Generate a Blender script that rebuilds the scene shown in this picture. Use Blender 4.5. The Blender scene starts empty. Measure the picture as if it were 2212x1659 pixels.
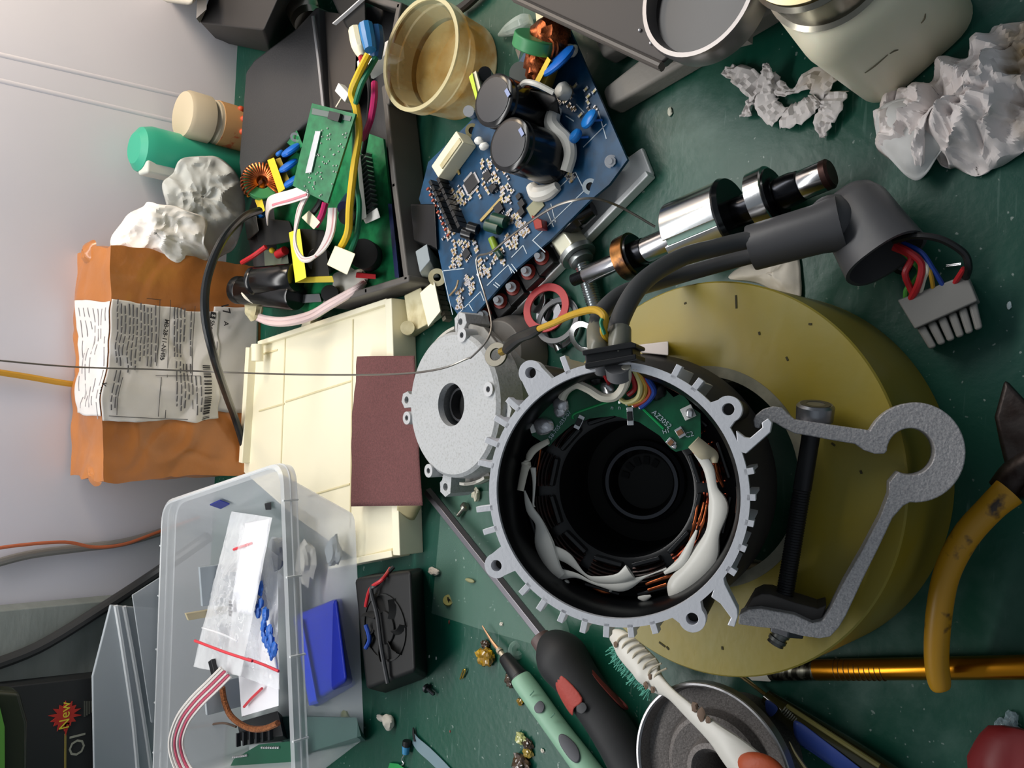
import bpy, math, random
import numpy as np
from mathutils import Vector, Matrix, noise
from mathutils.geometry import tessellate_polygon

# ------------------------------------------------------------------ camera, world, lights, exposure
S = 0.01                                  # all modelling below is in centimetres
IMG_F, TILT, ROLL, EYE = 1850.0, math.radians(47), math.radians(3), 34.0
FWD = np.array([0, math.cos(TILT), -math.sin(TILT)]); UP = np.array([0, math.sin(TILT), math.cos(TILT)])
RGT = np.array([1.0, 0, 0]); EYEP = np.array([0, 0, EYE])
CR, SR = math.cos(ROLL), math.sin(ROLL)
sc = bpy.context.scene; COL = sc.collection
cam = bpy.data.objects.new('camera', bpy.data.cameras.new('camera')); COL.objects.link(cam)
cx_, cy_, cz_ = -UP * CR + RGT * SR, UP * SR + RGT * CR, -FWD
M = Matrix.Identity(4)
for i in range(3):
    M[i][0], M[i][1], M[i][2] = cx_[i], cy_[i], cz_[i]
M[2][3] = EYE * S
cam.matrix_world = M
cam.data.sensor_width = 36; cam.data.lens = IMG_F / 2212 * 36
cam.data.clip_start = 0.01; cam.data.clip_end = 20
sc.camera = cam
wd = bpy.data.worlds.new('world'); sc.world = wd; wd.use_nodes = True
wd.node_tree.nodes['Background'].inputs[0].default_value = (0.80, 0.90, 1.0, 1)
wd.node_tree.nodes['Background'].inputs[1].default_value = 0.20
sc.view_settings.view_transform = 'Standard'; sc.view_settings.look = 'None'
sc.view_settings.exposure = 0.0; sc.view_settings.gamma = 1.0; sc.view_settings.use_curve_mapping = False

def area(name, loc, tgt, sx, sy, power, colr):
    l = bpy.data.lights.new(name, 'AREA'); l.shape = 'RECTANGLE'; l.size = sx; l.size_y = sy
    l.energy = power; l.color = colr
    o = bpy.data.objects.new(name, l); COL.objects.link(o); o.location = loc
    d = Vector(tgt) - Vector(loc); o.rotation_euler = d.to_track_quat('-Z', 'Y').to_euler()
    return o
area('tube_light', (0.06, 0.50, 0.52), (0.03, 0.36, 0), 1.2, 0.07, 4.4, (1.0, 0.99, 0.97))
area('desk_lamp_light', (0.40, 0.50, 0.36), (0.34, 0.64, 0.18), 0.14, 0.10, 1.3, (1.0, 0.80, 0.58))
area('room_light', (-0.6, -0.5, 1.4), (0, 0.3, 0), 1.2, 1.2, 0.8, (0.85, 0.93, 1.0))

# ------------------------------------------------------------------ photo geometry
def ray(px, py):
    dx, dy = px - 1106.0, py - 829.5
    v = (dx * CR + dy * SR) / IMG_F; u = (dx * SR - dy * CR) / IMG_F
    return FWD + u * RGT - v * UP
def P(px, py, z=0.0):
    d = ray(px, py); return EYEP + d * ((z - EYE) / d[2])
def W(px, py, Y):
    d = ray(px, py); return EYEP + d * (Y / d[1])
def D(px, py, dep):
    return EYEP + ray(px, py) * dep
def depth(p): return float((np.array(p) - EYEP) @ FWD)

def nrm(v):
    v = np.array(v, float); return v / (np.linalg.norm(v) + 1e-12)
class Fr:
    """an orthonormal frame: o + x,y,z"""
    def __init__(s, o, z, x):
        s.o = np.array(o, float); s.z = nrm(z); x = np.array(x, float)
        s.x = nrm(x - s.z * (x @ s.z)); s.y = np.cross(s.z, s.x)
    def __call__(s, p): return s.o + s.x * p[0] + s.y * p[1] + s.z * p[2]
    def U(s, px, py, h=0.0):                 # a pixel on the plane at height h -> world
        d = ray(px, py); q = s.o + s.z * h
        return EYEP + d * (((q - EYEP) @ s.z) / (d @ s.z))
    def L(s, px, py, h=0.0):                 # the same in frame coordinates
        w = s.U(px, py, h) - s.o; return np.array([w @ s.x, w @ s.y, w @ s.z])
    def loc(s, w):
        w = np.array(w) - s.o; return np.array([w @ s.x, w @ s.y, w @ s.z])
    def mat(s, at=None):
        at = s.o if at is None else at
        m = Matrix.Identity(4)
        for i in range(3): m[i][0], m[i][1], m[i][2], m[i][3] = s.x[i], s.y[i], s.z[i], at[i] * S
        return m
TABLE = Fr((0, 0, 0), (0, 0, 1), (1, 0, 0))

def cr(pts, sub=6, closed=False):
    pts = [np.array(p, float) for p in pts]; n = len(pts)
    if n < 3: return pts
    out = []
    rng = range(n) if closed else range(n - 1)
    for i in rng:
        if closed: a, b, c, d = pts[i - 1], pts[i], pts[(i + 1) % n], pts[(i + 2) % n]
        else: a, b, c, d = pts[max(i - 1, 0)], pts[i], pts[i + 1], pts[min(i + 2, n - 1)]
        for k in range(sub):
            t = k / sub
            out.append(0.5 * ((2 * b) + (c - a) * t + (2 * a - 5 * b + 4 * c - d) * t * t + (3 * b - a - 3 * c + d) * t ** 3))
    if not closed: out.append(pts[-1])
    return out

class MB:
    def __init__(s, f=None): s.v = []; s.fc = []; s.f = f
    def add(s, pts, faces):
        b = len(s.v)
        s.v += [(s.f(p) if s.f else np.array(p, float)) for p in pts]
        s.fc += [[i + b for i in f] for f in faces]; return s
    def box(s, c, d, rz=0.0, tz=None):
        x, y, z = d[0] / 2, d[1] / 2, d[2] / 2; ca, sa = math.cos(rz), math.sin(rz)
        pts = []
        for k in (-1, 1):
            for i, j in ((-1, -1), (1, -1), (1, 1), (-1, 1)):
                t = tz if (tz and k > 0) else 1.0
                a, b = i * x * t, j * y * t
                pts.append((c[0] + a * ca - b * sa, c[1] + a * sa + b * ca, c[2] + k * z))
        return s.add(pts, [(3, 2, 1, 0), (4, 5, 6, 7), (0, 1, 5, 4), (1, 2, 6, 5), (2, 3, 7, 6), (3, 0, 4, 7)])
    def hexa(s, bot, top):
        n = len(bot); pts = list(bot) + list(top)
        fs = [tuple(range(n))[::-1], tuple(range(n, 2 * n))]
        fs += [(i, (i + 1) % n, n + (i + 1) % n, n + i) for i in range(n)]
        return s.add(pts, fs)
    def frame_of(s, a):
        a = nrm(a); t = np.array([0, 0, 1.0]) if abs(a[2]) < 0.9 else np.array([1.0, 0, 0])
        x = nrm(np.cross(t, a)); return x, np.cross(a, x)
    def cyl(s, p0, p1, r0, r1=None, n=24, cap=True):
        r1 = r0 if r1 is None else r1
        return s.rev(p0, p1, [(0, r0), (1, r1)], n, cap)
    def rev(s, p0, p1, prof, n=32, cap=True):
        """surface of revolution: prof = [(t along p0->p1 (0..1), radius)]"""
        p0 = np.array(p0, float); p1 = np.array(p1, float); x, y = s.frame_of(p1 - p0)
        pts = []; m = len(prof)
        for t, r in prof:
            c = p0 + (p1 - p0) * t
            for k in range(n):
                a = 2 * math.pi * k / n; pts.append(c + (x * math.cos(a) + y * math.sin(a)) * r)
        fs = [(i * n + k, i * n + (k + 1) % n, (i + 1) * n + (k + 1) % n, (i + 1) * n + k) for i in range(m - 1) for k in range(n)]
        if cap:
            fs.append(tuple(range(n))[::-1]); fs.append(tuple(range((m - 1) * n, m * n)))
        return s.add(pts, fs)
    def ringrev(s, p0, p1, prof, n=48):
        """closed profile (t, r) revolved: a solid ring"""
        p0 = np.array(p0, float); p1 = np.array(p1, float); x, y = s.frame_of(p1 - p0)
        pts = []; m = len(prof)
        for t, r in prof:
            c = p0 + (p1 - p0) * t
            for k in range(n):
                a = 2 * math.pi * k / n; pts.append(c + (x * math.cos(a) + y * math.sin(a)) * r)
        fs = [(i * n + k, i * n + (k + 1) % n, ((i + 1) % m) * n + (k + 1) % n, ((i + 1) % m) * n + k) for i in range(m) for k in range(n)]
        return s.add(pts, fs)
    def ring(s, p0, p1, ri, ro, n=40): return s.ringrev(p0, p1, [(0, ri), (0, ro), (1, ro), (1, ri)], n)
    def tube(s, pts, r, n=10, sub=6, closed=False, smooth=True, sq=1.0, sidev=None):
        rr = r if isinstance(r, (list, tuple)) else None
        if smooth and len(pts) > 2:
            if rr: 
                q = cr([np.append(np.array(p, float), w) for p, w in zip(pts, rr)], sub, closed)
                rad = [max(float(p[3]), 1e-4) for p in q]; q = [p[:3] for p in q]
            else:
                q = cr(pts, sub, closed); rad = [r] * len(q)
        else:
            q = [np.array(p, float) for p in pts]; rad = list(rr) if rr else [r] * len(q)
        m = len(q); X = None; V = []
        for i in range(m):
            a = q[(i + 1) % m] - q[i - 1] if closed else q[min(i + 1, m - 1)] - q[max(i - 1, 0)]
            a = nrm(a)
            if sidev is not None: X = nrm(np.array(sidev, float) - a * (a @ np.array(sidev, float)))
            elif X is None: X = s.frame_of(a)[0]
            else: X = nrm(X - a * (X @ a))
            Y = np.cross(a, X)
            for k in range(n):
                t = 2 * math.pi * (k + 0.5) / n; V.append(q[i] + (X * math.cos(t) + Y * math.sin(t) * sq) * rad[i])
        fs = []
        for i in range(m if closed else m - 1):
            j = (i + 1) % m
            fs += [(i * n + k, i * n + (k + 1) % n, j * n + (k + 1) % n, j * n + k) for k in range(n)]
        if not closed: fs += [tuple(range(n))[::-1], tuple(range((m - 1) * n, m * n))]
        return s.add(V, fs)
    def strip(s, pts, w, t, side=(0, 0, 1), sub=5):
        """flat ribbon w wide along 'side', t thick"""
        q = cr(pts, sub); V = []; m = len(q)
        for i in range(m):
            a = nrm(q[min(i + 1, m - 1)] - q[max(i - 1, 0)])
            sd = np.array(side[i * len(side) // m] if isinstance(side, list) else side, float)
            X = nrm(sd - a * (sd @ a)); Y = np.cross(a, X)
            for c, e in ((-1, -1), (1, -1), (1, 1), (-1, 1)): V.append(q[i] + X * w / 2 * c + Y * t / 2 * e)
        fs = [(i * 4 + k, i * 4 + (k + 1) % 4, i * 4 + 4 + (k + 1) % 4, i * 4 + 4 + k) for i in range(m - 1) for k in range(4)]
        fs += [(3, 2, 1, 0), tuple(range(4 * m - 4, 4 * m))]
        return s.add(V, fs)
    def prism(s, poly, z0, z1, holes=()):
        """2D polygon(s) in the current frame extruded z0..z1"""
        loops = [list(poly)] + [list(h) for h in holes]
        def area2(l): return sum(l[i][0] * l[(i + 1) % len(l)][1] - l[(i + 1) % len(l)][0] * l[i][1] for i in range(len(l)))
        if area2(loops[0]) < 0: loops[0].reverse()
        for h in loops[1:]:
            if area2(h) > 0: h.reverse()
        if len(loops) == 1:
            l = loops[0]; n = len(l)
            return s.add([(p[0], p[1], z0) for p in l] + [(p[0], p[1], z1) for p in l], [tuple(range(n))[::-1], tuple(range(n, 2 * n))] + [(i, (i + 1) % n, n + (i + 1) % n, n + i) for i in range(n)])
        tris = tessellate_polygon([[Vector((p[0], p[1], 0)) for p in l] for l in loops])
        flat = [p for l in loops for p in l]; N = len(flat)
        pts = [(p[0], p[1], z0) for p in flat] + [(p[0], p[1], z1) for p in flat]
        fs = []
        for t in tris:
            a, b, c = [flat[i] for i in t]
            cr2 = (b[0] - a[0]) * (c[1] - a[1]) - (b[1] - a[1]) * (c[0] - a[0])
            t = tuple(t) if cr2 > 0 else tuple(t)[::-1]
            fs.append(tuple(i + N for i in t)); fs.append(t[::-1])
        b = 0
        for l in loops:
            n = len(l)
            for i in range(n):
                j = (i + 1) % n; fs.append((b + i, b + j, N + b + j, N + b + i))
            b += n
        return s.add(pts, fs)
    def ball(s, c, r, n=12, m=8, sx=(1, 1, 1)):
        pts = [(c[0], c[1], c[2] + r * sx[2])]
        for i in range(1, m):
            ph = math.pi * i / m
            for k in range(n):
                a = 2 * math.pi * k / n
                pts.append((c[0] + r * sx[0] * math.sin(ph) * math.cos(a), c[1] + r * sx[1] * math.sin(ph) * math.sin(a), c[2] + r * sx[2] * math.cos(ph)))
        pts.append((c[0], c[1], c[2] - r * sx[2])); L = len(pts) - 1
        fs = [(0, 1 + k, 1 + (k + 1) % n) for k in range(n)]
        fs += [(1 + i * n + k, 1 + (i + 1) * n + k, 1 + (i + 1) * n + (k + 1) % n, 1 + i * n + (k + 1) % n) for i in range(m - 2) for k in range(n)]
        fs += [(L, 1 + (m - 2) * n + (k + 1) % n, 1 + (m - 2) * n + k) for k in range(n)]
        return s.add(pts, fs)
    def blob(s, c, r, seed=0, amp=0.3, fq=1.5, sx=(1, 1, 1), n=20, m=12):
        b = len(s.v); f, s.f = s.f, None
        s.ball((0, 0, 0), 1, n, m)
        for i in range(b, len(s.v)):
            p = s.v[i]; k = 1 + amp * noise.noise(Vector(p * fq) + Vector((seed * 7.3, seed, 0)))
            q = np.array([p[0] * sx[0], p[1] * sx[1], p[2] * sx[2]]) * r * k + np.array(c)
            s.v[i] = f(q) if f else q
        s.f = f; return s
    def grid(s, fn, nu, nv):
        pts = [fn(i / nu, j / nv) for i in range(nu + 1) for j in range(nv + 1)]
        fs = [(i * (nv + 1) + j, (i + 1) * (nv + 1) + j, (i + 1) * (nv + 1) + j + 1, i * (nv + 1) + j + 1) for i in range(nu) for j in range(nv)]
        return s.add(pts, fs)
    def crumple(s, outline, h=1.0, seed=0, K=14, N=90, fq=0.8, amp=0.7, base=0.05, bulge=1.0, dirv=None):
        """a crumpled sheet over a star-shaped world outline (list of 3D points)"""
        out = cr(outline, 12, True); out = [out[int(i * len(out) / N)] for i in range(N)]
        c = sum(out) / N; dv = np.array([0, 0, 1.0]) if dirv is None else nrm(dirv); pts = [c + dv * h * bulge]
        def rid(p, f): return 1 - abs(noise.noise(Vector(p) * f + Vector((seed * 3.1, seed * 1.7, 0)))) * 2.2
        for k in range(1, K + 1):
            t = k / K
            for j in range(N):
                q = c + (out[j] - c) * t
                e = h * bulge * (1 - t ** 2.5) + amp * h * (rid(q, fq) * 0.6 + rid(q, fq * 2.3) * 0.35 + rid(q, fq * 5) * 0.12 - 0.3) * (1 - 0.55 * t)
                w = 0.25 * amp * h * noise.noise(Vector(q) * fq * 2 + Vector((9, seed, 3)))
                z_ = (max(e, base) if dirv is None else e) if t < 1 else base + 0.25 * h * max(0, noise.noise(Vector(q) * fq * 1.5))
                pts.append(q + np.array([w, w * 0.7, 0]) + dv * z_)
        fs = [(0, 1 + j, 1 + (j + 1) % N) for j in range(N)]
        fs += [(1 + (k - 1) * N + j, 1 + k * N + j, 1 + k * N + (j + 1) % N, 1 + (k - 1) * N + (j + 1) % N) for k in range(1, K) for j in range(N)]
        return s.add(pts, fs)

# ------------------------------------------------------------------ materials
def hexc(h):
    h = h.lstrip('#'); out = []
    for i in (0, 2, 4):
        c = int(h[i:i + 2], 16) / 255; out.append(c / 12.92 if c <= 0.04045 else ((c + 0.055) / 1.055) ** 2.4)
    return tuple(out) + (1.0,)
MATS = {}
def mat(name, col, rough=0.5, metal=0.0, col2=None, vs=60, thr=(0.4, 0.65), bump=0.0, bs=200, coat=0.0, alpha=1.0, trans=0.0, emit=0.0, stretch=None, spec=0.5, ior=1.45, det=4, sss=0.0):
    if name in MATS: return MATS[name]
    m = bpy.data.materials.new(name); m.use_nodes = True; nt = m.node_tree; b = nt.nodes['Principled BSDF']
    b.inputs['Base Color'].default_value = hexc(col); b.inputs['Roughness'].default_value = rough
    b.inputs['Metallic'].default_value = metal; b.inputs['Coat Weight'].default_value = coat
    b.inputs['Specular IOR Level'].default_value = spec; b.inputs['IOR'].default_value = ior
    b.inputs['Transmission Weight'].default_value = trans; b.inputs['Alpha'].default_value = alpha
    if sss: b.inputs['Subsurface Weight'].default_value = sss; b.inputs['Subsurface Scale'].default_value = 0.005
    if emit: b.inputs['Emission Color'].default_value = hexc(col); b.inputs['Emission Strength'].default_value = emit
    tc = nt.nodes.new('ShaderNodeTexCoord'); src = tc.outputs['Object']
    if stretch:
        mp = nt.nodes.new('ShaderNodeMapping'); mp.inputs['Scale'].default_value = stretch
        nt.links.new(src, mp.inputs['Vector']); src = mp.outputs['Vector']
    if col2:
        n = nt.nodes.new('ShaderNodeTexNoise'); n.inputs['Scale'].default_value = vs; n.inputs['Detail'].default_value = det
        r = nt.nodes.new('ShaderNodeValToRGB'); nt.links.new(src, n.inputs['Vector']); nt.links.new(n.outputs['Fac'], r.inputs['Fac'])
        r.color_ramp.elements[0].position, r.color_ramp.elements[1].position = thr
        r.color_ramp.elements[0].color = hexc(col); r.color_ramp.elements[1].color = hexc(col2)
        nt.links.new(r.outputs['Color'], b.inputs['Base Color'])
    if bump:
        n = nt.nodes.new('ShaderNodeTexNoise'); n.inputs['Scale'].default_value = bs; n.inputs['Detail'].default_value = 5
        k = nt.nodes.new('ShaderNodeBump'); k.inputs['Strength'].default_value = bump; k.inputs['Distance'].default_value = 0.0006
        nt.links.new(src, n.inputs['Vector']); nt.links.new(n.outputs['Fac'], k.inputs['Height']); nt.links.new(k.outputs['Normal'], b.inputs['Normal'])
    MATS[name] = m; return m
def clear(name, col, op=0.3, rough=0.15, bump=0.0, bs=100, col2=None, vs=60, thr=(0.4, 0.6), edge=0.5):
    """thin see-through plastic: transparent shell with a milky, shiny surface, denser at grazing angles"""
    if name in MATS: return MATS[name]
    m = mat(name, col, rough, col2=col2, vs=vs, thr=thr, bump=bump, bs=bs); nt = m.node_tree
    b = nt.nodes['Principled BSDF']; o = [n for n in nt.nodes if n.type == 'OUTPUT_MATERIAL'][0]
    tr = nt.nodes.new('ShaderNodeBsdfTransparent'); mx = nt.nodes.new('ShaderNodeMixShader')
    lw = nt.nodes.new('ShaderNodeLayerWeight'); lw.inputs['Blend'].default_value = 0.35
    mr = nt.nodes.new('ShaderNodeMapRange'); mr.inputs['To Min'].default_value = op; mr.inputs['To Max'].default_value = min(1, op + edge)
    nt.links.new(lw.outputs['Facing'], mr.inputs['Value']); nt.links.new(mr.outputs['Result'], mx.inputs[0])
    nt.links.new(tr.outputs[0], mx.inputs[1]); nt.links.new(b.outputs[0], mx.inputs[2]); nt.links.new(mx.outputs[0], o.inputs['Surface'])
    return m

# ------------------------------------------------------------------ objects
def tag(o, label=None, cat=None, group=None, kind=None):
    if label: o['label'] = label
    if cat: o['category'] = cat
    if group: o['group'] = group
    if kind: o['kind'] = kind
    return o
ORIG = {}
def build(name, mb, m, parent=None, org=None, bev=0.0, sol=0.0, sharp=35, flat=False, seg=2, label=None, kind=None):
    """one mesh object; vertices are world centimetres"""
    top = parent is None
    if top: o0 = np.array(org, float) if org is not None else (np.min(mb.v, axis=0) + np.max(mb.v, axis=0)) / 2 * np.array([1, 1, 0]) + np.array([0, 0, 1]) * np.min(mb.v, axis=0)[2]
    else: o0 = ORIG[parent.name]
    me = bpy.data.meshes.new(name); me.from_pydata([tuple((np.array(v) - o0) * S) for v in mb.v], [], mb.fc)
    me.materials.append(m); me.validate()
    import bmesh
    bm = bmesh.new(); bm.from_mesh(me); bmesh.ops.recalc_face_normals(bm, faces=bm.faces[:]); bm.to_mesh(me); bm.free()
    if not flat:
        me.shade_smooth(); me.set_sharp_from_angle(angle=math.radians(sharp))
    o = bpy.data.objects.new(name, me); COL.objects.link(o)
    if top: o.location = o0 * S
    else: o.parent = parent
    ORIG[o.name] = o0
    if sol:
        k = o.modifiers.new('solid', 'SOLIDIFY'); k.thickness = sol * S; k.offset = 0
    if bev:
        k = o.modifiers.new('bevel', 'BEVEL'); k.width = bev * S; k.segments = seg; k.limit_method = 'ANGLE'; k.angle_limit = math.radians(40)
        k.harden_normals = True
    if label: o['label'] = label
    if kind: o['kind'] = kind
    return o
def thing(name, label, cat, org, group=None):
    o = bpy.data.objects.new(name, None); COL.objects.link(o); o.empty_display_size = 0.01
    o.location = np.array(org, float) * S; ORIG[o.name] = np.array(org, float)
    return tag(o, label, cat, group)
def solo(name, mb, m, label, cat, group=None, kind=None, **k):
    o = build(name, mb, m, **k); return tag(o, label, cat, group, kind)
def dup(root, loc=None, rz=None, label=None, group=None, parent=None):
    def cp(o, par):
        c = o.copy(); COL.objects.link(c)
        if par is not None: c.parent = par
        for ch in list(o.children): cp(ch, c)
        return c
    r = cp(root, parent)
    if loc is not None: r.location = np.array(loc, float) * S
    if rz is not None: r.rotation_euler = (0, 0, rz)
    if label: r['label'] = label
    if group: r['group'] = group
    return r
def writing(txt, fr, at, size, m, parent, name='lettering', ang=0.0, h=0.01, align='CENTER', sx=1.0, bold=0.0):
    """raised lettering on plane fr at local (x,y), turned by ang; converted to a mesh"""
    cu = bpy.data.curves.new('t', 'FONT'); cu.body = txt; cu.size = size * S; cu.extrude = 0.003 * S; cu.align_x = align; cu.align_y = 'CENTER'
    cu.resolution_u = 2; cu.offset = bold * S
    t = bpy.data.objects.new('t', cu); me = bpy.data.meshes.new_from_object(t)
    bpy.data.objects.remove(t); bpy.data.curves.remove(cu)
    ca, sa = math.cos(ang), math.sin(ang)
    o0 = ORIG[parent.name]
    for v in me.vertices:
        x, y, z = v.co[0] / S * sx, v.co[1] / S, v.co[2] / S
        w = fr((at[0] + x * ca - y * sa, at[1] + x * sa + y * ca, h + z)) - o0
        v.co = Vector(w * S)
    me.name = name; me.materials.clear(); me.materials.append(m)
    o = bpy.data.objects.new(name, me); COL.objects.link(o); o.parent = parent; ORIG[o.name] = o0
    return o
def px(l, z=0.0): return [P(a, b, z) for a, b in l]
def pxl(l, fr, h=0.0): return [tuple(fr.L(a, b, h)[:2]) for a, b in l]
def circ(c, r, n=24, a0=0, a1=2 * math.pi, r2=None):
    full = abs(a1 - a0 - 2 * math.pi) < 1e-6
    return [(c[0] + r * math.cos(a0 + (a1 - a0) * k / (n if full else n - 1)), c[1] + (r2 or r) * math.sin(a0 + (a1 - a0) * k / (n if full else n - 1))) for k in range(n)]
def rquad(c, r, n=6):
    """rounded loop through 3D corners"""
    out = []; N = len(c); c = [np.array(p, float) for p in c]
    for i in range(N):
        a, b, d = c[i - 1], c[i], c[(i + 1) % N]
        p = b + nrm(a - b) * r; q = b + nrm(d - b) * r
        for k in range(n + 1):
            t = k / n; out.append(p * (1 - t) ** 2 + b * 2 * t * (1 - t) + q * t * t)
    return out
def loft(mb, loops, cap0=False, cap1=False, closed=True):
    n = len(loops[0]); pts = [p for l in loops for p in l]
    fs = [(i * n + k, i * n + (k + 1) % n, (i + 1) * n + (k + 1) % n, (i + 1) * n + k) for i in range(len(loops) - 1) for k in range(n if closed else n - 1)]
    if cap0: fs.append(tuple(range(n))[::-1])
    if cap1: fs.append(tuple(range((len(loops) - 1) * n, len(loops) * n)))
    return mb.add(pts, fs)

# shared materials
ALU = mat('machined_aluminium', '#e2e3e8', 0.45, 0.35, bump=0.15, bs=900)
CAST = mat('cast_grey', '#a6a7a8', 0.62, 0.35, '#8f8f8e', 1500, bump=0.5, bs=700)
CASTD = mat('cast_dark', '#6d6b69', 0.6, 0.4, '#4e4c4b', 200, bump=0.5, bs=700)
STEEL = mat('polished_steel', '#c9cacc', 0.16, 1.0)
STEELD = mat('dark_steel', '#55565a', 0.35, 0.9)
BLACK = mat('black_plastic', '#17181a', 0.42)
BLACKM = mat('matte_black', '#101112', 0.75)
BLACKG = mat('gloss_black', '#0e0f11', 0.2)
IVORY = mat('ivory_plastic', '#ece6c8', 0.4)
IVORYD = mat('aged_ivory', '#cfc7a4', 0.5, col2='#b9ae86', vs=120)
WHITEP = mat('white_plastic', '#e6e6e2', 0.4)
COPPER = mat('copper_wire', '#b5633a', 0.32, 0.9, '#7c3d22', 300)
SOLDER = mat('solder', '#d5d5d8', 0.25, 0.8)
BLUEC = mat('blue_ceramic', '#1668c8', 0.32)
YELC = mat('yellow_box', '#e8c62c', 0.4)
GLUE = mat('white_silicone', '#dcdad2', 0.35, bump=0.2, bs=120)
PCBG = mat('green_board', '#1c7a4a', 0.35, col2='#12603a', vs=160)
PCBB = mat('blue_board', '#0e4468', 0.38, col2='#0a3450', vs=120)
SILK = mat('silkscreen', '#b9c6cf', 0.6)
GOLDP = mat('tinned_pad', '#b3a77c', 0.4, 0.5)
REDW = mat('red_wire', '#b3242c', 0.4)
YELW = mat('yellow_wire', '#d8b420', 0.4)
GRNW = mat('green_wire', '#0d6b4a', 0.4)
BLKW = mat('black_wire', '#141517', 0.4)
WHTW = mat('white_wire', '#d8d2c2', 0.4)
BLUW = mat('blue_wire', '#1b3f94', 0.4)
PINKW = mat('pale_pink_wire', '#d9c3c2', 0.4)
GREYR = mat('grey_rubber', '#55565a', 0.5, bump=0.1, bs=400)
BRASS = mat('brass', '#b89b4a', 0.35, 0.9)
# ------------------------------------------------------------------ the setting
WY = P(505, 250)[1]                                        # the wall's foot
wallm = mat('white_wall_panel', '#d4d2da', 0.45, bump=0.05, bs=60, col2='#cdccd6', vs=6)
b = MB(); b.box((0, WY + 1.5, 12), (190, 3, 64))
build('wall_back', b, wallm, kind='structure')
# two shallow raised seams on the wall panel
for i, (a, c) in enumerate((((0, 118), (490, 230)), ((8, 176), (402, 268)))):
    p, q = W(*a, WY), W(*c, WY); b = MB()
    d = nrm(q - p); p = p - d * 4
    b.tube([p + [0, .17, 0], q + d * 6 + [0, .17, 0]], 0.24, 16, smooth=False)
    build('trim_%d' % (i + 1), b, wallm, kind='structure', sharp=80)
matm = mat('green_cutting_mat', '#0b4a37', 0.42, col2='#114a3e', vs=9, thr=(0.35, 0.7), bump=0.25, bs=260, det=6)
# scratches and rubbed dusty patches on the mat
nt = matm.node_tree; bs_ = nt.nodes['Principled BSDF']; lk = nt.links
base_link = bs_.inputs['Base Color'].links[0].from_socket
tc = nt.nodes.new('ShaderNodeTexCoord')
def ntex(scale, det, stretch=(1, 1, 1), rot=0):
    mp = nt.nodes.new('ShaderNodeMapping'); mp.inputs['Scale'].default_value = stretch; mp.inputs['Rotation'].default_value = (0, 0, rot)
    n = nt.nodes.new('ShaderNodeTexNoise'); n.inputs['Scale'].default_value = scale; n.inputs['Detail'].default_value = det
    lk.new(tc.outputs['Object'], mp.inputs['Vector']); lk.new(mp.outputs['Vector'], n.inputs['Vector']); return n.outputs['Fac']
def ramp(s, a, b_):
    r = nt.nodes.new('ShaderNodeMapRange'); r.inputs['From Min'].default_value = a; r.inputs['From Max'].default_value = b_; lk.new(s, r.inputs['Value']); return r.outputs['Result']
def mul(a, b_):
    r = nt.nodes.new('ShaderNodeMath'); r.operation = 'MULTIPLY'; lk.new(a, r.inputs[0])
    if isinstance(b_, float): r.inputs[1].default_value = b_
    else: lk.new(b_, r.inputs[1])
    return r.outputs[0]
def mixc(base, fac, colr):
    mx = nt.nodes.new('ShaderNodeMix'); mx.data_type = 'RGBA'; lk.new(fac, mx.inputs['Factor']); lk.new(base, mx.inputs['A']); mx.inputs['B'].default_value = hexc(colr); return mx.outputs['Result']
scr = mul(ramp(ntex(40, 2, (1, 14, 1), 0.5), 0.66, 0.72), ramp(ntex(14, 2), 0.5, 0.62))
scr2 = mul(ramp(ntex(46, 2, (1, 16, 1), -0.9), 0.67, 0.72), ramp(ntex(11, 2, (1, 1, 1), 1.0), 0.48, 0.6))
speck = mul(ramp(ntex(420, 1), 0.73, 0.78), ramp(ntex(20, 2), 0.4, 0.6))
dust = mul(ramp(ntex(70, 6), 0.45, 0.75), mul(ramp(ntex(5.5, 2, (1, 1, 1), 2.0), 0.52, 0.72), 0.35))
out = mixc(base_link, dust, '#7f9a90'); out = mixc(out, mul(scr, 0.16), '#7c978e'); out = mixc(out, mul(scr2, 0.22), '#88a29a'); out = mixc(out, mul(speck, 0.6), '#a9b6af')
lk.new(out, bs_.inputs['Base Color'])
rg = nt.nodes.new('ShaderNodeMapRange'); rg.inputs['To Min'].default_value = 0.24; rg.inputs['To Max'].default_value = 0.5
lk.new(ntex(18, 5), rg.inputs['Value']); lk.new(rg.outputs['Result'], bs_.inputs['Roughness'])
b = MB(); b.box((0, WY / 2 - 20, -1.0), (190, WY + 40, 2.0))
tag(build('workbench_top', b, matm), 'green rubber-topped workbench running up to the white wall, covered in parts', 'workbench')
# grey slab leaning against the wall at its left end
slabm = mat('weathered_slab', '#8b918e', 0.7, col2='#6d7470', vs=14, thr=(0.3, 0.7), bump=0.4, bs=60, stretch=(1, 1, 3))
q = [W(0, 1306, WY - .2), W(400, 1270, WY - .2), W(400, 1440, WY - .2), W(0, 1490, WY - .2)]
up = nrm(q[0] - q[1]); b = MB()
q[0] = q[0] + up * 6; q[3] = q[3] + nrm(q[3] - q[2]) * 6
b.hexa([p + np.array([0, -1.6, 0]) for p in q], q)
solo('grey_slab', b, slabm, 'weathered grey slab leaning on the white wall behind the clear container', 'slab', bev=.12)
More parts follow.
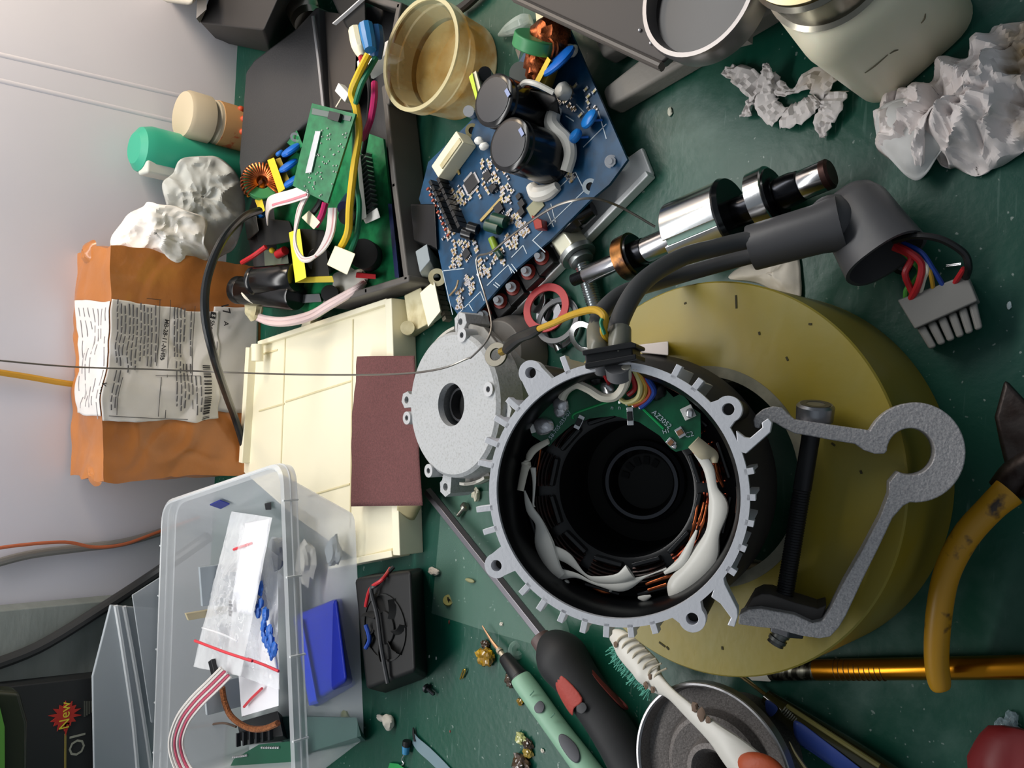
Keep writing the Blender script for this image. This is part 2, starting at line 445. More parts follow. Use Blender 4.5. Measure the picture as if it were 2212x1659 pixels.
# ------------------------------------------------------------------ shipping box against the wall
ORG_ = mat('brown_packing_tape', '#b8743a', 0.36, col2='#a0622f', vs=18, thr=(0.35, 0.65), bump=0.9, bs=60, coat=.25)
A0, A1 = P(566, 578), P(556, 1026)
def over(base, pxx, pxy):                       # height above a floor point so that it projects near pixel
    best = min((abs((depth_px(base + np.array([0, 0, h])) - pxx)), h) for h in np.arange(0, 20, .02)); return best[1]
def depth_px(p):
    w = p - EYEP; z = w @ FWD; v = -(w @ UP) / z * IMG_F; u = (w @ RGT) / z * IMG_F; return 1106 + v * CR + u * SR
hb = over((A0 + A1) / 2, 231, 0)
n_ = nrm(np.cross(A1 - A0, [0, 0, 1.0])); n_ = n_ if n_[1] < 0 else -n_
BK = P(156, 800, hb); dpt = abs((BK - A0) @ n_)
BOX = thing('shipping_box', 'orange-brown taped parcel box with white shipping labels against the wall', 'box', (A0 + A1) / 2 - n_ * dpt / 2)
b = MB(); nx, ny, nz = 90, 34, 64
X_ = A1 - A0
def bp(u, v, w):                                # u along, v depth 0 front..1 back, w height; slightly crushed
    p = A0 + X_ * u - n_ * dpt * v + np.array([0, 0, hb * w]); q = Vector(p)
    rg_ = lambda f, o: max(0.0, 1 - 5 * abs(noise.noise(q * f + Vector((o, 0, o)))))
    k = 0.55 * noise.noise(q * 0.16) + 0.22 * noise.noise(q * 0.5) + .16 * rg_(.22, 3) - .12 * rg_(.3, 11)
    e = nrm(p - (A0 + X_ * .5 - n_ * dpt * .5 + np.array([0, 0, hb * .5])))
    p = p + e * k * (0.2 + 0.8 * min(1, w * 3)) ; p[2] = max(p[2], 0); return p
b.grid(lambda u, v: bp(u, 0, v), nx, nz); b.grid(lambda u, v: bp(u, v, 1), nx, ny); b.grid(lambda u, v: bp(0, u, v), ny, nz)
b.grid(lambda u, v: bp(1, u, v), ny, nz); b.grid(lambda u, v: bp(u, 1, v), nx, nz); b.grid(lambda u, v: bp(u, v, 0), nx, ny)
o = build('carton', b, ORG_, BOX, sharp=50)
# torn tape flaps at the top corners
b = MB(); c = bp(0.02, .6, 1); b.crumple([c + np.array(k) for k in ((.9, -.5, -.3), (.6, .9, -.2), (-.6, .6, -.2), (-.7, -.7, -.2), (.3, -.9, -.3))], .45, 3, K=6, N=30)
build('tape_flap', b, ORG_, BOX, sharp=25)
b = MB(); c = bp(0.98, .35, 1); b.crumple([c + np.array(k) for k in ((.8, -.5, -.3), (.6, 1.2, -.2), (-.7, .7, -.3), (-.6, -.9, -.3), (.3, -1.1, -.3))], .35, 5, K=6, N=30)
build('tape_flap', b, ORG_, BOX, sharp=25)
FB = Fr(A0 + n_ * 0.0, n_, X_)                   # front face: x leftwards along the box, y downwards? 
PAPER = mat('label_paper', '#d9d6d3', 0.55, bump=0.35, bs=50, col2='#cfccca', vs=30)
INK = mat('label_ink', '#5b5a5e', 0.7); INKD = mat('label_ink_dark', '#2e2d31', 0.7)
LW = float(np.linalg.norm(X_))
def lab(u0, u1, w0, w1, off, name, m, par, top=False, n=24, lift=.03):
    b = MB()
    def f(s, t):
        u = u0 + (u1 - u0) * s
        if top: p = bp(u, w0 + (w1 - w0) * t, 1); return p + np.array([0, 0, off])
        p = bp(u, 0, w0 + (w1 - w0) * t); return p + n_ * off
    b.grid(f, n, n); return build(name, b, m, par, sol=lift, sharp=30)
def fuv(a, c):                                   # pixel -> (u,w) on the front face
    p = FB.U(a, c); return ((p - A0) @ X_) / LW ** 2, p[2] / hb
u0, w0 = fuv(236, 640); u1, w1 = fuv(470, 905)
LB1 = lab(u0, u1, w1 * .98, 1.0, .10, 'address_label', PAPER, BOX, n=70)
ub, wb = fuv(560, 900)
LB0 = lab(u0 - .02, u1 - .03, 0.02, w1 + .03, .06, 'return_label', mat('label_paper_grey', '#c3c1c0', 0.55, bump=0.3, bs=50), BOX)
LBT = lab(u0 + .01, u1 - .02, 0.0, .80, .06, 'label_over_the_edge', PAPER, BOX, top=True, n=50)
b = MB(); R5 = random.Random(9)
for v_ in (.08, .2, .3, .4, .5, .6, .7):
    u_ = u0 + .04
    while u_ < u1 - .06:
        l_ = R5.uniform(.03, .09)
        if R5.random() < .75: b.strip([bp(u_, v_, 1) + [0, 0, .1], bp(u_ + l_ / 2, v_, 1) + [0, 0, .1], bp(u_ + l_, v_, 1) + [0, 0, .1]], .09, .015, (0, 1, 0), sub=3)
        u_ += l_ + .015
build('printed_text', b, mat('faint_ink', '#9d9a9d', .7), LBT)
def onlab(a, c, off=.17):
    u, w = fuv(a, c); return bp(u, 0, w) + n_ * off
def bar(a0, c0, a1, c1, wpx, m, nm, par, off=.17):
    b = MB(); p, q = onlab(a0, c0, off), onlab(a1, c1, off)
    k = wpx / 34.0; b.strip([p, (onlab((a0 + a1) / 2, (c0 + c1) / 2, off)), q], k, .015, np.cross(nrm(q - p), n_), sub=4)
    return b
R_ = random.Random(4)
b = MB()                                          # columns of fine print (illegible in the photo too)
for x0, ya, yb in ((248, 640, 790), (256, 650, 800), (264, 655, 770), (273, 650, 810), (281, 650, 790), (289, 655, 800), (298, 645, 780), (306, 650, 770), (314, 655, 800), (322, 655, 795), (332, 650, 790), (248, 800, 880), (256, 800, 875), (376, 655, 770), (383, 655, 770), (391, 655, 770), (400, 655, 730), (416, 660, 770), (380, 780, 875), (389, 780, 885), (397, 785, 880), (405, 785, 860), (413, 785, 850), (421, 812, 890), (430, 812, 885)):
    y = ya
    while y < yb - 6:
        l = R_.uniform(8, 26); y2 = min(y + l, yb); bb = bar(x0, y, x0 - 1, y2, 2.6, INK, 'p', None); b.add(bb.v, bb.fc); y = y2 + R_.uniform(2, 5)
build('printed_text', b, INK, LB1)
b = MB()
for x0, ya, x1, yb in ((342, 640, 334, 790), (366, 640, 355, 900), (424, 650, 412, 880), (262, 815, 258, 890), (471, 735, 466, 790), (346, 815, 341, 895), (345, 640, 312, 638), (333, 812, 430, 812), (240, 893, 440, 905)):
    bb = bar(x0, ya, x1, yb, 1.2, INKD, 'l', None); b.add(bb.v, bb.fc)
build('ruled_line', b, INKD, LB1)
b = MB(); y = 790
while y < 903:                                     # bar code
    w = R_.choice((1.2, 2, 3, 4.5)); bb = bar(438 + (y - 790) * -.04, y, 456 - (y - 790) * .06, y + .6, w, INKD, 'l', None); b.add(bb.v, bb.fc); y += w + R_.choice((1.2, 2, 3))
build('bar_code', b, INKD, LB1)
def lw(txt, a, c, a2, c2, size, m, nm='lettering'):
    p, q = onlab(a, c, .2), onlab(a2, c2, .2); fr = Fr(p, n_, q - p)
    return writing(txt, fr, (float(np.linalg.norm(q - p)) / 2, 0), size, m, LB1, nm, h=.0, sx=1.0, bold=.01)
lw('MB-28-11-NH05', 359, 668, 346, 792, .42, INKD); lw('Shopee', 463, 684, 459, 728, .48, INKD)
lw('17', 484, 650, 492, 675, .85, INKD); lw('A', 491, 690, 491, 700, .5, INKD); lw('V401', 229, 815, 228, 858, .42, INKD)
b = MB(); bb = bar(465, 666, 464, 680, 14, INKD, 'x', None); b.add(bb.v, bb.fc); build('logo_mark', b, INKD, LB1)
lw('S', 464.5, 667, 464, 680, .36, PAPER, 'logo_letter').location = Vector(n_ * .03 * S)

# ------------------------------------------------------------------ cords on the wall and over the box
def onwall(l, off=.4): return [W(a, c, WY - off) for a, c in l]
b = MB(); b.tube(onwall([(-30, 800), (60, 814), (150, 829), (260, 840)], .5), .22, 8)
solo('yellow_cord', b, mat('mustard_cord', '#b98a2a', .6), 'mustard yellow cord running down the wall behind the parcel', 'cord')
b = MB(); b.tube(onwall([(-40, 1226), (60, 1199), (170, 1184), (260, 1173), (345, 1150), (430, 1120)], .45), .3, 10)
solo('grey_cable', b, mat('grey_cable', '#7b7975', .5), 'thick grey cable hanging on the wall above the clear container', 'cable')
b = MB(); b.tube(onwall([(-40, 1190), (40, 1178), (140, 1171), (205, 1182), (270, 1175), (340, 1150), (430, 1118)], 1.0), .12, 8)
solo('red_wire', b, mat('rusty_red_wire', '#b0603f', .5), 'thin rusty red wire looping over the grey wall cable', 'wire')
b = MB(); b.tube([W(-60, 1452, WY - 2.2), W(80, 1400, WY - 2.2), W(220, 1315, WY - 2.2), W(340, 1236, WY - 2.2), P(450, 1160, 3)], .42, 10)
solo('black_cable', b, mat('charcoal_cable', '#2c2d2e', .5), 'black cable crossing the grey slab behind the clear container', 'cable')
b = MB(); b.tube([P(560, 455, 4), P(525, 470, 6), P(480, 520, 8.5), P(448, 600, 9.3), P(443, 680, 9.5), P(462, 770, 8.5), P(488, 850, 5.2)] + [Fr(A0 + n_ * k_, n_, X_).U(x_, y_) for x_, y_, k_ in ((504, 893, 1.2), (517, 932, .6), (526, 962, .45))], .26, 10)
solo('mains_cable', b, mat('black_cable_sheath', '#15191c', .35), 'black mains cable arching in front of the parcel from the open charger', 'cable')
# springy steel wire
b = MB(); b.tube([W(-40, 775, A0[1] - .8), W(150, 792, A0[1] - .9), W(330, 798, A0[1] - 1.6), W(480, 804, A0[1] - 3.6), P(600, 808, 4.6), P(720, 810, 4.2), P(860, 808, 4.6), P(950, 797, 5.0), P(1008, 775, 4.8), P(1020, 770, 4.8), P(1052, 735, 4.9), P(1062, 698, 4.6), P(1048, 640, 4.2), P(1033, 590, 4.2), P(1031, 555, 4.4), P(1060, 545, 4.6), P(1110, 505, 5), P(1190, 450, 5.6), P(1255, 430, 5.6), P(1300, 432, 5), P(1350, 452, 4), P(1415, 490, 3.0)], .055, 6, sub=5)
solo('steel_wire', b, mat('spring_wire', '#8d8a84', .3, .9), 'thin springy steel wire trailing from the wall across the end cap and blue board', 'wire')

# ------------------------------------------------------------------ little jar, green tub and tissue by the wall
JB = P(508, 300, 0); JB = np.array([JB[0], WY - 3.0, 0]); jt = JB + np.array([0, 0, 1])
JR = thing('glue_jar', 'small jar with beige cap and orange label standing against the wall', 'jar', JB)
hj = 5.6
b = MB(); b.rev(JB, JB + np.array([0, 0, hj * .8]), [(0, 1.55), (.03, 1.65), (.75, 1.65), (.79, 1.5), (1, 1.5)], 32)
build('bottle_body', b, mat('cream_jar', '#cfc4ac', .45), JR)
b = MB(); b.ring(JB + np.array([0, 0, .5]), JB + np.array([0, 0, 3.1]), 1.6, 1.70, 40); build('jar_label', b, mat('orange_label', '#c99a68', .5, col2='#c3653f', vs=120, thr=(.6, .66)), JR)
b = MB(); b.rev(JB + np.array([0, 0, hj * .68]), JB + np.array([0, 0, hj]), [(0, 1.8), (.85, 1.8), (1, 1.65)], 36); build('screw_cap', b, mat('beige_cap', '#c2b59c', .5), JR)
b = MB()
for k in range(3):
    a = math.radians(-60 - 32 * k + 15); c = JB + np.array([1.71 * math.cos(a), 1.71 * math.sin(a), 1.7]); b.ball(c, .26, 8, 6)
build('printed_character', b, mat('label_red', '#c8502e', .5), JR)
G0 = P(470, 420, 0); G0 = np.array([P(440, 398, 0)[0], WY - 2.2, 0])
GT = thing('green_tub', 'turquoise green plastic bottle half hidden under crumpled tissue by the wall', 'bottle', G0)
b = MB(); b.rev(G0, G0 + np.array([0, 0, 8.6]), [(0, 1.6), (.03, 1.75), (.88, 1.75), (.96, 1.55), (1, 1.1)], 36); build('bottle_body', b, mat('turquoise_plastic', '#37a386', .35), GT)
b = MB(); b.box(G0 + np.array([-1.35, -.6, 6.9]), (1.0, 1.5, 2.6)); build('bottle_label', b, mat('green_tub_label', '#c9cec6', .5), GT, bev=.2)
TIS = mat('tissue', '#bfc2bf', .9, col2='#aeb2af', vs=30, bump=.5, bs=120, spec=.15)
TISD = mat('soiled_tissue', '#d8d2cf', .9, col2='#b9a98f', vs=24, thr=(.55, .75), bump=.5, bs=120, spec=.15)
b = MB(); b.crumple([W(x, y, WY - d_) for x, y, d_ in ((392, 348, 4.2), (440, 338, 4.6), (475, 345, 4.8), (505, 365, 5.2), (522, 400, 5.2), (530, 450, 5), (522, 500, 5), (500, 545, 4), (440, 560, 3.8), (370, 530, 3.6), (362, 450, 3.8), (352, 400, 4.0), (375, 372, 4))], 1.1, 11, K=24, N=120, fq=.33, amp=1.15, base=.1, dirv=(0, -.7, .6))
solo('crumpled_tissue', b, TIS, 'grey-white crumpled tissue draped over the green tub beside the parcel', 'tissue', sharp=25, sol=.05)
b = MB(); b.crumple([W(x, y, WY - d_) for x, y, d_ in ((330, 438, 5), (400, 455, 6), (448, 480, 6), (440, 520, 6), (450, 560, 5), (380, 575, 5), (300, 575, 4), (248, 548, 3), (243, 515, 3), (272, 470, 3.4), (310, 448, 4))], 1.0, 23, K=22, N=110, fq=.36, amp=1.1, base=.1, dirv=(0, -.7, .6))
solo('plastic_wrap_ball', b, mat('white_tissue', '#eceae6', .85, col2='#cdbfb2', vs=22, thr=(.6, .8), bump=.5, bs=120, spec=.2), 'brighter white crumpled tissue squeezed between green tub and parcel', 'tissue', sharp=25, sol=.05)

# ------------------------------------------------------------------ dark things at the top edge, next to the wall
ZT = 5.0
b = MB(); b.hexa([P(*q, .6) for q in ((560, -90), (470, 90), (585, 115), (700, -60))], [P(*q, 6.2) for q in ((500, -130), (432, 50), (570, 66), (640, -90))])
T1 = thing('transformer_block', 'black rectangular block against the wall, topped by a grey edge', 'block', P(540, 30, 0))
build('housing', b, mat('charcoal_block', '#2a2828', .6), T1, bev=.15)
b = MB(); b.hexa([P(*q, 6.2) for q in ((445, -90), (432, 50), (440, 20), (450, -80))], [P(*q, 7.2) for q in ((430, -90), (424, 40), (446, 20), (450, -80))])
build('edge_strip', b, mat('grey_strip', '#9a938c', .5), T1)
b = MB(); b.hexa([P(*q, 0) for q in ((360, -70), (378, -12), (440, -10), (440, -80))], [P(*q, 8.5) for q in ((330, -60), (348, 5), (418, 14), (424, -60))])
solo('ivory_bracket', b, mat('ivory_block', '#b7b0a4', .5), 'pale ribbed plastic piece peeping in at the top wall edge', 'plastic part', bev=.4)
b = MB(); b.rev(P(620, -60, 2.2), P(668, 50, 2.0), [(0, .9), (.2, 1.15), (.8, 1.15), (.86, .95), (.9, 1.1), (1, 1.0)], 28)
solo('chrome_sleeve', b, mat('satin_chrome', '#b8b1a6', .25, 1), 'shiny metal sleeve lying between black block and charger case', 'metal sleeve')

# ------------------------------------------------------------------ cream plastic cover panel
PNT = 1.1
pan = [(541, 746), (560, 742), (835, 648), (848, 668), (860, 1195), (778, 1216), (640, 1120), (524, 1018)]
CP = thing('cover_panel', 'large cream plastic cover panel lying flat below the parcel', 'panel', P(690, 900, 0))
CREAM = mat('cream_plastic', '#efe9cf', .42, bump=.05, bs=100)
b = MB(); b.prism([tuple(p[:2]) for p in px(pan, PNT)], .5, PNT); build('panel_plate', b, CREAM, CP, bev=.05)
b = MB()                                          # rims
for l, w, z in (([(534, 750), (519, 1000)], .32, 1.7), ([(838, 645), (856, 1200)], .4, 1.75), ([(556, 742), (835, 650)], .22, 1.45), ([(846, 1196), (700, 1225)], .25, 1.4)):
    p, q = P(*l[0], z), P(*l[1], z); d = nrm(q - p); s_ = np.cross(d, [0, 0, 1]) * w
    b.hexa([p - s_ - [0, 0, z], q - s_ - [0, 0, z], q + s_ - [0, 0, z], p + s_ - [0, 0, z]], [p - s_ * .8, q - s_ * .8, q + s_ * .8, p + s_ * .8])
build('raised_rim', b, CREAM, CP, bev=.06)
b = MB()
for l in ([(617, 728), (606, 1045)], [(763, 690), (757, 1140)], [(560, 888), (615, 872)], [(618, 868), (762, 822)], [(665, 1072), (756, 1046)], [(775, 1206), (848, 1186)], [(545, 772), (600, 756)]):
    p, q = P(*l[0], PNT), P(*l[1], PNT); b.tube([p, q], .075, 6, smooth=False)
build('panel_rib', b, mat('cream_rib', '#ddd3ac', .45), CP, sharp=80)
b = MB(); p, q = P(556, 744, 2.0), P(556, 780, 2.0); b.cyl(p, q, .42, n=20); build('hinge_clip', b, CREAM, CP)
b = MB(); b.hexa([P(*q, 0) for q in ((655, 690), (700, 683), (675, 720), (645, 725))], [P(*q, 1.2) for q in ((655, 693), (672, 688), (668, 712), (648, 718))])
build('clip_tab', b, CREAM, CP, bev=.08)
# sandpaper lying over the panel, one corner curled under
SP = mat('sandpaper_grit', '#724848', .85, col2='#5f3c3c', vs=900, thr=(.3, .7), bump=.9, bs=1500)
z_ = 1.95
q = [P(772, 770, z_), P(890, 768, 2.0), P(914, 1092, 2.1), P(758, 1094, z_)]
def spf(u, v):
    l = q[0] * (1 - v) + (q[3] if v < 2 else q[3]) * v; r = q[1] * (1 - v) + q[2] * v
    p = l * (1 - u) + r * u; p = p + np.array([0, 0, .12 * math.sin(u * 5 + v * 3) + .15 * noise.noise(Vector(p) * .3)])
    if u == 0: p = p + (l - r) * .02 * noise.noise(Vector((v * 9, 0, 0)))
    return p
b = MB(); b.grid(spf, 24, 30)
SH = thing('sandpaper', 'maroon sandpaper sheet with curled corner lying across the cream panel', 'sandpaper', P(830, 930, 0))
build('paper_sheet', b, SP, SH, sol=.04)
b = MB(); b.grid(lambda u, v: P(862 + 50 * v - (1 - v) * 4, 1092 + 62 * u - 6 * v - 60 * u * v * v, 2.05 - 1.9 * u * (1 - .35 * v)), 14, 14)
build('curled_corner', b, mat('sandpaper_back', '#b3a77f', .8), SH, sol=.04)
# ------------------------------------------------------------------ opened charger: lid, tray, board and its wiring
CASE = mat('charger_case', '#38383a', .55, bump=.25, bs=900)
CS = thing('charger_case', 'opened black plastic charger case with circuit board in its tray', 'charger', P(720, 330, 0))
b = MB(); b.prism([tuple(p[:2]) for p in px([(684, 10), (640, 58), (548, 128), (529, 155), (514, 352), (520, 392), (664, 262), (696, 232)], 2.6)], .1, 2.6)
build('case_lid', b, CASE, CS, bev=.25)
b = MB(); b.hexa([P(*q, .1) for q in ((686, 30), (772, 40), (760, 250), (703, 236))], [P(*q, 2.0) for q in ((684, 22), (772, 34), (765, 240), (701, 232))])
build('inner_panel', b, mat('warm_charcoal', '#413c39', .6), CS, bev=.05)
b = MB(); b.tube([P(676, 36, 2.8), P(688, 130, 2.8), P(699, 232, 2.8)], .11, 8); build('metal_edge', b, mat('dull_rod', '#a9a8ab', .4, .6), CS)
b = MB(); b.prism([tuple(p[:2]) for p in px([(770, 20), (862, 5), (842, 240), (884, 606), (700, 660), (560, 640), (530, 480), (560, 380), (664, 262), (740, 240)], .4)], 0.02, .4)
build('tray_floor', b, CASE, CS)
b = MB()
for l in ([(776, -10), (860, 12)], [(860, 12), (838, 130), (836, 220)], [(828, 190), (850, 400), (876, 600)], [(878, 602), (790, 628), (700, 655)]):
    pp = px(l, 2.4)
    for i in range(len(pp) - 1):
        p, q = pp[i], pp[i + 1]; d = nrm(q - p); s_ = np.cross(d, [0, 0, 1]) * .22; e = d * .2
        b.hexa([p - e - s_ - [0, 0, 2.3], q + e - s_ - [0, 0, 2.3], q + e + s_ - [0, 0, 2.3], p - e + s_ - [0, 0, 2.3]], [p - e - s_, q + e - s_, q + e + s_, p - e + s_])
build('tray_wall', b, mat('case_edge_grey', '#5a5754', .5), CS, bev=.12)
b = MB(); b.hexa([P(*q, .3) for q in ((720, 0), (790, -5), (795, 75), (745, 60))], [P(*q, 3.2) for q in ((716, -5), (788, -12), (790, 62), (752, 62))])
build('socket_block', b, BLACKM, CS, bev=.1)
b = MB(); b.strip([P(722, 52, 3.4), P(750, 28, 3.4), P(790, -8, 3.4)], .25, .08); build('metal_strip', b, ALU, CS)
b = MB(); b.box(P(822, 130, 2.6), (.8, 3.0, 1.2), .2); build('white_socket', b, WHITEP, CS, bev=.05)
b = MB(); b.hexa([P(*q, .4) for q in ((842, 440), (850, 440), (868, 600), (858, 600))], [P(*q, 1.6) for q in ((838, 440), (846, 440), (862, 600), (853, 600))])
build('blue_liner', b, mat('navy_liner', '#15224f', .5), CS)
ZB = 1.2
BD = build('circuit_board', MB().prism([tuple(p[:2]) for p in px([(600, 395), (640, 290), (655, 265), (760, 275), (828, 300), (862, 612), (735, 652), (680, 690), (640, 660), (600, 560), (590, 430)], ZB)], ZB - .16, ZB), PCBG, CS)
CR_ = random.Random(8)
def at(x, y, z=ZB): return P(x, y, z)
# toroid choke standing by the wall side
def toroid(c, ax, R, r, par, core, wind, nturn, a0, a1, wr=.09):
    fr = Fr(c, ax, (1, 0, 0) if abs(nrm(ax)[0]) < .9 else (0, 1, 0))
    b = MB(fr); b.ringrev((0, 0, -r * .8), (0, 0, r * .8), [(0, R - r), (0, R + r), (1, R + r), (1, R - r)], 40)
    t = build('toroid_core', b, core, par, bev=.08)
    b = MB(fr)
    for k in range(nturn):
        a = a0 + (a1 - a0) * k / max(1, nturn - 1)
        e = np.array([math.cos(a), math.sin(a), 0]); q = r + wr; h = r * .8 + wr
        pts = [e * (R - q) + [0, 0, -h], e * (R + q) + [0, 0, -h], e * (R + q) + [0, 0, h], e * (R - q) + [0, 0, h]]
        b.tube(pts, wr, 5, smooth=True, sub=3, closed=True)
    build('copper_winding', b, wind, t); return t
TORG = mat('toroid_green', '#3f8a58', .4)
toroid(P(566, 395, 3.3), (.15, -.8, .45), .85, .36, CS, TORG, COPPER, 26, -2.2, 2.4, .07)
b = MB(); b.blob(P(580, 385, 2.4), .9, 3, .3, 2.5, (.9, 1, 1)); build('copper_coil', b, COPPER, CS)
def bar4(tl, z0, z1, m, par, nm, bev=.05, sh=(0, 0)):
    b = MB(); b.hexa([P(x, y, z0) for x, y in tl], [P(x + sh[0], y + sh[1], z1) for x, y in tl]); return build(nm, b, m, par, bev=bev)
bar4([(577, 346), (592, 340), (616, 408), (602, 418)], 2.2, 3.8, YELC, CS, 'film_capacitor')
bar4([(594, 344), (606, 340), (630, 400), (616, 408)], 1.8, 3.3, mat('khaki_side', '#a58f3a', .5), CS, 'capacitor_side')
bar4([(550, 432), (565, 425), (573, 455), (562, 462)], 2.2, 3.4, YELC, CS, 'film_capacitor')
def disc(c, ax, r, t, m, par, nm='disc_capacitor'):
    c = np.array(c); a = nrm(ax) * t / 2; b = MB(); b.rev(c - a, c + a, [(0, r * .55), (.12, r * .85), (.35, r), (.65, r), (.88, r * .85), (1, r * .55)], 24); return build(nm, b, m, par)
for x, y in ((629, 324), (623, 358), (631, 392)): disc(P(x, y, 3.2), (.75, .1, .7), .74, .42, BLUEC, CS)
disc(P(604, 331, 2.8), (.75, .1, .7), .3, .3, BLUEC, CS); disc(P(566, 463, 2.4), (.5, .1, .9), .5, .35, BLUEC, CS)
b = MB(); b.hexa([P(*q, 1.2) for q in ((620, 310), (645, 285), (657, 320), (640, 330))], [P(*q, 3.0) for q in ((620, 308), (641, 281), (655, 315), (640, 325))])
build('board_tab', b, PCBG, CS)
b = MB(); b.ring(P(637, 296, 3.02), P(637, 296, 3.1), .14, .30, 20); build('mounting_hole', b, SOLDER, CS)
# black heat-sink blocks and lying electrolytic capacitors
bar4([(548, 470), (625, 477), (640, 520), (560, 535)], .5, 3.0, BLACKM, CS, 'heat_sink', .1)
bar4([(528, 478), (552, 455), (560, 500), (535, 520)], .5, 3.6, BLACKG, CS, 'power_transistor', .1)
bar4([(570, 540), (620, 535), (624, 570), (572, 575)], .8, 2.0, mat('grey_green_part', '#6a7264', .5), CS, 'relay', .05)
b = MB(); b.ball(P(588, 541, 2.2), .22, 10, 8); build('yellow_dot', b, YELC, CS)
b = MB(); b.cyl(P(600, 550, 2.3), P(616, 541, 2.3), .3, n=14); build('resistor', b, REDW, CS)
b = MB(); b.tube([P(523, 567, 3.4), P(548, 552, 3.5), P(574, 533, 3.2)], .17, 8); build('red_lead', b, REDW, CS)
def canc(p0, p1, r, par, m=BLACKG, vent=True, nm='electrolytic_capacitor'):
    p0 = np.array(p0); p1 = np.array(p1); b = MB(); b.rev(p0, p1, [(0, r * .9), (.02, r), (.09, r), (.115, r * .94), (.14, r), (.97, r), (1, r * .93)], 32)
    c = build(nm, b, m, par); a = nrm(p0 - p1)
    b = MB(); b.rev(p0, p0 + a * .05, [(0, r * .84), (.7, r * .84), (1, r * .78)], 28); build('capacitor_top', b, mat('capacitor_top', '#3a3b3f', .45), c); return c
canc(P(511, 626, 3.3), P(640, 640, 2.2), .98, CS); canc(P(546, 608, 3.6), P(640, 600, 2.4), .98, CS)
bar4([(570, 640), (690, 634), (695, 652), (575, 660)], .6, 1.6, mat('grey_bracket', '#8e9195', .4, .6), CS, 'aluminium_bracket', .04)
# pale connector on the end of two pinkish wires
b = MB(); b.blob(P(548, 668, 2.6), .75, 5, .35, 1.5, (1, 1.2, .7)); build('wire_connector', b, IVORYD, CS)
b = MB(); b.tube([P(524, 630, 3.8), P(532, 642, 3.7), P(548, 652, 3.3)], .16, 8); build('white_lead', b, WHTW, CS)
for d in (0, 9):
    b = MB(); b.tube([P(545, 678 + d * .4, 2.6), P(580, 688 + d, 2.4), P(620, 690 + d, 2.4), P(670, 678 + d, 2.5), P(710, 655 + d, 2.6), P(765, 625 + d * .6, 2.3), P(785, 612, 1.6)], .2, 8); build('pink_wire', b, PINKW, CS)
# yellow transformer
bar4([(624, 502), (648, 494), (662, 600), (638, 611)], 2.6, 4.3, mat('bright_yellow_tape', '#f3ea45', .4), CS, 'transformer_tape', .05)
bar4([(660, 598), (718, 596), (722, 610), (640, 611)], 2.4, 3.6, mat('dull_yellow_tape', '#b3a334', .5), CS, 'transformer_tape', .05)
bar4([(648, 494), (700, 497), (712, 598), (662, 600)], 1.4, 3.5, BLACKM, CS, 'transformer_core', .05)
b = MB(); b.cyl(P(702, 568, 1.3), P(690, 562, 3.2), .8, n=28); build('electrolytic_capacitor', b, BLACK, CS, bev=.05)
b = MB(); b.cyl(P(800, 556, 1.2), P(784, 548, 3.0), .9, n=28); build('electrolytic_capacitor', b, BLACKM, CS, bev=.05)
b = MB(); b.cyl(P(757, 430, 1.2), P(744, 450, 2.6), .45, n=20); build('electrolytic_capacitor', b, mat('dark_blue_sleeve', '#23264e', .4), CS)
b = MB(); b.cyl(P(762, 470, 1.2), P(748, 468, 2.6), .5, n=20); build('electrolytic_capacitor', b, BLACK, CS)
b = MB(); b.cyl(P(722, 640, 1.2), P(712, 634, 2.4), .55, n=20); build('electrolytic_capacitor', b, BLACK, CS)
# white socket and heat sink fins at right
bar4([(783, 470), (815, 448), (822, 470), (790, 484)], 1.3, 2.6, WHITEP, CS, 'board_socket')
bar4([(770, 330), (778, 330), (792, 470), (782, 475)], 1.3, 3.0, mat('fin_grey', '#9aa19b', .4), CS, 'board_divider', .02)
fin0 = None
for k in range(14):
    p = P(790 + k * 1.3, 335 + k * 10, 1.5)
    if fin0 is None:
        b = MB(); b.box(p, (.1, .55, .5), .5); fin0 = build('solder_pin', b, SOLDER, CS); base_p = p
    else:
        o = fin0.copy(); COL.objects.link(o); o.location = Vector((p - base_p) * S)
bar4([(651, 470), (668, 454), (692, 480), (678, 496)], 2.2, 4.2, IVORY, CS, 'wire_connector')
for l, m in (([(672, 464), (690, 440), (697, 418)], BLKW), ([(682, 488), (695, 465), (703, 438)], mat('magenta_wire', '#b01f5e', .4))):
    b = MB(); b.tube([P(x, y, 4.0) for x, y in l], .2, 8); build('connector_wire', b, m, CS)
for k in range(5):
    b = MB(); b.tube([P(668 - k * 1.0, 418, 4.6), P(650 - k * 1.6, 455, 4.9), P(636 + k * .4, 520, 5.0), P(648 + k * 1.2, 558 - k * .6, 4.9), P(668 + k * 2.3, 563 - k * 2, 4.9), P(690 + k * 3.2, 540 - k * 1.2, 4.9), P(707 + k * 3.4, 500, 4.9), P(712 + k * 3.4, 450, 4.7)], .1, 6)
    build('ribbon_strand', b, mat('ribbon_red', '#b98a8c', .5) if k == 3 else mat('ribbon_white', '#d6d1cf', .5), CS)
b = MB(); b.strip([P(665, 412, 5.0), P(630, 424, 5.0), P(588, 436, 4.8), P(578, 450, 4.2), P(576, 475, 3.4)], .85, .06, nrm(P(660, 425, 5) - P(655, 395, 5)))
rb = build('flat_ribbon', b, mat('ribbon_pink_white', '#ded6d6', .5), CS)
b = MB(); b.strip([P(662, 420, 5.06), P(630, 431, 5.06), P(588, 443, 4.86)], .14, .06, nrm(P(660, 425, 5) - P(655, 395, 5))); build('ribbon_stripe', b, mat('stripe_pink', '#d8838f', .5), rb)
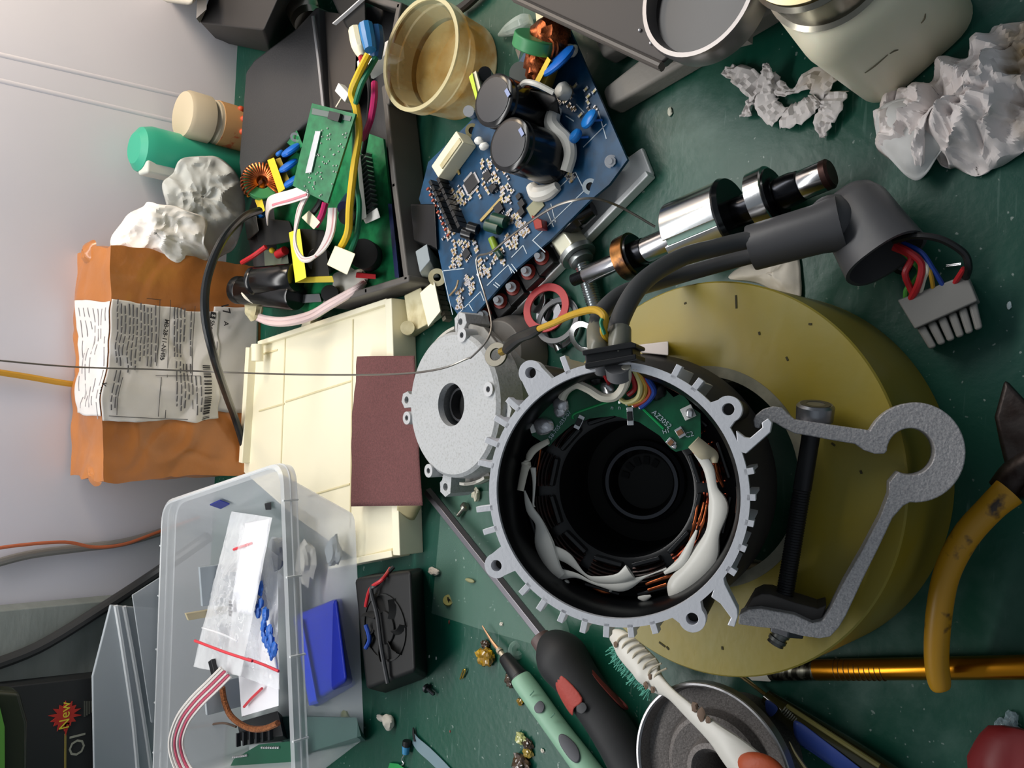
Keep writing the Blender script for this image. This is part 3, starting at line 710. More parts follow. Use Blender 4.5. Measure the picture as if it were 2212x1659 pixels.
# white two-way connector with yellow and green wires
bar4([(724, 530), (768, 548), (750, 594), (706, 572)], 2.8, 4.6, IVORY, CS, 'wire_connector', .06)
b = MB(); b.tube([P(736, 535, 4.2), P(752, 500, 4.6), P(756, 440, 4.8), P(765, 360, 4.6), P(775, 290, 4.6), P(770, 235, 4.9), P(760, 200, 5.2), P(775, 160, 5.4), P(796, 118, 5.2)], .22, 8); build('yellow_wire', b, YELW, CS)
b = MB(); b.tube([P(757, 545, 4.0), P(772, 500, 4.0), P(776, 440, 3.9), P(768, 390, 3.5), P(766, 300, 3.6), P(766, 240, 4.8), P(778, 190, 5.2), P(795, 155, 5.0), P(812, 125, 4.6)], .17, 8); build('green_wire', b, GRNW, CS)
b = MB(); b.tube([P(809, 180, 4), P(808, 215, 4.4), P(800, 260, 4), P(785, 300, 3)], .2, 8); build('magenta_wire', b, mat('magenta_wire', '#b01f5e', .4), CS)
b = MB(); b.tube([P(784, 118, 4.6), P(792, 150, 4.2), P(800, 200, 4.0), P(796, 260, 3.5), P(785, 330, 2.5)], .16, 8); build('black_wire', b, BLKW, CS)
b = MB(); b.tube([P(768, 66, 4.6), P(775, 100, 4.8), P(782, 122, 4.8)], [.42, .42, .22], 10); build('crimp_sleeve', b, IVORY, CS)
b = MB(); b.tube([P(779, 118, 4.8), P(785, 140, 4.8)], .2, 8, smooth=False); build('red_lead', b, REDW, CS)
b = MB(); b.tube([P(790, 54, 5), P(795, 80, 5), P(800, 108, 5)], [.42, .42, .34], 10); build('blue_sleeve', b, mat('blue_sleeve', '#2f78b4', .35), CS)
b = MB(); b.tube([P(812, 60, 4.4), P(815, 90, 4.4), P(812, 125, 4.4)], [.4, .42, .34], 10); build('blue_sleeve', b, mat('dark_blue_sleeve2', '#1b4a78', .35), CS)
b = MB(); b.box(P(745, 202, 4.3), (1.4, .55, .5), .9); build('white_plug', b, WHITEP, CS, bev=.05)
b = MB(); b.tube([P(738, 212, 4.2), P(726, 232, 4.4)], .07, 6, smooth=False); build('white_lead', b, WHTW, CS)
bar4([(770, 588), (812, 592), (812, 603), (768, 600)], 1.3, 1.9, REDW, CS, 'resistor')
b = MB(); b.blob(P(755, 606, 1.4), .8, 8, .4, 2, (1, 2.2, .35)); build('silicone_blob', b, GLUE, CS)
# upright daughter board
q = [(674, 223), (768, 246), (716, 441), (632, 401)]
zc = [6.2, 5.2, 5.2, 6.4]
pts = [P(x, y, z) for (x, y), z in zip(q, zc)]; nn = nrm(np.cross(pts[1] - pts[0], pts[3] - pts[0])); nn = nn if nn[2] > 0 else -nn
DF = Fr(pts[0], nn, pts[3] - pts[0]); DFl = [DF.loc(p)[:2] for p in pts]
DBo = thing('daughter_board', 'small green circuit board propped over the charger tray', 'circuit board', pts[0] * [1, 1, 0] + [0, 0, 4.9])
b = MB(DF); b.prism([tuple(p) for p in DFl], -.16, 0); build('board_plate', b, PCBG, DBo)
def dpoly(l, h0, h1, m, nm): 
    b = MB(DF); b.prism(pxl(l, DF), h0, h1); return build(nm, b, m, DBo)
dpoly([(676, 234), (760, 252), (757, 262), (674, 247)], .0, .05, mat('grey_flux', '#5f6b68', .5), 'grey_patch')
dpoly([(718, 242), (742, 248), (737, 266), (714, 259)], .05, .3, BLACK, 'chip')
dpoly([(684, 284), (695, 285), (675, 373), (662, 375)], .0, .12, SOLDER, 'solder_strip')
DOT = mat('solder_dot', '#c9cfca', .3, .6); base = None
for i in range(62):
    u, v = CR_.random(), CR_.random()
    x = 690 + 60 * u + -40 * v; y = 270 + 18 * u + 145 * v
    w = DF.U(x, y, .03)
    if base is None:
        b = MB(); b.ball(w, .055, 6, 4); base = build('solder_joint', b, DOT, DBo); bw = w
    else:
        o = base.copy(); COL.objects.link(o); o.location = Vector((w - bw) * S)
# grey square button block and dark parts between case and blue board
b = MB(); b.hexa([P(*q, .3) for q in ((918, 540), (952, 565), (950, 600), (915, 606))], [P(*q, 2.4) for q in ((897, 543), (922, 526), (929, 562), (907, 589))])
solo('grey_relay_block', b, mat('bluish_grey_block', '#8d979c', .45), 'bluish grey cube-shaped relay beside the charger tray corner', 'relay', bev=.06)
b = MB(); b.hexa([P(*q, .1) for q in ((905, 450), (955, 455), (960, 560), (915, 540))], [P(*q, 2.2) for q in ((885, 440), (940, 440), (945, 540), (893, 520))])
solo('black_relay_block', b, BLACKG, 'glossy black block between charger tray and blue board', 'block', bev=.1)
b = MB(); b.cyl(P(884, 500, 1.0), P(888, 537, 1.3), .14, n=10); b.ball(P(888, 538, 1.3), .22, 10, 8)
solo('metal_pin', b, STEEL, 'short shiny metal pin lying beside the charger tray', 'pin')
# ivory connector block
IB = thing('ivory_connector', 'ivory plastic connector housing lying beside the blue board', 'connector', P(920, 640, 0))
b = MB(); b.hexa([P(*q, 0.05) for q in ((880, 640), (910, 625), (940, 700), (895, 730))], [P(*q, 1.1) for q in ((873, 638), (910, 620), (924, 700), (884, 722))]); build('housing', b, IVORYD, IB, bev=.08)
b = MB(); b.hexa([P(*q, .1) for q in ((908, 630), (945, 605), (962, 680), (925, 708))], [P(*q, 1.9) for q in ((907, 633), (938, 606), (952, 672), (925, 706))]); build('cover', b, mat('light_ivory', '#f1ecd2', .4), IB, bev=.05)
b = MB(); b.cyl(P(886, 712, .4), P(880, 708, 1.6), .42, n=18); build('latch', b, IVORYD, IB)
b = MB(); b.ring(P(945, 600, 1.2), P(944, 599, 1.8), .22, .5, 24); build('screw_eye', b, IVORYD, IB)
for k in range(8):
    b = MB(); b.box(P(945 + k * 3.0, 612 + k * 11, 1.2), (.22, .3, .5), .5); build('contact', b, mat('dirty_contact', '#6c6557', .5, .4), IB)
# ------------------------------------------------------------------ clear food container full of spares
FROST = clear('frosted_plastic', '#e6eaee', .36, .22, bump=.1, bs=25, edge=.4)
FROSTR = clear('frosted_rim', '#e8ecef', .5, .2, edge=.4)
HR = 6.6
rim = [P(604, 1006, HR), P(352, 1092, HR), P(330, 1715, HR), P(632, 1730, HR)]
bas = [P(772, 1105, 1.85), P(560, 1150, 1.85), P(545, 1630, .05), P(792, 1600, .05)]
BX = thing('clear_container', 'frosted clear plastic food container, open, full of bags and spare parts', 'container', sum(bas) / 4)
L0, L1 = rquad(bas, .9, 6), rquad(rim, 1.3, 6)
loops = [[a * (1 - t) + b_ * t for a, b_ in zip(L0, L1)] for t in (0, .04, .35, .7, .93, 1)]
loops[0] = rquad([p * .96 + sum(bas) / 4 * .04 for p in bas], .9, 6)
b = MB(); loft(b, loops, cap0=True); build('container_wall', b, FROST, BX)
cen = sum(rim) / 4
def off(l, d, dz): 
    return [p + nrm((p - cen) * [1, 1, 0]) * d + np.array([0, 0, dz]) for p in l]
b = MB(); loft(b, [off(L1, .0, -1.0), off(L1, .28, -1.0), off(L1, .32, -.1), off(L1, .1, .05), off(L1, .0, 0)]); build('container_rim', b, FROSTR, BX)
b = MB(); b.tube(off(L1, .3, -.55), .08, 6, smooth=False, closed=True); build('rim_bead', b, FROSTR, BX)
base = None
RR = cr(rim, 1)
for (a, c, w) in ((0, 3, (.12, .35, .58, .82)), (1, 2, (.15, .32, .5, .68, .85))):
    for t in w:
        p = rim[a] * (1 - t) + rim[c] * t; p = p + nrm((p - cen) * [1, 1, 0]) * .3 + np.array([0, 0, -.5])
        b = MB(); b.box(p, (.1, .16, 1.0)); build('rim_notch', b, FROSTR, BX)
def inside(name, label, cat, mbf, m, **k):
    return solo(name, mbf, m, label, cat, **k)
# small dark pieces clinging to the right wall
def onbox(s, t): 
    a = bas[0] * (1 - s) + bas[1] * s; c = rim[0] * (1 - s) + rim[1] * s; p = a * (1 - t) + c * t; return p + nrm(cen * [1, 1, 0] - p * [1, 1, 0]) * .12
def wallpt(x, y):
    best = None
    for s_ in np.linspace(0, 1, 61):
        for t_ in np.linspace(.3, 1, 61):
            p = (bas[0] * (1 - s_) + bas[1] * s_) * (1 - t_) + (rim[0] * (1 - s_) + rim[1] * s_) * t_
            w = p - EYEP; z = w @ FWD; v = -(w @ UP) / z * IMG_F; u = (w @ RGT) / z * IMG_F
            e = (1106 + v * CR + u * SR - x) ** 2 + (829.5 + v * SR - u * CR - y) ** 2
            if best is None or e < best[0]: best = (e, p)
    return best[1] + nrm((cen - best[1]) * [1, 1, 0]) * .18
def wallchip(l, name, label, m):
    q = [wallpt(*c) for c in l]; n = nrm((cen - q[0]) * [1, 1, 0]) * .08; b = MB(); b.hexa(q, [p + n for p in q]); solo(name, b, m, label, 'chip')
wallchip([(453, 1084), (474, 1073), (495, 1081), (476, 1092)], 'blue_chip', 'dark blue diamond-shaped chip on the right end wall of the clear container', mat('indigo', '#25307f', .4))
wallchip([(573, 1080), (588, 1079), (588, 1092), (574, 1093)], 'black_chip', 'tiny black square chip near the front right corner of the clear container', BLACK)
# blue tool handle
BH = thing('blue_box', 'blue plastic box lying in the front of the clear container', 'plastic box', P(700, 1400, .3))
b = MB(); b.hexa([P(*q, .4) for q in ((650, 1330), (742, 1290), (770, 1480), (682, 1530))], [P(*q, 3.2) for q in ((632, 1330), (728, 1292), (750, 1470), (668, 1526))])
build('box_body', b, mat('cobalt_plastic', '#1a2fb4', .35), BH, bev=.25)
b = MB(); b.hexa([P(*q, 3.2) for q in ((634, 1340), (655, 1336), (690, 1520), (668, 1526))], [P(*q, 3.5) for q in ((636, 1345), (652, 1340), (684, 1512), (670, 1518))])
build('box_rib', b, mat('bright_cobalt', '#2a45d8', .3), BH, bev=.06)
b = MB(); b.hexa([P(*q, .2) for q in ((560, 1555), (620, 1545), (780, 1560), (790, 1600), (650, 1640))], [P(*q, 1.0) for q in ((555, 1555), (620, 1548), (770, 1550), (780, 1590), (650, 1630))])
inside('green_folded_card', 'dark green card lying on the bottom of the clear container', 'card', b, mat('dull_teal', '#41625c', .6))
# padded white card and zip bags
b = MB(); b.hexa([P(*q, 3.4) for q in ((516, 1440), (602, 1440), (602, 1520), (524, 1550))], [P(*q, 3.7) for q in ((514, 1440), (602, 1440), (602, 1525), (522, 1548))])
inside('white_card', 'white card standing out below the zip bags in the clear container', 'card', b, mat('paper_white', '#e9e9ee', .6), bev=.03)
ZIPM = clear('zip_bag_film', '#f4f6f9', .17, .07, bump=1.0, bs=110, edge=.5)
ZIPW = mat('white_padding', '#e6e8ee', .5, bump=.4, bs=60)
def bag(name, label, pts, zs, seed, th=.5, pad=None):
    T = thing(name, label, 'bag', P(pts[0][0], pts[0][1], 0), 'zip bags in the clear container')
    q = [P(x, y, z) for (x, y), z in zip(pts, zs)]
    def f(sg, am):
        def g(u, v):
            p = (q[0] * (1 - u) + q[1] * u) * (1 - v) + (q[3] * (1 - u) + q[2] * u) * v
            e = math.sin(math.pi * u) * math.sin(math.pi * v)
            n = noise.noise(Vector(p) * .8 + Vector((seed, 0, sg))) * .6 + abs(noise.noise(Vector(p) * 1.9 + Vector((seed, 4, sg)))) * .5
            return p + np.array([0, 0, sg * th * e + n * am * (.25 + e)])
        return g
    b = MB(); b.grid(f(1, .7), 40, 40); build('bag_film', b, ZIPM, T, sharp=20)
    b = MB(); b.grid(f(-1, .4), 20, 20); build('bag_back', b, ZIPM, T, sharp=20)
    if pad:
        qq = [P(x, y, z) for (x, y), z in pad]
        b = MB(); b.grid(lambda u, v: (qq[0] * (1 - u) + qq[1] * u) * (1 - v) + (qq[3] * (1 - u) + qq[2] * u) * v + np.array([0, 0, .12 * noise.noise(Vector((u * 6, v * 6, seed)))]), 16, 16); build('white_contents', b, ZIPW, T, sol=.1)
    return T
RZ = mat('red_zip', '#d8434c', .4)
B1 = bag('zip_bag', 'long glossy zip bag with white card inside, red line across its middle', [(500, 1105), (590, 1118), (520, 1460), (418, 1440)], [4.6, 5.0, 5.6, 5.8], 2, .5, [((530, 1130), 5.0), ((585, 1120), 5.0), ((545, 1330), 5.3), ((498, 1320), 5.3)])
b = MB(); b.tube([P(421, 1384, 6.6), P(455, 1397, 6.6), P(490, 1410, 6.5), P(545, 1428, 6.3)], .09, 6); build('zip_line', b, RZ, B1)
b = MB(); b.tube([P(437, 1356, 6.6), P(480, 1370, 6.7), P(512, 1385, 6.5)], .07, 6); build('zip_track', b, ZIPM, B1)
B2 = bag('zip_bag', 'zip bag packed with white card and bluish parts, nearest the container front', [(520, 1130), (600, 1200), (603, 1490), (490, 1450)], [3.8, 3.8, 4.4, 4.6], 7, .4, [((545, 1200), 4.1), ((562, 1210), 4.1), ((600, 1450), 4.4), ((530, 1440), 4.5)])
b = MB(); b.tube([P(505, 1187, 5.2), P(525, 1180, 5.2), P(546, 1173, 5.1)], .09, 6); build('zip_line', b, RZ, B2)
b = MB(); b.tube([P(535, 1423, 5.3), P(570, 1436, 5.2), P(602, 1450, 5.1)], .09, 6); build('zip_line', b, RZ, B2)
b = MB(); b.tube([P(527, 1527, 4.0), P(545, 1507, 4.0), P(566, 1487, 4.0)], .09, 6); build('zip_line', b, RZ, B2)
b = MB(); R_ = random.Random(3)
for k in range(26):
    t = R_.random(); b.blob(P(555 + 34 * t + R_.uniform(-8, 8), 1270 + 150 * t + R_.uniform(-12, 12), 4.9), R_.uniform(.15, .34), k, .6, 2, (1.4, .8, .5), 8, 6)
build('blue_print', b, mat('blue_scribble', '#2b62b8', .4), B2)
b = MB()
for k in range(5): b.box(P(497, 1300 + k * 7, 5.65), (.16, .5 if k % 2 else .3, .04), .1)
build('printed_mark', b, INKD, B1)
# ribbon cable in loops, red stripes
RIB = mat('ribbon_cable_white', '#d9d4cf', .5); RIBR = mat('ribbon_cable_red', '#c2506a', .5)
RC = thing('ribbon_cable', 'white ribbon cable with pink dashes curling over the container rim', 'ribbon cable', P(400, 1560, 0))
path = [P(488, 1452, 6.0), P(460, 1480, 6.4), P(420, 1520, 6.9), P(392, 1560, 7.0), P(380, 1610, 6.8), P(398, 1665, 6.4), P(440, 1710, 6.0)]
for k in range(6):
    o_ = (k - 2.5) * .17
    q = cr(path, 6); s_ = []
    for i, p in enumerate(q):
        a = nrm(q[min(i + 1, len(q) - 1)] - q[max(i - 1, 0)]); n = nrm(np.cross(a, nrm(ray(420, 1560)))); s_.append(p + n * o_)
    b = MB(); b.tube(s_, .085, 6, smooth=False); build('ribbon_strand', b, RIBR if k in (2, 4) else RIB, RC)
b = MB(); b.box(P(462, 1440, 5.9), (.9, .5, .4), .6); build('ribbon_plug', b, BLACK, RC, bev=.05)
# braided copper strap, black finned part, green board with pins
b = MB(); b.tube([P(480, 1485, 4.2), P(485, 1515, 4.0), P(500, 1548, 3.8), P(535, 1572, 3.8), P(570, 1574, 3.8), P(600, 1562, 3.8)], .2, 8)
solo('braided_strap', b, mat('braided_copper', '#a5683f', .5, .6, '#6e4126', 900, bump=.8, bs=1500), 'braided copper lead curving through the bottom of the clear container', 'wire')
b = MB(); b.tube([P(388, 1574, 3), P(430, 1570, 3), P(480, 1562, 3), P(510, 1570, 3)], .08, 6)
solo('thin_brown_lead', b, mat('brown_lead', '#564438', .5), 'thin brown lead lying straight across the clear container bottom', 'wire')
HS = thing('finned_block', 'black plastic block with a row of slots inside the clear container', 'block', P(550, 1570, .5))
b = MB(); b.hexa([P(*q, .6) for q in ((520, 1570), (610, 1545), (625, 1600), (530, 1610))], [P(*q, 2.2) for q in ((512, 1560), (600, 1535), (612, 1590), (520, 1600))]); build('block_body', b, BLACK, HS, bev=.08)
for k in range(6):
    b = MB(); b.box(P(515 + k * 14, 1598 - k * 3, 2.3), (.9, .16, .3), .1); build('block_fin', b, mat('fin_black', '#26272b', .3), HS)
GB = thing('spare_board', 'green circuit board with pin rows at the container bottom', 'circuit board', P(550, 1630, .5))
b = MB(); b.hexa([P(*q, 1.9) for q in ((505, 1640), (560, 1608), (640, 1600), (650, 1680), (480, 1690))], [P(*q, 2.1) for q in ((505, 1640), (560, 1608), (640, 1600), (650, 1680), (480, 1690))]); build('board_plate', b, mat('deep_green_board', '#14503a', .4), GB)
for k in range(16):
    x, y = (504 + k * 4, 1636 - k * .6) if k < 8 else (566 + (k - 8) * 5, 1615)
    b = MB(); b.ball(P(x, y, 2.2), .1, 6, 4); build('board_pin', b, SOLDER, GB)
# jumble of half-seen dull parts in the box
LUMP = [(600, 1190, .1, '#a7acb1', .9, 'light grey', 'at the right end of the container floor'), (660, 1215, .1, '#b8b7b2', 1.0, 'beige-grey', 'against the front wall near the right end'), (720, 1190, .1, '#8f989f', .7, 'dull grey', 'in the front right corner'), (710, 1260, .1, '#a5898a', .8, 'pinkish', 'at the front wall left of the corner'), (590, 1280, .1, '#8792a0', 1.1, 'slate', 'on the floor behind the blue box'), (745, 1555, .1, '#8f8f5c', .45, 'olive yellow', 'at the front left corner')]
for i, (x, y, z, cl, r, cn, wh) in enumerate(LUMP):
    b = MB(); b.blob(P(x, y, z + (1.9 if i in (0, 1, 2) else 0) + r * .5), r, i, .5, 1.6, (1.3, .9, .5), 16, 10)
    solo('wrapped_part', b, mat('lump_%s' % cl[1:], cl, .5), 'blurred %s small part %s' % (cn, wh), 'spare part', 'spare parts in the clear container', sharp=25)
YB = (bas[1][1] + bas[2][1]) / 2 - .5
for i, (x0, x1, y0, y1, cl, cn, wh) in enumerate(((455, 560, 1235, 1262, '#7c8894', 'blue-grey', 'near the right end'), (400, 560, 1325, 1340, '#b9ad8d', 'thin beige', 'right of the zip bags'), (430, 560, 1225, 1310, '#9aa3aa', 'broad grey', 'behind the bags on the right'), (470, 560, 1350, 1400, '#8b95a0', 'dull slate', 'behind the middle of the bags'), (440, 560, 1480, 1545, '#a9b1b6', 'pale grey', 'behind the ribbon cable'))):
    yb = YB - .35 * (i % 3); t0, t1 = W(x0, y0, yb), W(x0 + 6, y1, yb); b = MB()
    b.hexa([t0 * [1, 1, 0] + [0, -.1, .1], t1 * [1, 1, 0] + [0, -.1, .1], t1 * [1, 1, 0] + [0, .15, .1], t0 * [1, 1, 0] + [0, .15, .1]], [t0 + [0, -.1, 0], t1 + [0, -.1, 0], t1 + [0, .15, 0], t0 + [0, .15, 0]])
    solo('upright_strip', b, mat('strip_%s' % cl[1:], cl, .5), '%s strip upright at the clear container back wall, %s' % (cn, wh), 'spare part', 'spare strips in the clear container', bev=.04)

# ------------------------------------------------------------------ lid and a second frosted box behind it
FR2 = clear('frosted_lid_plastic', '#b9c1c7', .72, .3, edge=.2)
T2 = thing('container_lid', 'frosted plastic lid leaning on the wall left of the open container', 'lid', P(530, 1560, 0))
T_ = [W(240, 1307, WY - 4), W(200, 1462, WY - 4), W(205, 1760, WY - 4)]; B_ = [W(525, 1780, WY - 3.6), W(515, 1330, WY - 3.6)]
LF = Fr(T_[1], np.cross(T_[2] - T_[1], B_[0] - T_[2]), T_[2] - T_[1]); 
if LF.z[1] > 0: LF = Fr(T_[1], -LF.z, T_[2] - T_[1])
pl = [tuple(LF.loc(p)[:2]) for p in (T_ + B_)]
b = MB(LF); b.prism(pl, -.25, 0); build('lid_plate', b, FR2, T2, bev=.08)
for l in ([(250, 1308), (265, 1400), (288, 1560), (302, 1720)], [(268, 1310), (292, 1440), (318, 1600), (334, 1720)]):
    b = MB(); b.tube([LF.U(x, y, .1) for x, y in l], .15, 6); build('lid_rim', b, FROSTR, T2)
b = MB(); b.prism([tuple(LF.L(x, y)[:2]) for x, y in ((284, 1285), (345, 1240), (470, 1260), (470, 1560), (330, 1560))], 0, .2) if False else None
LF2 = Fr(LF.o + LF.z * .9, LF.z, LF.x)
b = MB(LF2); b.prism([tuple(LF2.L(x, y)[:2]) for x, y in ((284, 1285), (345, 1246), (500, 1300), (500, 1560), (325, 1560))], 0, .15)
solo('frosted_cover', b, clear('thin_lid_plastic', '#c3cad0', .5, .3, edge=.2), 'thinner frosted cover wedged between the leaning lid and open container', 'lid', bev=.03)

# ------------------------------------------------------------------ dark carton with a starburst, green-edged packet
NB = thing('dark_carton', 'dark carton with red and yellow starburst at the far left', 'box', W(110, 1560, WY - 2) * [1, 1, 0])
fb = WY - 3.0
q = [W(-60, 1492, fb), W(400, 1440, fb), W(400, 1800, fb), W(-60, 1800, fb)]
b = MB(); b.hexa([p + np.array([0, 2.6, 0]) for p in q], q); build('carton', b, mat('dark_carton', '#232526', .6), NB, bev=.1)
FN = Fr(W(140, 1550, fb), (0, -1, 0), (1, 0, 0)); 
st = []
cxy = FN.L(140, 1545)[:2]
rr_ = float(np.linalg.norm(FN.L(172, 1545)[:2] - cxy))
for k in range(28):
    a = 2 * math.pi * k / 28; r = rr_ * (1 if k % 2 == 0 else .62) * (1 + .12 * math.sin(k * 2.3)); st.append((cxy[0] + r * math.cos(a), cxy[1] + r * math.sin(a)))
b = MB(FN); b.prism(st, .02, .06); build('starburst', b, mat('starburst_red', '#b02c22', .5), NB)
tl = [FN.L(150, 1560)[:2], FN.L(138, 1562)[:2], FN.L(141, 1590)[:2]]
b = MB(FN); b.prism([tuple(t) for t in tl], .02, .06); build('starburst_tail', b, MATS['starburst_red'], NB)
b = MB(FN); b.prism(pxl([(139, 1585), (143, 1585), (142, 1800), (137, 1800)], FN), .02, .05); build('printed_rule', b, mat('olive_print', '#8a7c3c', .5), NB)
writing('New', FN, tuple(cxy), rr_ * .95, mat('print_yellow', '#d8c83a', .5), NB, 'lettering', 0.0, .07)
writing('OI', FN, tuple(FN.L(168, 1608)[:2]), 1.5, mat('print_grey', '#9b9c8d', .5), NB, 'lettering', 0, .03)
b = MB(FN)
for k in range(4): b.prism(pxl([(181 + k * 5, 1514), (184 + k * 5, 1514), (184 + k * 5, 1548 - k * 3), (181 + k * 5, 1548 - k * 3)], FN), .02, .04)
build('printed_text', b, mat('print_dim', '#56584f', .6), NB)
GP = thing('green_packet', 'dark glossy pouch with lime green edge at the far left corner', 'pouch', W(20, 1600, WY - 5) * [1, 1, 0])
b = MB(); q = [W(-80, 1488, WY - 6), W(45, 1496, WY - 6), W(62, 1560, WY - 6), W(58, 1780, WY - 6), W(-80, 1780, WY - 6)]
b.hexa([p + np.array([0, 1.5, 0]) for p in q], q); build('pouch', b, mat('olive_film', '#33362a', .2), GP, bev=.3)
b = MB(); q = [W(-80, 1498, WY - 6.2), W(-4, 1512, WY - 6.2), W(10, 1570, WY - 6.2), W(11, 1780, WY - 6.2), W(-80, 1780, WY - 6.2)]
b.hexa([p + np.array([0, .15, 0]) for p in q], q); build('green_edge', b, mat('lime_film', '#5f9a42', .3), GP)

# ------------------------------------------------------------------ black fan beside the panel
FA = thing('cooling_fan', 'black square cooling fan lying beside the clear container', 'fan', P(850, 1350, 0))
b = MB(); b.hexa([P(*q, .02) for q in ((800, 1240), (915, 1225), (925, 1465), (830, 1500))], [P(*q, 2.6) for q in ((765, 1250), (888, 1232), (898, 1450), (790, 1490))]); build('fan_frame', b, mat('fan_black', '#0c0d0e', .55), FA, bev=.25)
fc = P(830, 1355, 2.65)
b = MB(); b.ring(fc - [0, 0, .1], fc + [0, 0, .03], 1.8, 1.9, 40); build('fan_ring', b, mat('fan_ring', '#0f1011', .6), FA)
b = MB(); b.cyl(fc - [0, 0, .2], fc + [0, 0, .1], .95, n=28); hub = build('fan_hub', b, BLACKM, FA, bev=.06)
for k in range(7):
    a = 2 * math.pi * k / 7; b = MB()
    b.strip([fc + np.array([math.cos(a + t * .5) * r, math.sin(a + t * .5) * r, -.05 + .1 * t]) for t, r in ((0, .95), (.5, 1.45), (1, 1.95))], .7, .05, (math.cos(a + 1.5), math.sin(a + 1.5), .8)); build('fan_blade', b, BLACKM, FA)
b = MB(); b.tube([P(843, 1228, 2.0), P(826, 1252, 3.0), P(800, 1272, 3.1), P(790, 1310, 3.0)], .11, 8); build('red_lead', b, REDW, FA)
b = MB(); b.tube([P(850, 1225, 2.0), P(815, 1262, 3.0), P(802, 1275, 3.1), P(815, 1330, 3.0), P(824, 1400, 3.0), P(838, 1475, 2.8)], .13, 8); build('black_lead', b, mat('lead_grey', '#323336', .35), FA)
b = MB(); b.tube([P(790, 1350, 2.9), P(798, 1380, 2.9), P(790, 1400, 2.9)], .13, 8); build('blue_lead', b, BLUW, FA)
# ------------------------------------------------------------------ blue driver board on its aluminium heat-sink
ZP = 2.0
BB = thing('driver_board', 'large blue circuit board with two big black capacitors on a metal heat-sink', 'circuit board', P(1150, 500, 0))
outl = [(1222, 45), (1355, 345), (1316, 398), (1273, 434), (1187, 520), (1110, 585), (1023, 683), (1003, 700), (968, 650), (946, 540), (905, 430), (925, 350), (1010, 268), (1085, 190), (1135, 110), (1175, 60)]
b = MB(); b.prism([tuple(p[:2]) for p in px(outl, ZP)], ZP - .16, ZP); build('board_plate', b, PCBB, BB)
BF = Fr(P(1100, 500, ZP), (0, 0, 1), P(1273, 434, ZP) - P(1023, 683, ZP))        # x along the long lower edge
ang = math.atan2(BF.x[1], BF.x[0])
HSM = mat('bright_aluminium', '#f0f2f3', .42, .3)
b = MB(); b.prism([tuple(p[:2]) for p in px([(1386, 318), (1408, 374), (1278, 496), (1050, 742), (1000, 700), (1270, 400)], .3)], .0, .3)
hs = build('heat_sink', b, HSM, BB, bev=.08)
b = MB(); p, q = P(1406, 376, .35), P(1045, 745, .35); d = nrm(q - p); s_ = np.cross(d, [0, 0, 1]) * .16
b.hexa([p - s_ - [0, 0, .3], q - s_ - [0, 0, .3], q + s_ - [0, 0, .3], p + s_ - [0, 0, .3]], [p - s_ + [0, 0, .35], q - s_ + [0, 0, .35], q + s_ + [0, 0, .35], p + s_ + [0, 0, .35]])
build('heat_sink_lip', b, HSM, BB, bev=.06)
for x, y in ((1345, 352), (1240, 460)):
    b = MB(); b.cyl(P(x, y, .3), P(x - 14, y - 2, 1.8), .4, n=20); build('standoff', b, HSM, BB)
def bbox(x, y, dx, dy, h, m, nm, rz=0.0, z=ZP, bev=.02, par=None):
    b = MB(); b.box(P(x, y, z + h / 2), (dx, dy, h), ang + rz); return build(nm, b, m, par or BB, bev=bev)
# power transistors clamped along the edge with red-washered screws
tb = None
for (x, y) in ((1172, 556), (1143, 588), (1110, 622), (1083, 651), (1050, 683)):
    b = MB(); b.box(P(x + 4, y + 3, .9), (1.15, 1.5, .6), ang); t = build('power_transistor', b, BLACK, BB, bev=.08)
    b = MB(); b.cyl(P(x, y, 1.2), P(x - 2, y - 1, 1.3), .42, n=20); build('red_washer', b, mat('red_washer', '#8c2a20', .5), t)
    b = MB(); b.rev(P(x - 3, y - 1, 1.3), P(x - 12, y - 4, 2.3), [(0, .27), (.35, .27), (.36, .17), (1, .15)], 14); build('screw', b, SOLDER, t)
b = MB(); b.tube([P(1200, 525, 1.1), P(1218, 498, 1.3), P(1245, 470, 1.3), P(1282, 450, 1.1)], [.5, .5, .65, .4], 10); build('clamp_bracket', b, BLACKG, BB)
b = MB(); b.cyl(P(1243, 460, 1.3), P(1240, 459, 1.6), .4, n=8); build('bracket_bolt', b, SOLDER, BB)
# the two large capacitors
def bigcap(bx, by, tx, ty, r, h):
    q = P(bx, by, ZP); canc(q + [0, 0, h], q, r, BB, BLACKG)
bigcap(1194, 345, 0, 0, 1.27, 3.2); bigcap(1160, 254, 0, 0, 1.27, 3.2)
for (x, y) in ((1126, 285), (1096, 200)):
    b = MB(); b.box(P(x, y, ZP + 3.29), (.42, .2, .02), .6); build('capacitor_print', b, mat('lavender_print', '#93a0c8', .4), BB)
b = MB(); b.hexa([P(*q, ZP) for q in ((1155, 225), (1200, 235), (1215, 260), (1165, 250))], [P(*q, ZP + 1.9) for q in ((1130, 190), (1180, 195), (1205, 205), (1200, 228))])
build('black_relay', b, mat('sleeve_black', '#1c1c1d', .5), BB, bev=.2)
b = MB(); b.tube([P(1123, 190, ZP + 2.3), P(1135, 178, ZP + 2.4), P(1160, 182, ZP + 2.3), P(1196, 200, ZP + 1.8)], .14, 8); build('silicone_strand', b, GLUE, BB)
b = MB(); b.tube([P(1200, 235, ZP + .4), P(1192, 265, ZP + .6), P(1202, 285, ZP + .6), P(1225, 305, ZP + .5), P(1232, 335, ZP + .5), P(1223, 370, ZP + .5)], [.35, .4, .42, .35, .33, .3], 10); build('silicone_strand', b, GLUE, BB)
b = MB(); b.tube([P(1148, 402, ZP + .2), P(1160, 418, ZP + .2), P(1185, 415, ZP + .2), P(1205, 402, ZP + .2)], [.3, .42, .38, .25], 10); build('silicone_strand', b, GLUE, BB)
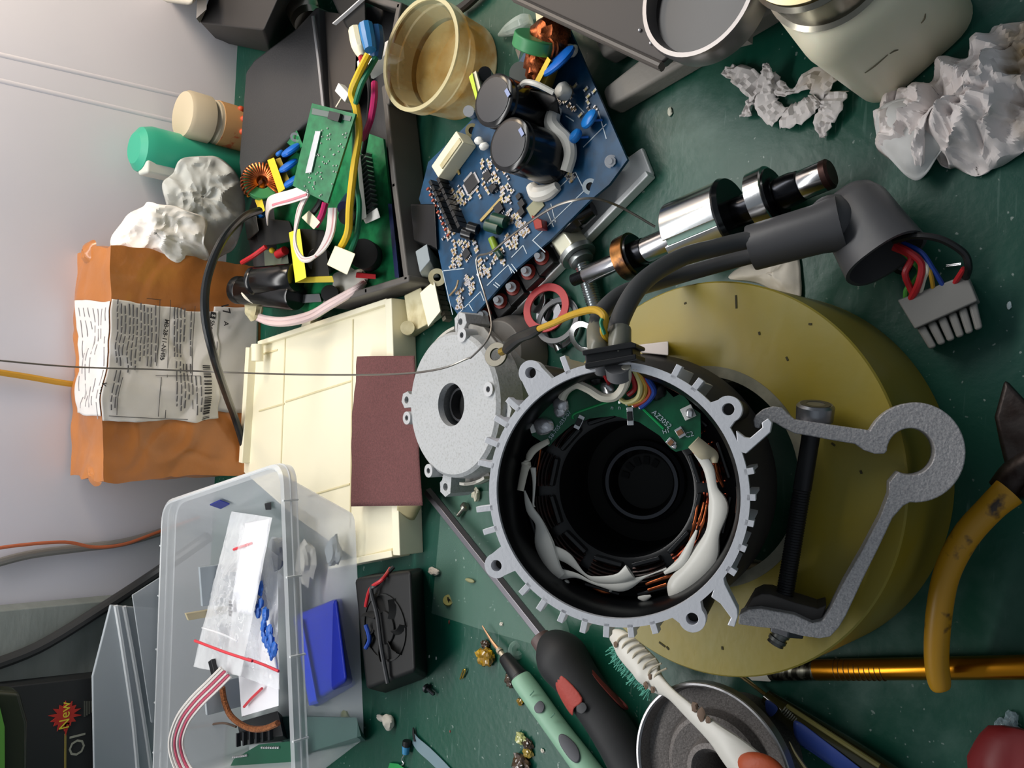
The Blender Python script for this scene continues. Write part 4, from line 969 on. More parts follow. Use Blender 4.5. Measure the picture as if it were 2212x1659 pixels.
b = MB(); b.blob(P(1217, 198, ZP + .8), .42, 2, .2); build('silicone_blob', b, GLUE, BB)
b = MB(); b.blob(P(1232, 110, ZP + .5), .4, 4, .25, 1.5, (.8, 1.1, .7)); build('silicone_blob', b, GLUE, BB)
# green-core choke with copper wire
toroid(P(1158, 92, 3.5), (.75, -.5, .3), .72, .42, BB, TORG, COPPER, 10, 3.6, 5.6, .07)
b = MB(); b.blob(P(1187, 82, 3.0), 1.05, 4, .25, 3, (1, 1, .9)); build('copper_coil', b, mat('copper_coil', '#a85a32', .35, .85, '#5e2f1b', 900, stretch=(1, 6, 1)), BB)
b = MB(); b.blob(P(1158, 132, 2.9), .8, 9, .35, 3, (1.2, .8, .6)); build('copper_coil', b, MATS['copper_coil'], BB)
b = MB(); b.strip([P(1118, 118, 2.6), P(1122, 100, 3.3), P(1132, 86, 3.6)], .5, .05, (1, .4, .2)); build('foil_tab', b, SOLDER, BB)
disc(P(1205, 132, ZP + 1.2), (.55, .2, .7), 1.0, .4, BLUEC, BB)
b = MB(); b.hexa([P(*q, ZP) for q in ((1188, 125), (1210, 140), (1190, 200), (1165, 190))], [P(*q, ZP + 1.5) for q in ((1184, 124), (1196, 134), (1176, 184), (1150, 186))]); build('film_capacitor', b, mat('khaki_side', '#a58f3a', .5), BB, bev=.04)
b = MB(); b.hexa([P(*q, ZP + 1.4) for q in ((1184, 122), (1190, 132), (1163, 182), (1152, 180))], [P(*q, ZP + 1.75) for q in ((1183, 122), (1190, 130), (1164, 181), (1152, 180))]); build('capacitor_top', b, YELC, BB, bev=.02)
for x, y, r in ((1273, 257, .5), (1243, 294, .38)):
    disc(P(x, y, ZP + .5), (.4, .3, .8), r, .4, mat('light_blue_disc', '#1f7bd0', .3), BB)
    b = MB(); b.tube([P(x + 12, y + 3, ZP + .3), P(x + 28, y + 2, ZP + .05)], .06, 6, smooth=False); build('capacitor_lead', b, BLUEC, BB)
b = MB(); b.hexa([P(*q, ZP) for q in ((1018, 165), (1040, 160), (1058, 225), (1035, 235))], [P(*q, ZP + 2.2) for q in ((1013, 165), (1028, 152), (1042, 205), (1032, 222))]); build('relay_label', b, mat('cream_label', '#d8d2b4', .5), BB, bev=.03)
b = MB(); b.hexa([P(*q, ZP + 2.0) for q in ((1014, 168), (1020, 158), (1036, 222), (1031, 224))], [P(*q, ZP + 2.3) for q in ((1013, 167), (1020, 157), (1035, 221), (1030, 223))]); build('lime_strip', b, mat('lime', '#c2d63a', .5), BB)
b = MB(); b.cyl(P(1062, 180, ZP), P(1047, 158, ZP + 1.5), .35, n=16); build('black_capacitor', b, BLACKG, BB)
b = MB(); b.cyl(P(1140, 165, ZP), P(1122, 158, ZP + 1.1), .55, n=18); build('grey_capacitor', b, mat('smoke_sleeve', '#4b4f4c', .35), BB)
b = MB(); b.cyl(P(1022, 245, ZP), P(1012, 240, ZP + .9), .3, n=14); build('small_capacitor', b, SOLDER, BB)
for x, y in ((1035, 304), (1046, 316)):
    b = MB(); b.blob(P(x, y, ZP + .4), .26, x, .2, 1.5, (.8, 1.2, .9)); build('white_capacitor', b, WHITEP, BB)
# ivory header, black pin rows, ICs
b = MB(); b.box(P(980, 338, ZP + .5), (.95, 2.5, 1.0), math.atan2(*(P(1000, 310, 0) - P(960, 366, 0))[[1, 0]]) + math.pi / 2); hd = build('ivory_header', b, IVORY, BB, bev=.06)
b = MB(); b.box(P(974, 332, ZP + 1.03), (.3, 1.9, .1), math.atan2(*(P(1000, 310, 0) - P(960, 366, 0))[[1, 0]]) + math.pi / 2); build('header_slot', b, IVORYD, hd)
a2 = math.atan2(*(P(985, 490, 0) - P(940, 395, 0))[[1, 0]])
b = MB()
for row in (0, 1):
    for k in range(9):
        x, y = 940 + k * 5.2 + row * 17, 398 + k * 12 - row * 6
        bb = MB(); bb.box(P(x, y, ZP + .35), (.34, .2, .7), a2); b.add(bb.v, bb.fc)
build('pin_header', b, BLACK, BB)
def chip(x, y, s, h, n, rz=0.0, pins=4):
    c = bbox(x, y, s, s * .95, h, mat('ic_body', '#24262a', .35), 'chip', rz)
    b = MB(); 
    for sd in range(pins):
        for k in range(n):
            t = (k - (n - 1) / 2) * s * .9 / n; e = s / 2 + .07
            l = {0: (t, e), 1: (t, -e), 2: (e, t), 3: (-e, t)}[sd]; a = ang + rz
            p = P(x, y, ZP + .05) + np.array([l[0] * math.cos(a) - l[1] * math.sin(a), l[0] * math.sin(a) + l[1] * math.cos(a), 0])
            b.box(p, (.05, .16, .05) if sd < 2 else (.16, .05, .05), a)
    build('chip_legs', b, SOLDER, c)
chip(1018, 397, .82, .16, 12); chip(1053, 380, .5, .15, 4, pins=2); chip(1078, 450, .55, .18, 4, pins=2); chip(1008, 548, .5, .15, 4, pins=2, rz=.1); chip(1070, 405, .3, .3, 2, pins=2)
for (x, y), (dx, dy) in (((1128, 440), (.38, .4)), ((1128, 458), (.38, .4)), ((1064, 408), (.3, .45)), ((1122, 425), (.3, .3))): bbox(x, y, dx, dy, .22, BLACK, 'chip')
bbox(1062, 452, 1.9, .18, .1, mat('gold_strip', '#b5a06a', .4, .6), 'contact_strip'); bbox(985, 350, .16, 1.6, .1, MATS['gold_strip'], 'contact_strip', -.2)
# capacitors, diode, red block
for x, y in ((1065, 472), (1052, 486)): 
    b = MB(); b.cyl(P(x + 28, y + 8, ZP + .35), P(x, y, ZP + .5), .33, n=18); c = build('green_capacitor', b, mat('dark_green_sleeve', '#123f2e', .3), BB); 
    b = MB(); b.cyl(P(x, y, ZP + .5), P(x - 2, y, ZP + .52), .28, n=16); build('capacitor_top', b, SOLDER, c)
for x, y in ((1012, 490), (1000, 502)):
    b = MB(); b.cyl(P(x + 20, y + 6, ZP + .3), P(x, y, ZP + .5), .3, n=18); build('black_capacitor', b, BLACKG, BB)
b = MB(); b.cyl(P(1062, 515, ZP + .2), P(1072, 540, ZP + .2), .2, n=12); build('yellow_green_diode', b, mat('diode_green', '#7f9a2c', .35), BB)
b = MB(); b.cyl(P(1076, 545, ZP + .2), P(1083, 556, ZP + .2), .17, n=12); build('black_diode', b, mat('diode_dark', '#163a33', .35), BB)
b = MB(); b.hexa([P(*q, ZP) for q in ((1152, 468), (1182, 478), (1184, 500), (1160, 498))], [P(*q, ZP + .8) for q in ((1148, 464), (1170, 476), (1172, 492), (1156, 496))]); build('red_capacitor', b, mat('brick_red', '#9c2f24', .4), BB, bev=.06)
bbox(1157, 447, 1.0, .7, .08, mat('pale_pad', '#8f8f74', .5), 'pale_pad')
def bscrew(x, y, r=.42):
    b = MB(); b.ring(P(x, y, ZP), P(x, y, ZP + .05), r * .55, r * 1.15, 28); build('mounting_hole', b, SOLDER, BB)
    b = MB(); b.rev(P(x, y, ZP + .04), P(x - 4, y - 1, ZP + .5), [(0, r * .95), (.35, r * .95), (.36, r * .6), (1, r * .55)], 8); build('board_screw', b, SOLDER, BB)
bscrew(1320, 349, .27)
for x, y in ((1275, 403), (1020, 282)):
    b = MB(); b.ring(P(x, y, ZP), P(x, y, ZP + .04), .2, .38, 28); build('mounting_hole', b, SILK if x > 1200 else GOLDP, BB)
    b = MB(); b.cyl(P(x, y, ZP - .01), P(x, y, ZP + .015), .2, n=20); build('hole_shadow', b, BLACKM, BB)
# printed outline marks
for l in ([(1243, 372), (1262, 410)], [(1262, 412), (1150, 520)], [(1152, 520), (1178, 545)], [(1243, 372), (1180, 432)], [(1100, 575), (1112, 590)], [(1105, 570), (1117, 586)], [(1105, 556), (1130, 530)], [(1130, 530), (1138, 548)], [(1066, 614), (1076, 622)], [(1070, 610), (1080, 618)], [(1052, 617), (1098, 572)], [(1098, 572), (1106, 590)], [(1012, 655), (1022, 672)], [(990, 678), (1038, 630)], [(1038, 630), (1046, 650)], [(1003, 580), (958, 585)], [(956, 585), (978, 680)], [(1290, 232), (1310, 300)], [(1260, 318), (1310, 268)], [(1222, 250), (1240, 262)], [(1240, 60), (1222, 74)], [(1190, 440), (1200, 480)], [(1180, 452), (1196, 490)], [(1245, 225), (1262, 243)]):
    b = MB(); p, q = P(*l[0], ZP + .01), P(*l[1], ZP + .01); d = nrm(q - p); s_ = np.cross(d, [0, 0, 1]) * .025
    b.hexa([p - s_, q - s_, q + s_, p + s_], [p - s_ + [0, 0, .01], q - s_ + [0, 0, .01], q + s_ + [0, 0, .01], p + s_ + [0, 0, .01]])
    build('silkscreen_line', b, SILK, BB)
# small surface-mount parts
R_ = random.Random(12); protos = {}
def smd(kind, x, y, rz=0.0):
    w = P(x, y, ZP)
    if kind not in protos:
        dx, dy, m = {'chip_resistor': (.2, .12, mat('resistor_black', '#2a2a2c', .4)), 'chip_capacitor': (.2, .14, mat('capacitor_tan', '#a3865c', .5)), 'tinned_pad': (.24, .12, GOLDP)}[kind]
        fr = Fr(w, (0, 0, 1), BF.x)
        b = MB(fr); b.box((0, 0, .05), (dx, dy, .08)); o = build(kind, b, m, BB)
        b = MB(fr); b.box((-.11, 0, .05), (.07, .15, .09)); b.box((.11, 0, .05), (.07, .15, .09)); e = build('solder_end', b, SOLDER, o)
        protos[kind] = (o, w); return
    o, w0 = protos[kind]; c = o.copy(); COL.objects.link(c); m4 = Matrix.Translation(Vector((w - ORIG[BB.name]) * S)) @ Matrix.Rotation(rz, 4, 'Z') @ Matrix.Translation(-Vector((w0 - ORIG[BB.name]) * S))
    c.matrix_parent_inverse = Matrix.Identity(4); c.matrix_local = m4
    for ch in list(o.children): d = ch.copy(); COL.objects.link(d); d.parent = c
regs = [((985, 395), (1040, 440), 13), ((1040, 330), (1075, 420), 14), ((1080, 400), (1110, 440), 12), ((1095, 455), (1125, 490), 12), ((1055, 350), (1100, 395), 8), ((985, 300), (1010, 340), 8),
        ((1125, 480), (1145, 510), 12), ((1095, 505), (1122, 535), 12), ((1062, 538), (1090, 570), 12), ((1035, 560), (1060, 598), 12), ((1008, 598), (1028, 635), 14), ((988, 625), (1003, 665), 12),
        ((975, 520), (1010, 580), 18), ((1010, 520), (1035, 545), 6), ((960, 480), (990, 520), 8), ((1205, 185), (1250, 240), 14), ((1255, 180), (1290, 250), 6), ((1225, 375), (1245, 400), 5), ((955, 400), (1000, 470), 10)]
for a_, c_, n in regs:
    for k in range(int(n * 1.5)):
        smd(('chip_resistor', 'chip_capacitor', 'tinned_pad')[R_.choice((0, 1, 1, 2, 2))], R_.uniform(a_[0], c_[0]), R_.uniform(a_[1], c_[1]), R_.choice((0, math.pi / 2)))
for k in range(9): smd('chip_resistor', 932 + k * 5, 410 + k * 13, .3)
for k in range(9): 
    b = MB(); b.box(P(925 + k * 5.4, 408 + k * 12.5, ZP + .12), (.2, .1, .12), ang); build('red_indicator', b, mat('indicator_red', '#a64c35', .4), BB)
b = MB(); b.tube([P(972, 638, ZP + .1), P(985, 622, ZP + .3), P(990, 605, ZP + .3)], .06, 6); build('bent_lead', b, mat('tan_lead', '#a08a6a', .4, .5), BB)
# ------------------------------------------------------------------ yellowed translucent cup
CUPM = clear('yellowed_plastic', '#e8dfb8', .46, .32, col2='#c08a22', vs=45, thr=(.44, .58), edge=.35, bump=.2)
c1 = P(1004, 158, 0)
CU = thing('plastic_cup', 'yellow-stained translucent plastic cup standing by the blue board', 'cup', c1)
ax = np.array([0, 0, 5.6])
c0 = c1 + [0, 0, 3.5]
b = MB(); b.rev(c1 + [0, 0, .03], c0, [(0, 2.6), (.04, 2.75), (.6, 2.9), (.72, 2.95), (.725, 3.1), (.99, 3.15), (1, 3.1)], 56, cap=False); b.rev(c1 + [0, 0, .03], c1 + [0, 0, .1], [(0, 2.65), (1, 2.65)], 48)
build('cup_wall', b, CUPM, CU)
b = MB(); b.ring(c1 * .03 + c0 * .97, c0, 2.92, 3.15, 56); build('cup_rim', b, clear('yellowed_rim', '#d8cfa4', .55, .3, edge=.35), CU)
b = MB(); b.rev(c1 + [0, 0, .15], c1 * .55 + c0 * .45, [(0, 2.3), (.4, 2.4), (1, 2.5)], 40); build('dried_residue', b, clear('amber_residue', '#c2a96a', .35, .5, col2='#a8843c', vs=50, edge=.2), CU)
b = MB(); b.rev(c1 * .45 + c0 * .55, c1 * .05 + c0 * .95, [(0, 2.5), (1, 2.75)], 48, cap=False); build('inner_wall', b, clear('inner_stain', '#cfc294', .3, .4, edge=.3), CU)
# ------------------------------------------------------------------ clear splinter, ivory wedge, dark cord tip
b = MB(); b.tube([P(1078, 76, .3), P(1100, 64, .4), P(1130, 50, .45), P(1147, 42, .35)], [.1, .35, .5, .3], 10)
solo('clear_fragment', b, clear('clear_resin', '#c8d4cc', .35, .1, bump=.5, bs=80), 'clear elongated plastic fragment on the mat above the blue board', 'fragment')
b = MB(); b.hexa([P(*q, .1) for q in ((1158, 20), (1192, 40), (1178, 58), (1160, 60))], [P(*q, 2.4) for q in ((1156, 18), (1190, 38), (1172, 55), (1160, 58))])
solo('ivory_wedge', b, mat('wedge_ivory', '#e6d9b0', .4), 'pale ivory wedge behind the copper choke of the blue board', 'plastic part', bev=.05)
b = MB(); b.tube([P(990, 22, .5), P(1010, 8, .5), P(1040, -20, .5)], .28, 10)
solo('loose_cable', b, mat('dark_cord', '#2d2927', .5), 'short dark cord end beside the yellowed cup', 'cord')
# ------------------------------------------------------------------ black instrument on a grey cast foot
FT = thing('magnifier_stand', 'dark square housing with round lens cup on a grey cast foot', 'instrument stand', P(1450, 60, 0))
GF = mat('warm_grey_cast', '#8f8a83', .6, bump=.3, bs=400); 
b = MB(); b.prism([tuple(p[:2]) for p in px([(1300, 196), (1312, 235), (1690, 10), (1700, -60), (1560, -60), (1395, 60), (1380, 128), (1308, 185)], 1.2)], 0, 1.2); build('foot_arm', b, GF, FT, bev=.2)
b = MB(); b.prism([tuple(p[:2]) for p in px([(1282, 85), (1300, 125), (1360, 88), (1440, 40), (1400, -40), (1330, -20)], 1.2)], 0, 1.2); build('foot_arm', b, GF, FT, bev=.2)
HM = mat('warm_black_housing', '#2f2a29', .5)
b = MB(); b.box(P(1520, -20, 1.9), (5, 4, 1.7)); build('neck', b, GF, FT)
b = MB(); b.hexa([P(*q, 2.7) for q in ((1110, -130), (1136, -4), (1436, 150), (1640, -40), (1655, -150))], [P(*q, 5.4) for q in ((1080, -140), (1108, -6), (1428, 142), (1640, -60), (1650, -160))]); build('housing', b, HM, FT, bev=.2)
b = MB()
for dz, o_ in ((5.42, 0), (4.4, 5)):
    p0, p1 = P(1108 + o_, -6 + o_, dz), P(1428 + o_ * .6, 142 + o_, dz); b.tube([p0, p1], .16, 8, smooth=False)
build('housing_ridge', b, mat('ridge_grey', '#57524e', .4), FT)
cc = P(1505, -20, 6.5)
b = MB(); b.ringrev(cc - [0, 0, 1.1], cc, [(0, 2.1), (0, 2.45), (.8, 2.5), (1, 2.42), (1, 2.25), (.6, 2.15)], 60); build('lens_ring', b, mat('worn_ring', '#8a8583', .35, .7), FT)
b = MB(); b.rev(cc - [0, 0, 1.0], cc - [0, 0, .55], [(0, 2.25), (1, 2.2)], 48); build('lens_face', b, mat('dark_lens', '#231f1f', .3), FT)
for x, y in ((1406, 93), (1382, 65)):
    b = MB(); b.ball(P(x, y, 5.45), .08, 8, 6); build('small_screw', b, SOLDER, FT)
# ------------------------------------------------------------------ milky bottle with a metal lid
MILK = mat('milky_plastic', '#e3dfc9', .38, col2='#d9d3b6', vs=10, sss=.15, spec=.4)
BO = thing('milky_bottle', 'milky square plastic bottle with a shiny metal lid', 'bottle', P(1950, 120, 0))
bc = [P(1862, 236, .02), P(1925, 240, .02), P(2118, 62, .02), P(2100, -10, .02), P(1985, -160, .02), P(1800, 60, .02)]
bc = [P(1892, 252, .02), P(2132, 40, .02), P(1985, -150, .02), P(1750, 70, .02)]
hb_ = 7.6
tcn = [P(1663, 92, hb_), P(1830, -60, hb_), P(1690, -210, hb_), P(1530, -50, hb_)]
cb, ct = sum(bc) / 4, sum(tcn) / 4
side = [c * [1, 1, 0] for c in bc]
L0 = rquad(bc, 1.3, 7)
def lev(z, k): return [np.array([cb[0], cb[1], z]) + (p - cb) * [k, k, 0] for p in L0]
b = MB(); loft(b, [lev(.0, .93), lev(.25, 1.0), lev(4.9, 1.0), lev(5.6, .96), lev(6.05, .80), lev(6.2, .62)], True, True); build('bottle_body', b, MILK, BO, sharp=50)
nk = cb + np.array([0, 0, 0])
b = MB(); b.rev(nk + [0, 0, 6.1], nk + [0, 0, 7.9], [(0, 2.15), (.06, 2.3), (.1, 2.12), (.8, 2.12), (.9, 2.2), (1, 2.0)], 56); lid = build('metal_lid', b, mat('tinplate_lid', '#8d897c', .22, 1), BO)
b = MB(); b.ring(nk + [0, 0, 7.85], nk + [0, 0, 8.05], 1.5, 2.05, 56); build('lid_rim', b, mat('lid_gold', '#b9aa86', .25, 1), lid)
for l in ([(1905, 118), (1920, 92), (1925, 86)], [(1858, 160), (1890, 140), (1920, 118)]):
    pass
DIRT = mat('dirt_streak', '#6b6450', .7)
lv = L0
def onbottle(x, y):
    d = ray(x, y); best = None
    for k in range(len(lv)):
        a, c = lv[k], lv[(k + 1) % len(lv)]; n = np.cross(c - a, [0, 0, 1.0])
        if abs(d @ n) < 1e-9: continue
        t = ((a - EYEP) @ n) / (d @ n); p = EYEP + d * t; s_ = ((p - a) @ (c - a)) / ((c - a) @ (c - a))
        if -.01 <= s_ <= 1.01 and 0 < p[2] < 4.9 and (best is None or t < best[0]): best = (t, p + nrm(EYEP - p) * .02)
    return None if best is None else best[1]
for l in ([(1868, 158), (1890, 142), (1918, 118)], [(1922, 116), (1932, 110), (1940, 108)], [(1990, 50), (1997, 40), (1999, 30)]):
    pts = [onbottle(*q) for q in l]
    if all(p is not None for p in pts): b = MB(); b.tube(pts, [.02, .035, .02], 6); build('dirt_streak', b, DIRT, BO)
# ------------------------------------------------------------------ tissues
def tis(name, label, outl, z, h, seed, m=TISD, **k):
    b = MB(); b.crumple([P(x, y, z) for x, y in outl], h, seed, **k); return solo(name, b, m, label, 'tissue', sharp=28, sol=.03)
TT = thing('torn_tissue', 'thin torn white tissue scrap lying between bottle and shaft', 'tissue', P(1700, 210, 0))
def rib(l, ws, seed, nm='tissue_strip'):
    q = cr([np.append(P(x, y, z), w) for (x, y, z), w in zip(l, ws)], 6); b = MB(); m = len(q)
    pts = []
    for i, p in enumerate(q):
        a = nrm(q[min(i + 1, m - 1)][:3] - q[max(i - 1, 0)][:3]); s_ = nrm(np.cross(a, [0, 0, 1]))
        for j in range(7):
            t = j / 3 - 1; n1 = noise.noise(Vector((i * .35, j * .9, seed)))
            pts.append(p[:3] + s_ * t * p[3] * (1 + .35 * noise.noise(Vector((i * .6, t * 2, seed + 5)))) + np.array([0, 0, .1 + .28 * abs(n1) + .35 * abs(noise.noise(Vector((i * .7, j * 1.3, seed + 9))))]))
    b.add(pts, [(i * 7 + j, i * 7 + 7 + j, i * 7 + 8 + j, i * 7 + j + 1) for i in range(m - 1) for j in range(6)])
    build(nm, b, TISD, TT, sol=.03, sharp=25)
rib([(1567, 156, .1), (1590, 160, .2), (1620, 175, .2), (1645, 205, .3)], [.15, .35, .5, .45], 1)
rib([(1660, 140, .8), (1662, 165, .5), (1655, 200, .3), (1665, 235, .1), (1690, 258, .1)], [.1, .3, .45, .5, .45], 2)
rib([(1690, 258, .1), (1725, 250, .2), (1755, 230, .3), (1770, 215, .3)], [.45, .5, .4, .3], 3)
rib([(1668, 165, .3), (1690, 195, .2), (1720, 200, .2), (1760, 175, .2), (1800, 195, .2)], [.25, .3, .12, .5, .55], 4)
rib([(1810, 200, .2), (1800, 235, .3), (1785, 265, .2), (1782, 300, .1)], [.5, .45, .4, .12], 5)
rib([(1640, 215, .1), (1622, 232, .1), (1617, 255, .1)], [.3, .15, .3], 6)
tis('crumpled_tissue', 'large soiled crumpled tissue at the right edge of the mat', [(1905, 230), (1930, 195), (2010, 190), (2060, 130), (2120, 100), (2170, 55), (2290, 40), (2330, 180), (2290, 290), (2200, 330), (2110, 375), (2040, 360), (2010, 330), (1985, 390), (1935, 350), (1898, 320)], .1, 1.5, 31, m=mat('oily_tissue', '#e4dcd9', .9, col2='#8a7656', vs=22, thr=(.52, .64), bump=.6, bs=160, spec=.1), K=34, N=200, fq=.75, amp=1.1)
b = MB(); b.crumple([P(x, y, .6) for x, y in ((1900, 240), (1960, 215), (2030, 230), (2075, 290), (2040, 330), (1985, 392), (1930, 350), (1902, 310))], .9, 44, K=14, N=90, fq=.4, amp=.5, base=.2, bulge=.8)
solo('tissue_flap', b, mat('soft_grey_tissue', '#c9c8c6', .9, col2='#b7bcba', vs=15, bump=.3, bs=100, spec=.15), 'smooth grey-white open fold of tissue at the left end of the soiled one', 'tissue', sharp=35, sol=.03)
tis('tissue_scrap', 'small cream tissue scrap tucked behind the tape roll under the grey elbow', [(1575, 600), (1640, 560), (1720, 545), (1728, 560), (1732, 642), (1700, 640), (1640, 612)], .05, .4, 9, mat('cream_tissue', '#dcd4c6', .9, bump=.4, bs=120), K=10, N=60, fq=.7, amp=.7)
# ------------------------------------------------------------------ yellow tape roll under the motor
ZR = 5.0
tc_ = P(1520, 1028, ZR); RT = float(np.linalg.norm(P(1520, 604, ZR) - P(1520, 1449, ZR))) / 2
TR = thing('tape_roll', 'big roll of yellow packing tape lying flat under the open motor', 'tape roll', tc_ * [1, 1, 0])
tb_ = tc_ * [1, 1, 0] + [0, 0, .01]
b = MB(); b.ringrev(tb_, tc_, [(0, 4.2), (0, RT), (.985, RT), (1, RT - .06), (1, 4.2)], 128)
def tape_mat(n, c1, c2, r):
    m = mat(n, c1, r, col2=c2, vs=26, thr=(.35, .75), bump=.15, bs=200); return m
TAPM = tape_mat('yellow_tape', '#93801a', '#8a8240', .38); build('wound_tape', b, TAPM, TR)
b = MB(); b.ringrev(tb_, tc_ + [0, 0, .03], [(0, 3.8), (0, 4.2), (1, 4.2), (1, 3.8)], 96); build('cardboard_core', b, mat('grey_core', '#8b8875', .8, col2='#6f6d5d', vs=80, bump=.5, bs=300), TR)

R_ = random.Random(21)
for k, (x, y, l, a) in enumerate(((1590, 652, .5, .1), (1700, 775, .15, .5), (1800, 960, .15, 1), (1640, 720, .12, .3), (1430, 1392, .3, 1.2), (1442, 1400, .15, .9), (1860, 1020, .12, .4), (1480, 655, .1, 2), (1750, 700, .12, 1.5), (1560, 1400, .12, .2))):
    b = MB(); b.box(P(x, y, ZR + .015), (l, .07, .02), a); build('grime_speck', b, mat('grime', '#3d3820', .8), TR)
# ------------------------------------------------------------------ motor housing
C0 = D(1324, 1066, 27.6); LEN = 6.2
d1 = 33.0
for _ in range(30):
    C1 = D(1397, 1038, d1); d1 += (LEN - np.linalg.norm(C1 - C0)) * .9
MF = Fr(C0, C0 - C1, -UP)
RO = float(np.mean([np.linalg.norm(MF.L(*q)[:2]) for q in ((1045, 1048), (1601, 1068), (1348, 1360))]))
MO = thing('motor', 'open electric motor housing seen from above with green board and copper windings', 'motor', MF((0, 0, -LEN)) * [1, 1, 1])
def A(h): return MF((0, 0, h))
RI = RO - .27
b = MB(); b.ringrev(A(-5.6), A(0), [(0, RO - 1.0), (0, RO - .42), (.72, RO - .38), (.74, RO - .2), (.93, RO - .12), (.94, RO), (1, RO), (1, RI), (.93, RI - .04), (.3, RI - .2)], 120)
def ear(hp, r, hole, w, R0=RO * .97):
    c = MF.L(*hp)[:2]; a = math.atan2(c[1], c[0]); dl = w
    arc = [(c[0] + r * math.cos(a + t), c[1] + r * math.sin(a + t)) for t in np.linspace(-1.75, 1.75, 18)]
    pts = [(R0 * math.cos(a - dl), R0 * math.sin(a - dl)), (R0 * 1.02 * math.cos(a - dl * .8), R0 * 1.02 * math.sin(a - dl * .8))] + arc + [(R0 * 1.02 * math.cos(a + dl * .8), R0 * 1.02 * math.sin(a + dl * .8)), (R0 * math.cos(a + dl), R0 * math.sin(a + dl))]
    return pts, circ(c, hole, 20), c
hs_ = build('housing', b, ALU, MO)
for hp, w in (((1146, 805), .15), ((1573, 884), .15), ((1072, 1222), .14), ((1495, 1337), .16)):
    pts, h, c = ear(hp, .42, .19, w); b = MB(MF); b.prism(pts, -.5, .001, [h]); build('mounting_ear', b, ALU, MO, bev=.03)
    b = MB(MF); b.prism(circ(c, .36), -4.5, -.55); build('screw_boss', b, mat('dark_cast_body', '#3a3836', .6, .4), MO)
fins = [(1215, 771), (1467, 790), (1514, 820), (1096, 863), (1069, 902), (1049, 950), (1034, 999), (1030, 1101), (1045, 1150), (1125, 1282), (1163, 1317), (1209, 1343), (1258, 1366), (1309, 1376), (1364, 1376), (1416, 1368), (1588, 1239), (1610, 1187), (1627, 1132), (1631, 1075), (1627, 1017)]
for f in fins:
    c = MF.L(*f)[:2]; r = float(np.linalg.norm(c)); a = math.atan2(c[1], c[0]); b = MB(MF)
    rm = (RO - .1 + r + .02) / 2; ln = r + .02 - (RO - .1)
    b.box((rm * math.cos(a), rm * math.sin(a), -.25), (ln, .2, .5), a)
    b.box((rm * math.cos(a) * .985, rm * math.sin(a) * .985, -2.0), (ln, .12, 3.1), a); build('cooling_fin', b, ALU, MO, bev=.015)
for pl in ([(1590, 930), (1608, 944), (1620, 946), (1647, 923), (1645, 913), (1660, 903), (1668, 913), (1664, 934), (1612, 980), (1594, 976)], [(1545, 1262), (1562, 1240), (1566, 1262), (1593, 1316), (1594, 1331), (1587, 1355), (1571, 1351), (1579, 1335), (1556, 1304), (1536, 1290)]):
    b = MB(MF); b.prism(pxl(pl, MF), -.6, .001); build('clamp_hook', b, ALU, MO, bev=.03)
b = MB(); b.ringrev(A(-5.9), A(-3.6), [(0, RO * .55), (0, RO * 1.0), (.25, RO * 1.15), (.7, RO * 1.08), (1, RO * .9)], 80); build('rear_bell', b, mat('dark_bell', '#4a4846', .55, .4, bump=.3, bs=300), MO)
DK = mat('enamel_black', '#0d0e10', .35); DK2 = mat('bobbin_black', '#141517', .3, bump=.2, bs=300)
b = MB(); b.rev(A(-.12), A(-2.6), [(0, RI - .02), (.1, RI - .14), (.45, RI - .2), (1, RI - .25)], 100, cap=False); build('inner_wall', b, DK, MO)
HW = -1.9
RB = float(np.linalg.norm(MF.L(1196, 1040, HW)[:2] - MF.L(1487, 1050, HW)[:2])) / 2; RB = min(RB, RO * .6)
CBo = (MF.L(1196, 1048, HW)[:2] + MF.L(1487, 1048, HW)[:2]) / 2
b = MB(); b.ringrev(A(-5.4), A(HW), [(0, RB), (0, RI - .25), (.93, RI - .3), (.97, RI - .8), (1, RI - .9), (1, RB + .12), (.98, RB)], 100); build('stator_core', b, DK, MO)
# twelve stator teeth ends, bobbins with copper turns
RM = (RI - .55 + RB + .12) / 2
WIREM = mat('enamelled_copper', '#8f3a1c', .3, .8, '#2a100a', 500, thr=(.35, .6)); WIRED = mat('varnished_copper', '#1a0f0c', .3, .6, '#3c1a10', 300, thr=(.5, .7)); COPK = (0, 1, 2, 10, 11)
for k in range(12):
    a = 2 * math.pi * (k + .5) / 12 + .1; ca, sa = math.cos(a), math.sin(a)
    b = MB(MF); b.box(((RB + .16) * ca, (RB + .16) * sa, HW + .12), (.16, 1.0, .42), a); build('stator_tooth', b, DK2, MO, bev=.05)
    b = MB(MF); b.box(((RI - .5) * ca, (RI - .5) * sa, HW + .08), (.12, 1.25, .38), a); build('bobbin_wall', b, DK2, MO, bev=.04)
for k in range(12):
    a = 2 * math.pi * (k + .5) / 12 + .1; w = .2; b = MB(MF)
    for j in range(7):
        r = RB + .35 + j * (RI - RB - .95) / 6; h = HW + .02 + .16 * math.sin(math.pi * j / 6)
        pts = [(r * math.cos(a + t), r * math.sin(a + t), h + .1 * math.cos(t / w * 1.3)) for t in np.linspace(-w, w, 7)]
        b.tube(pts, .052, 6, sub=2)
    build('coil', b, WIREM if k in COPK else WIRED, MO)
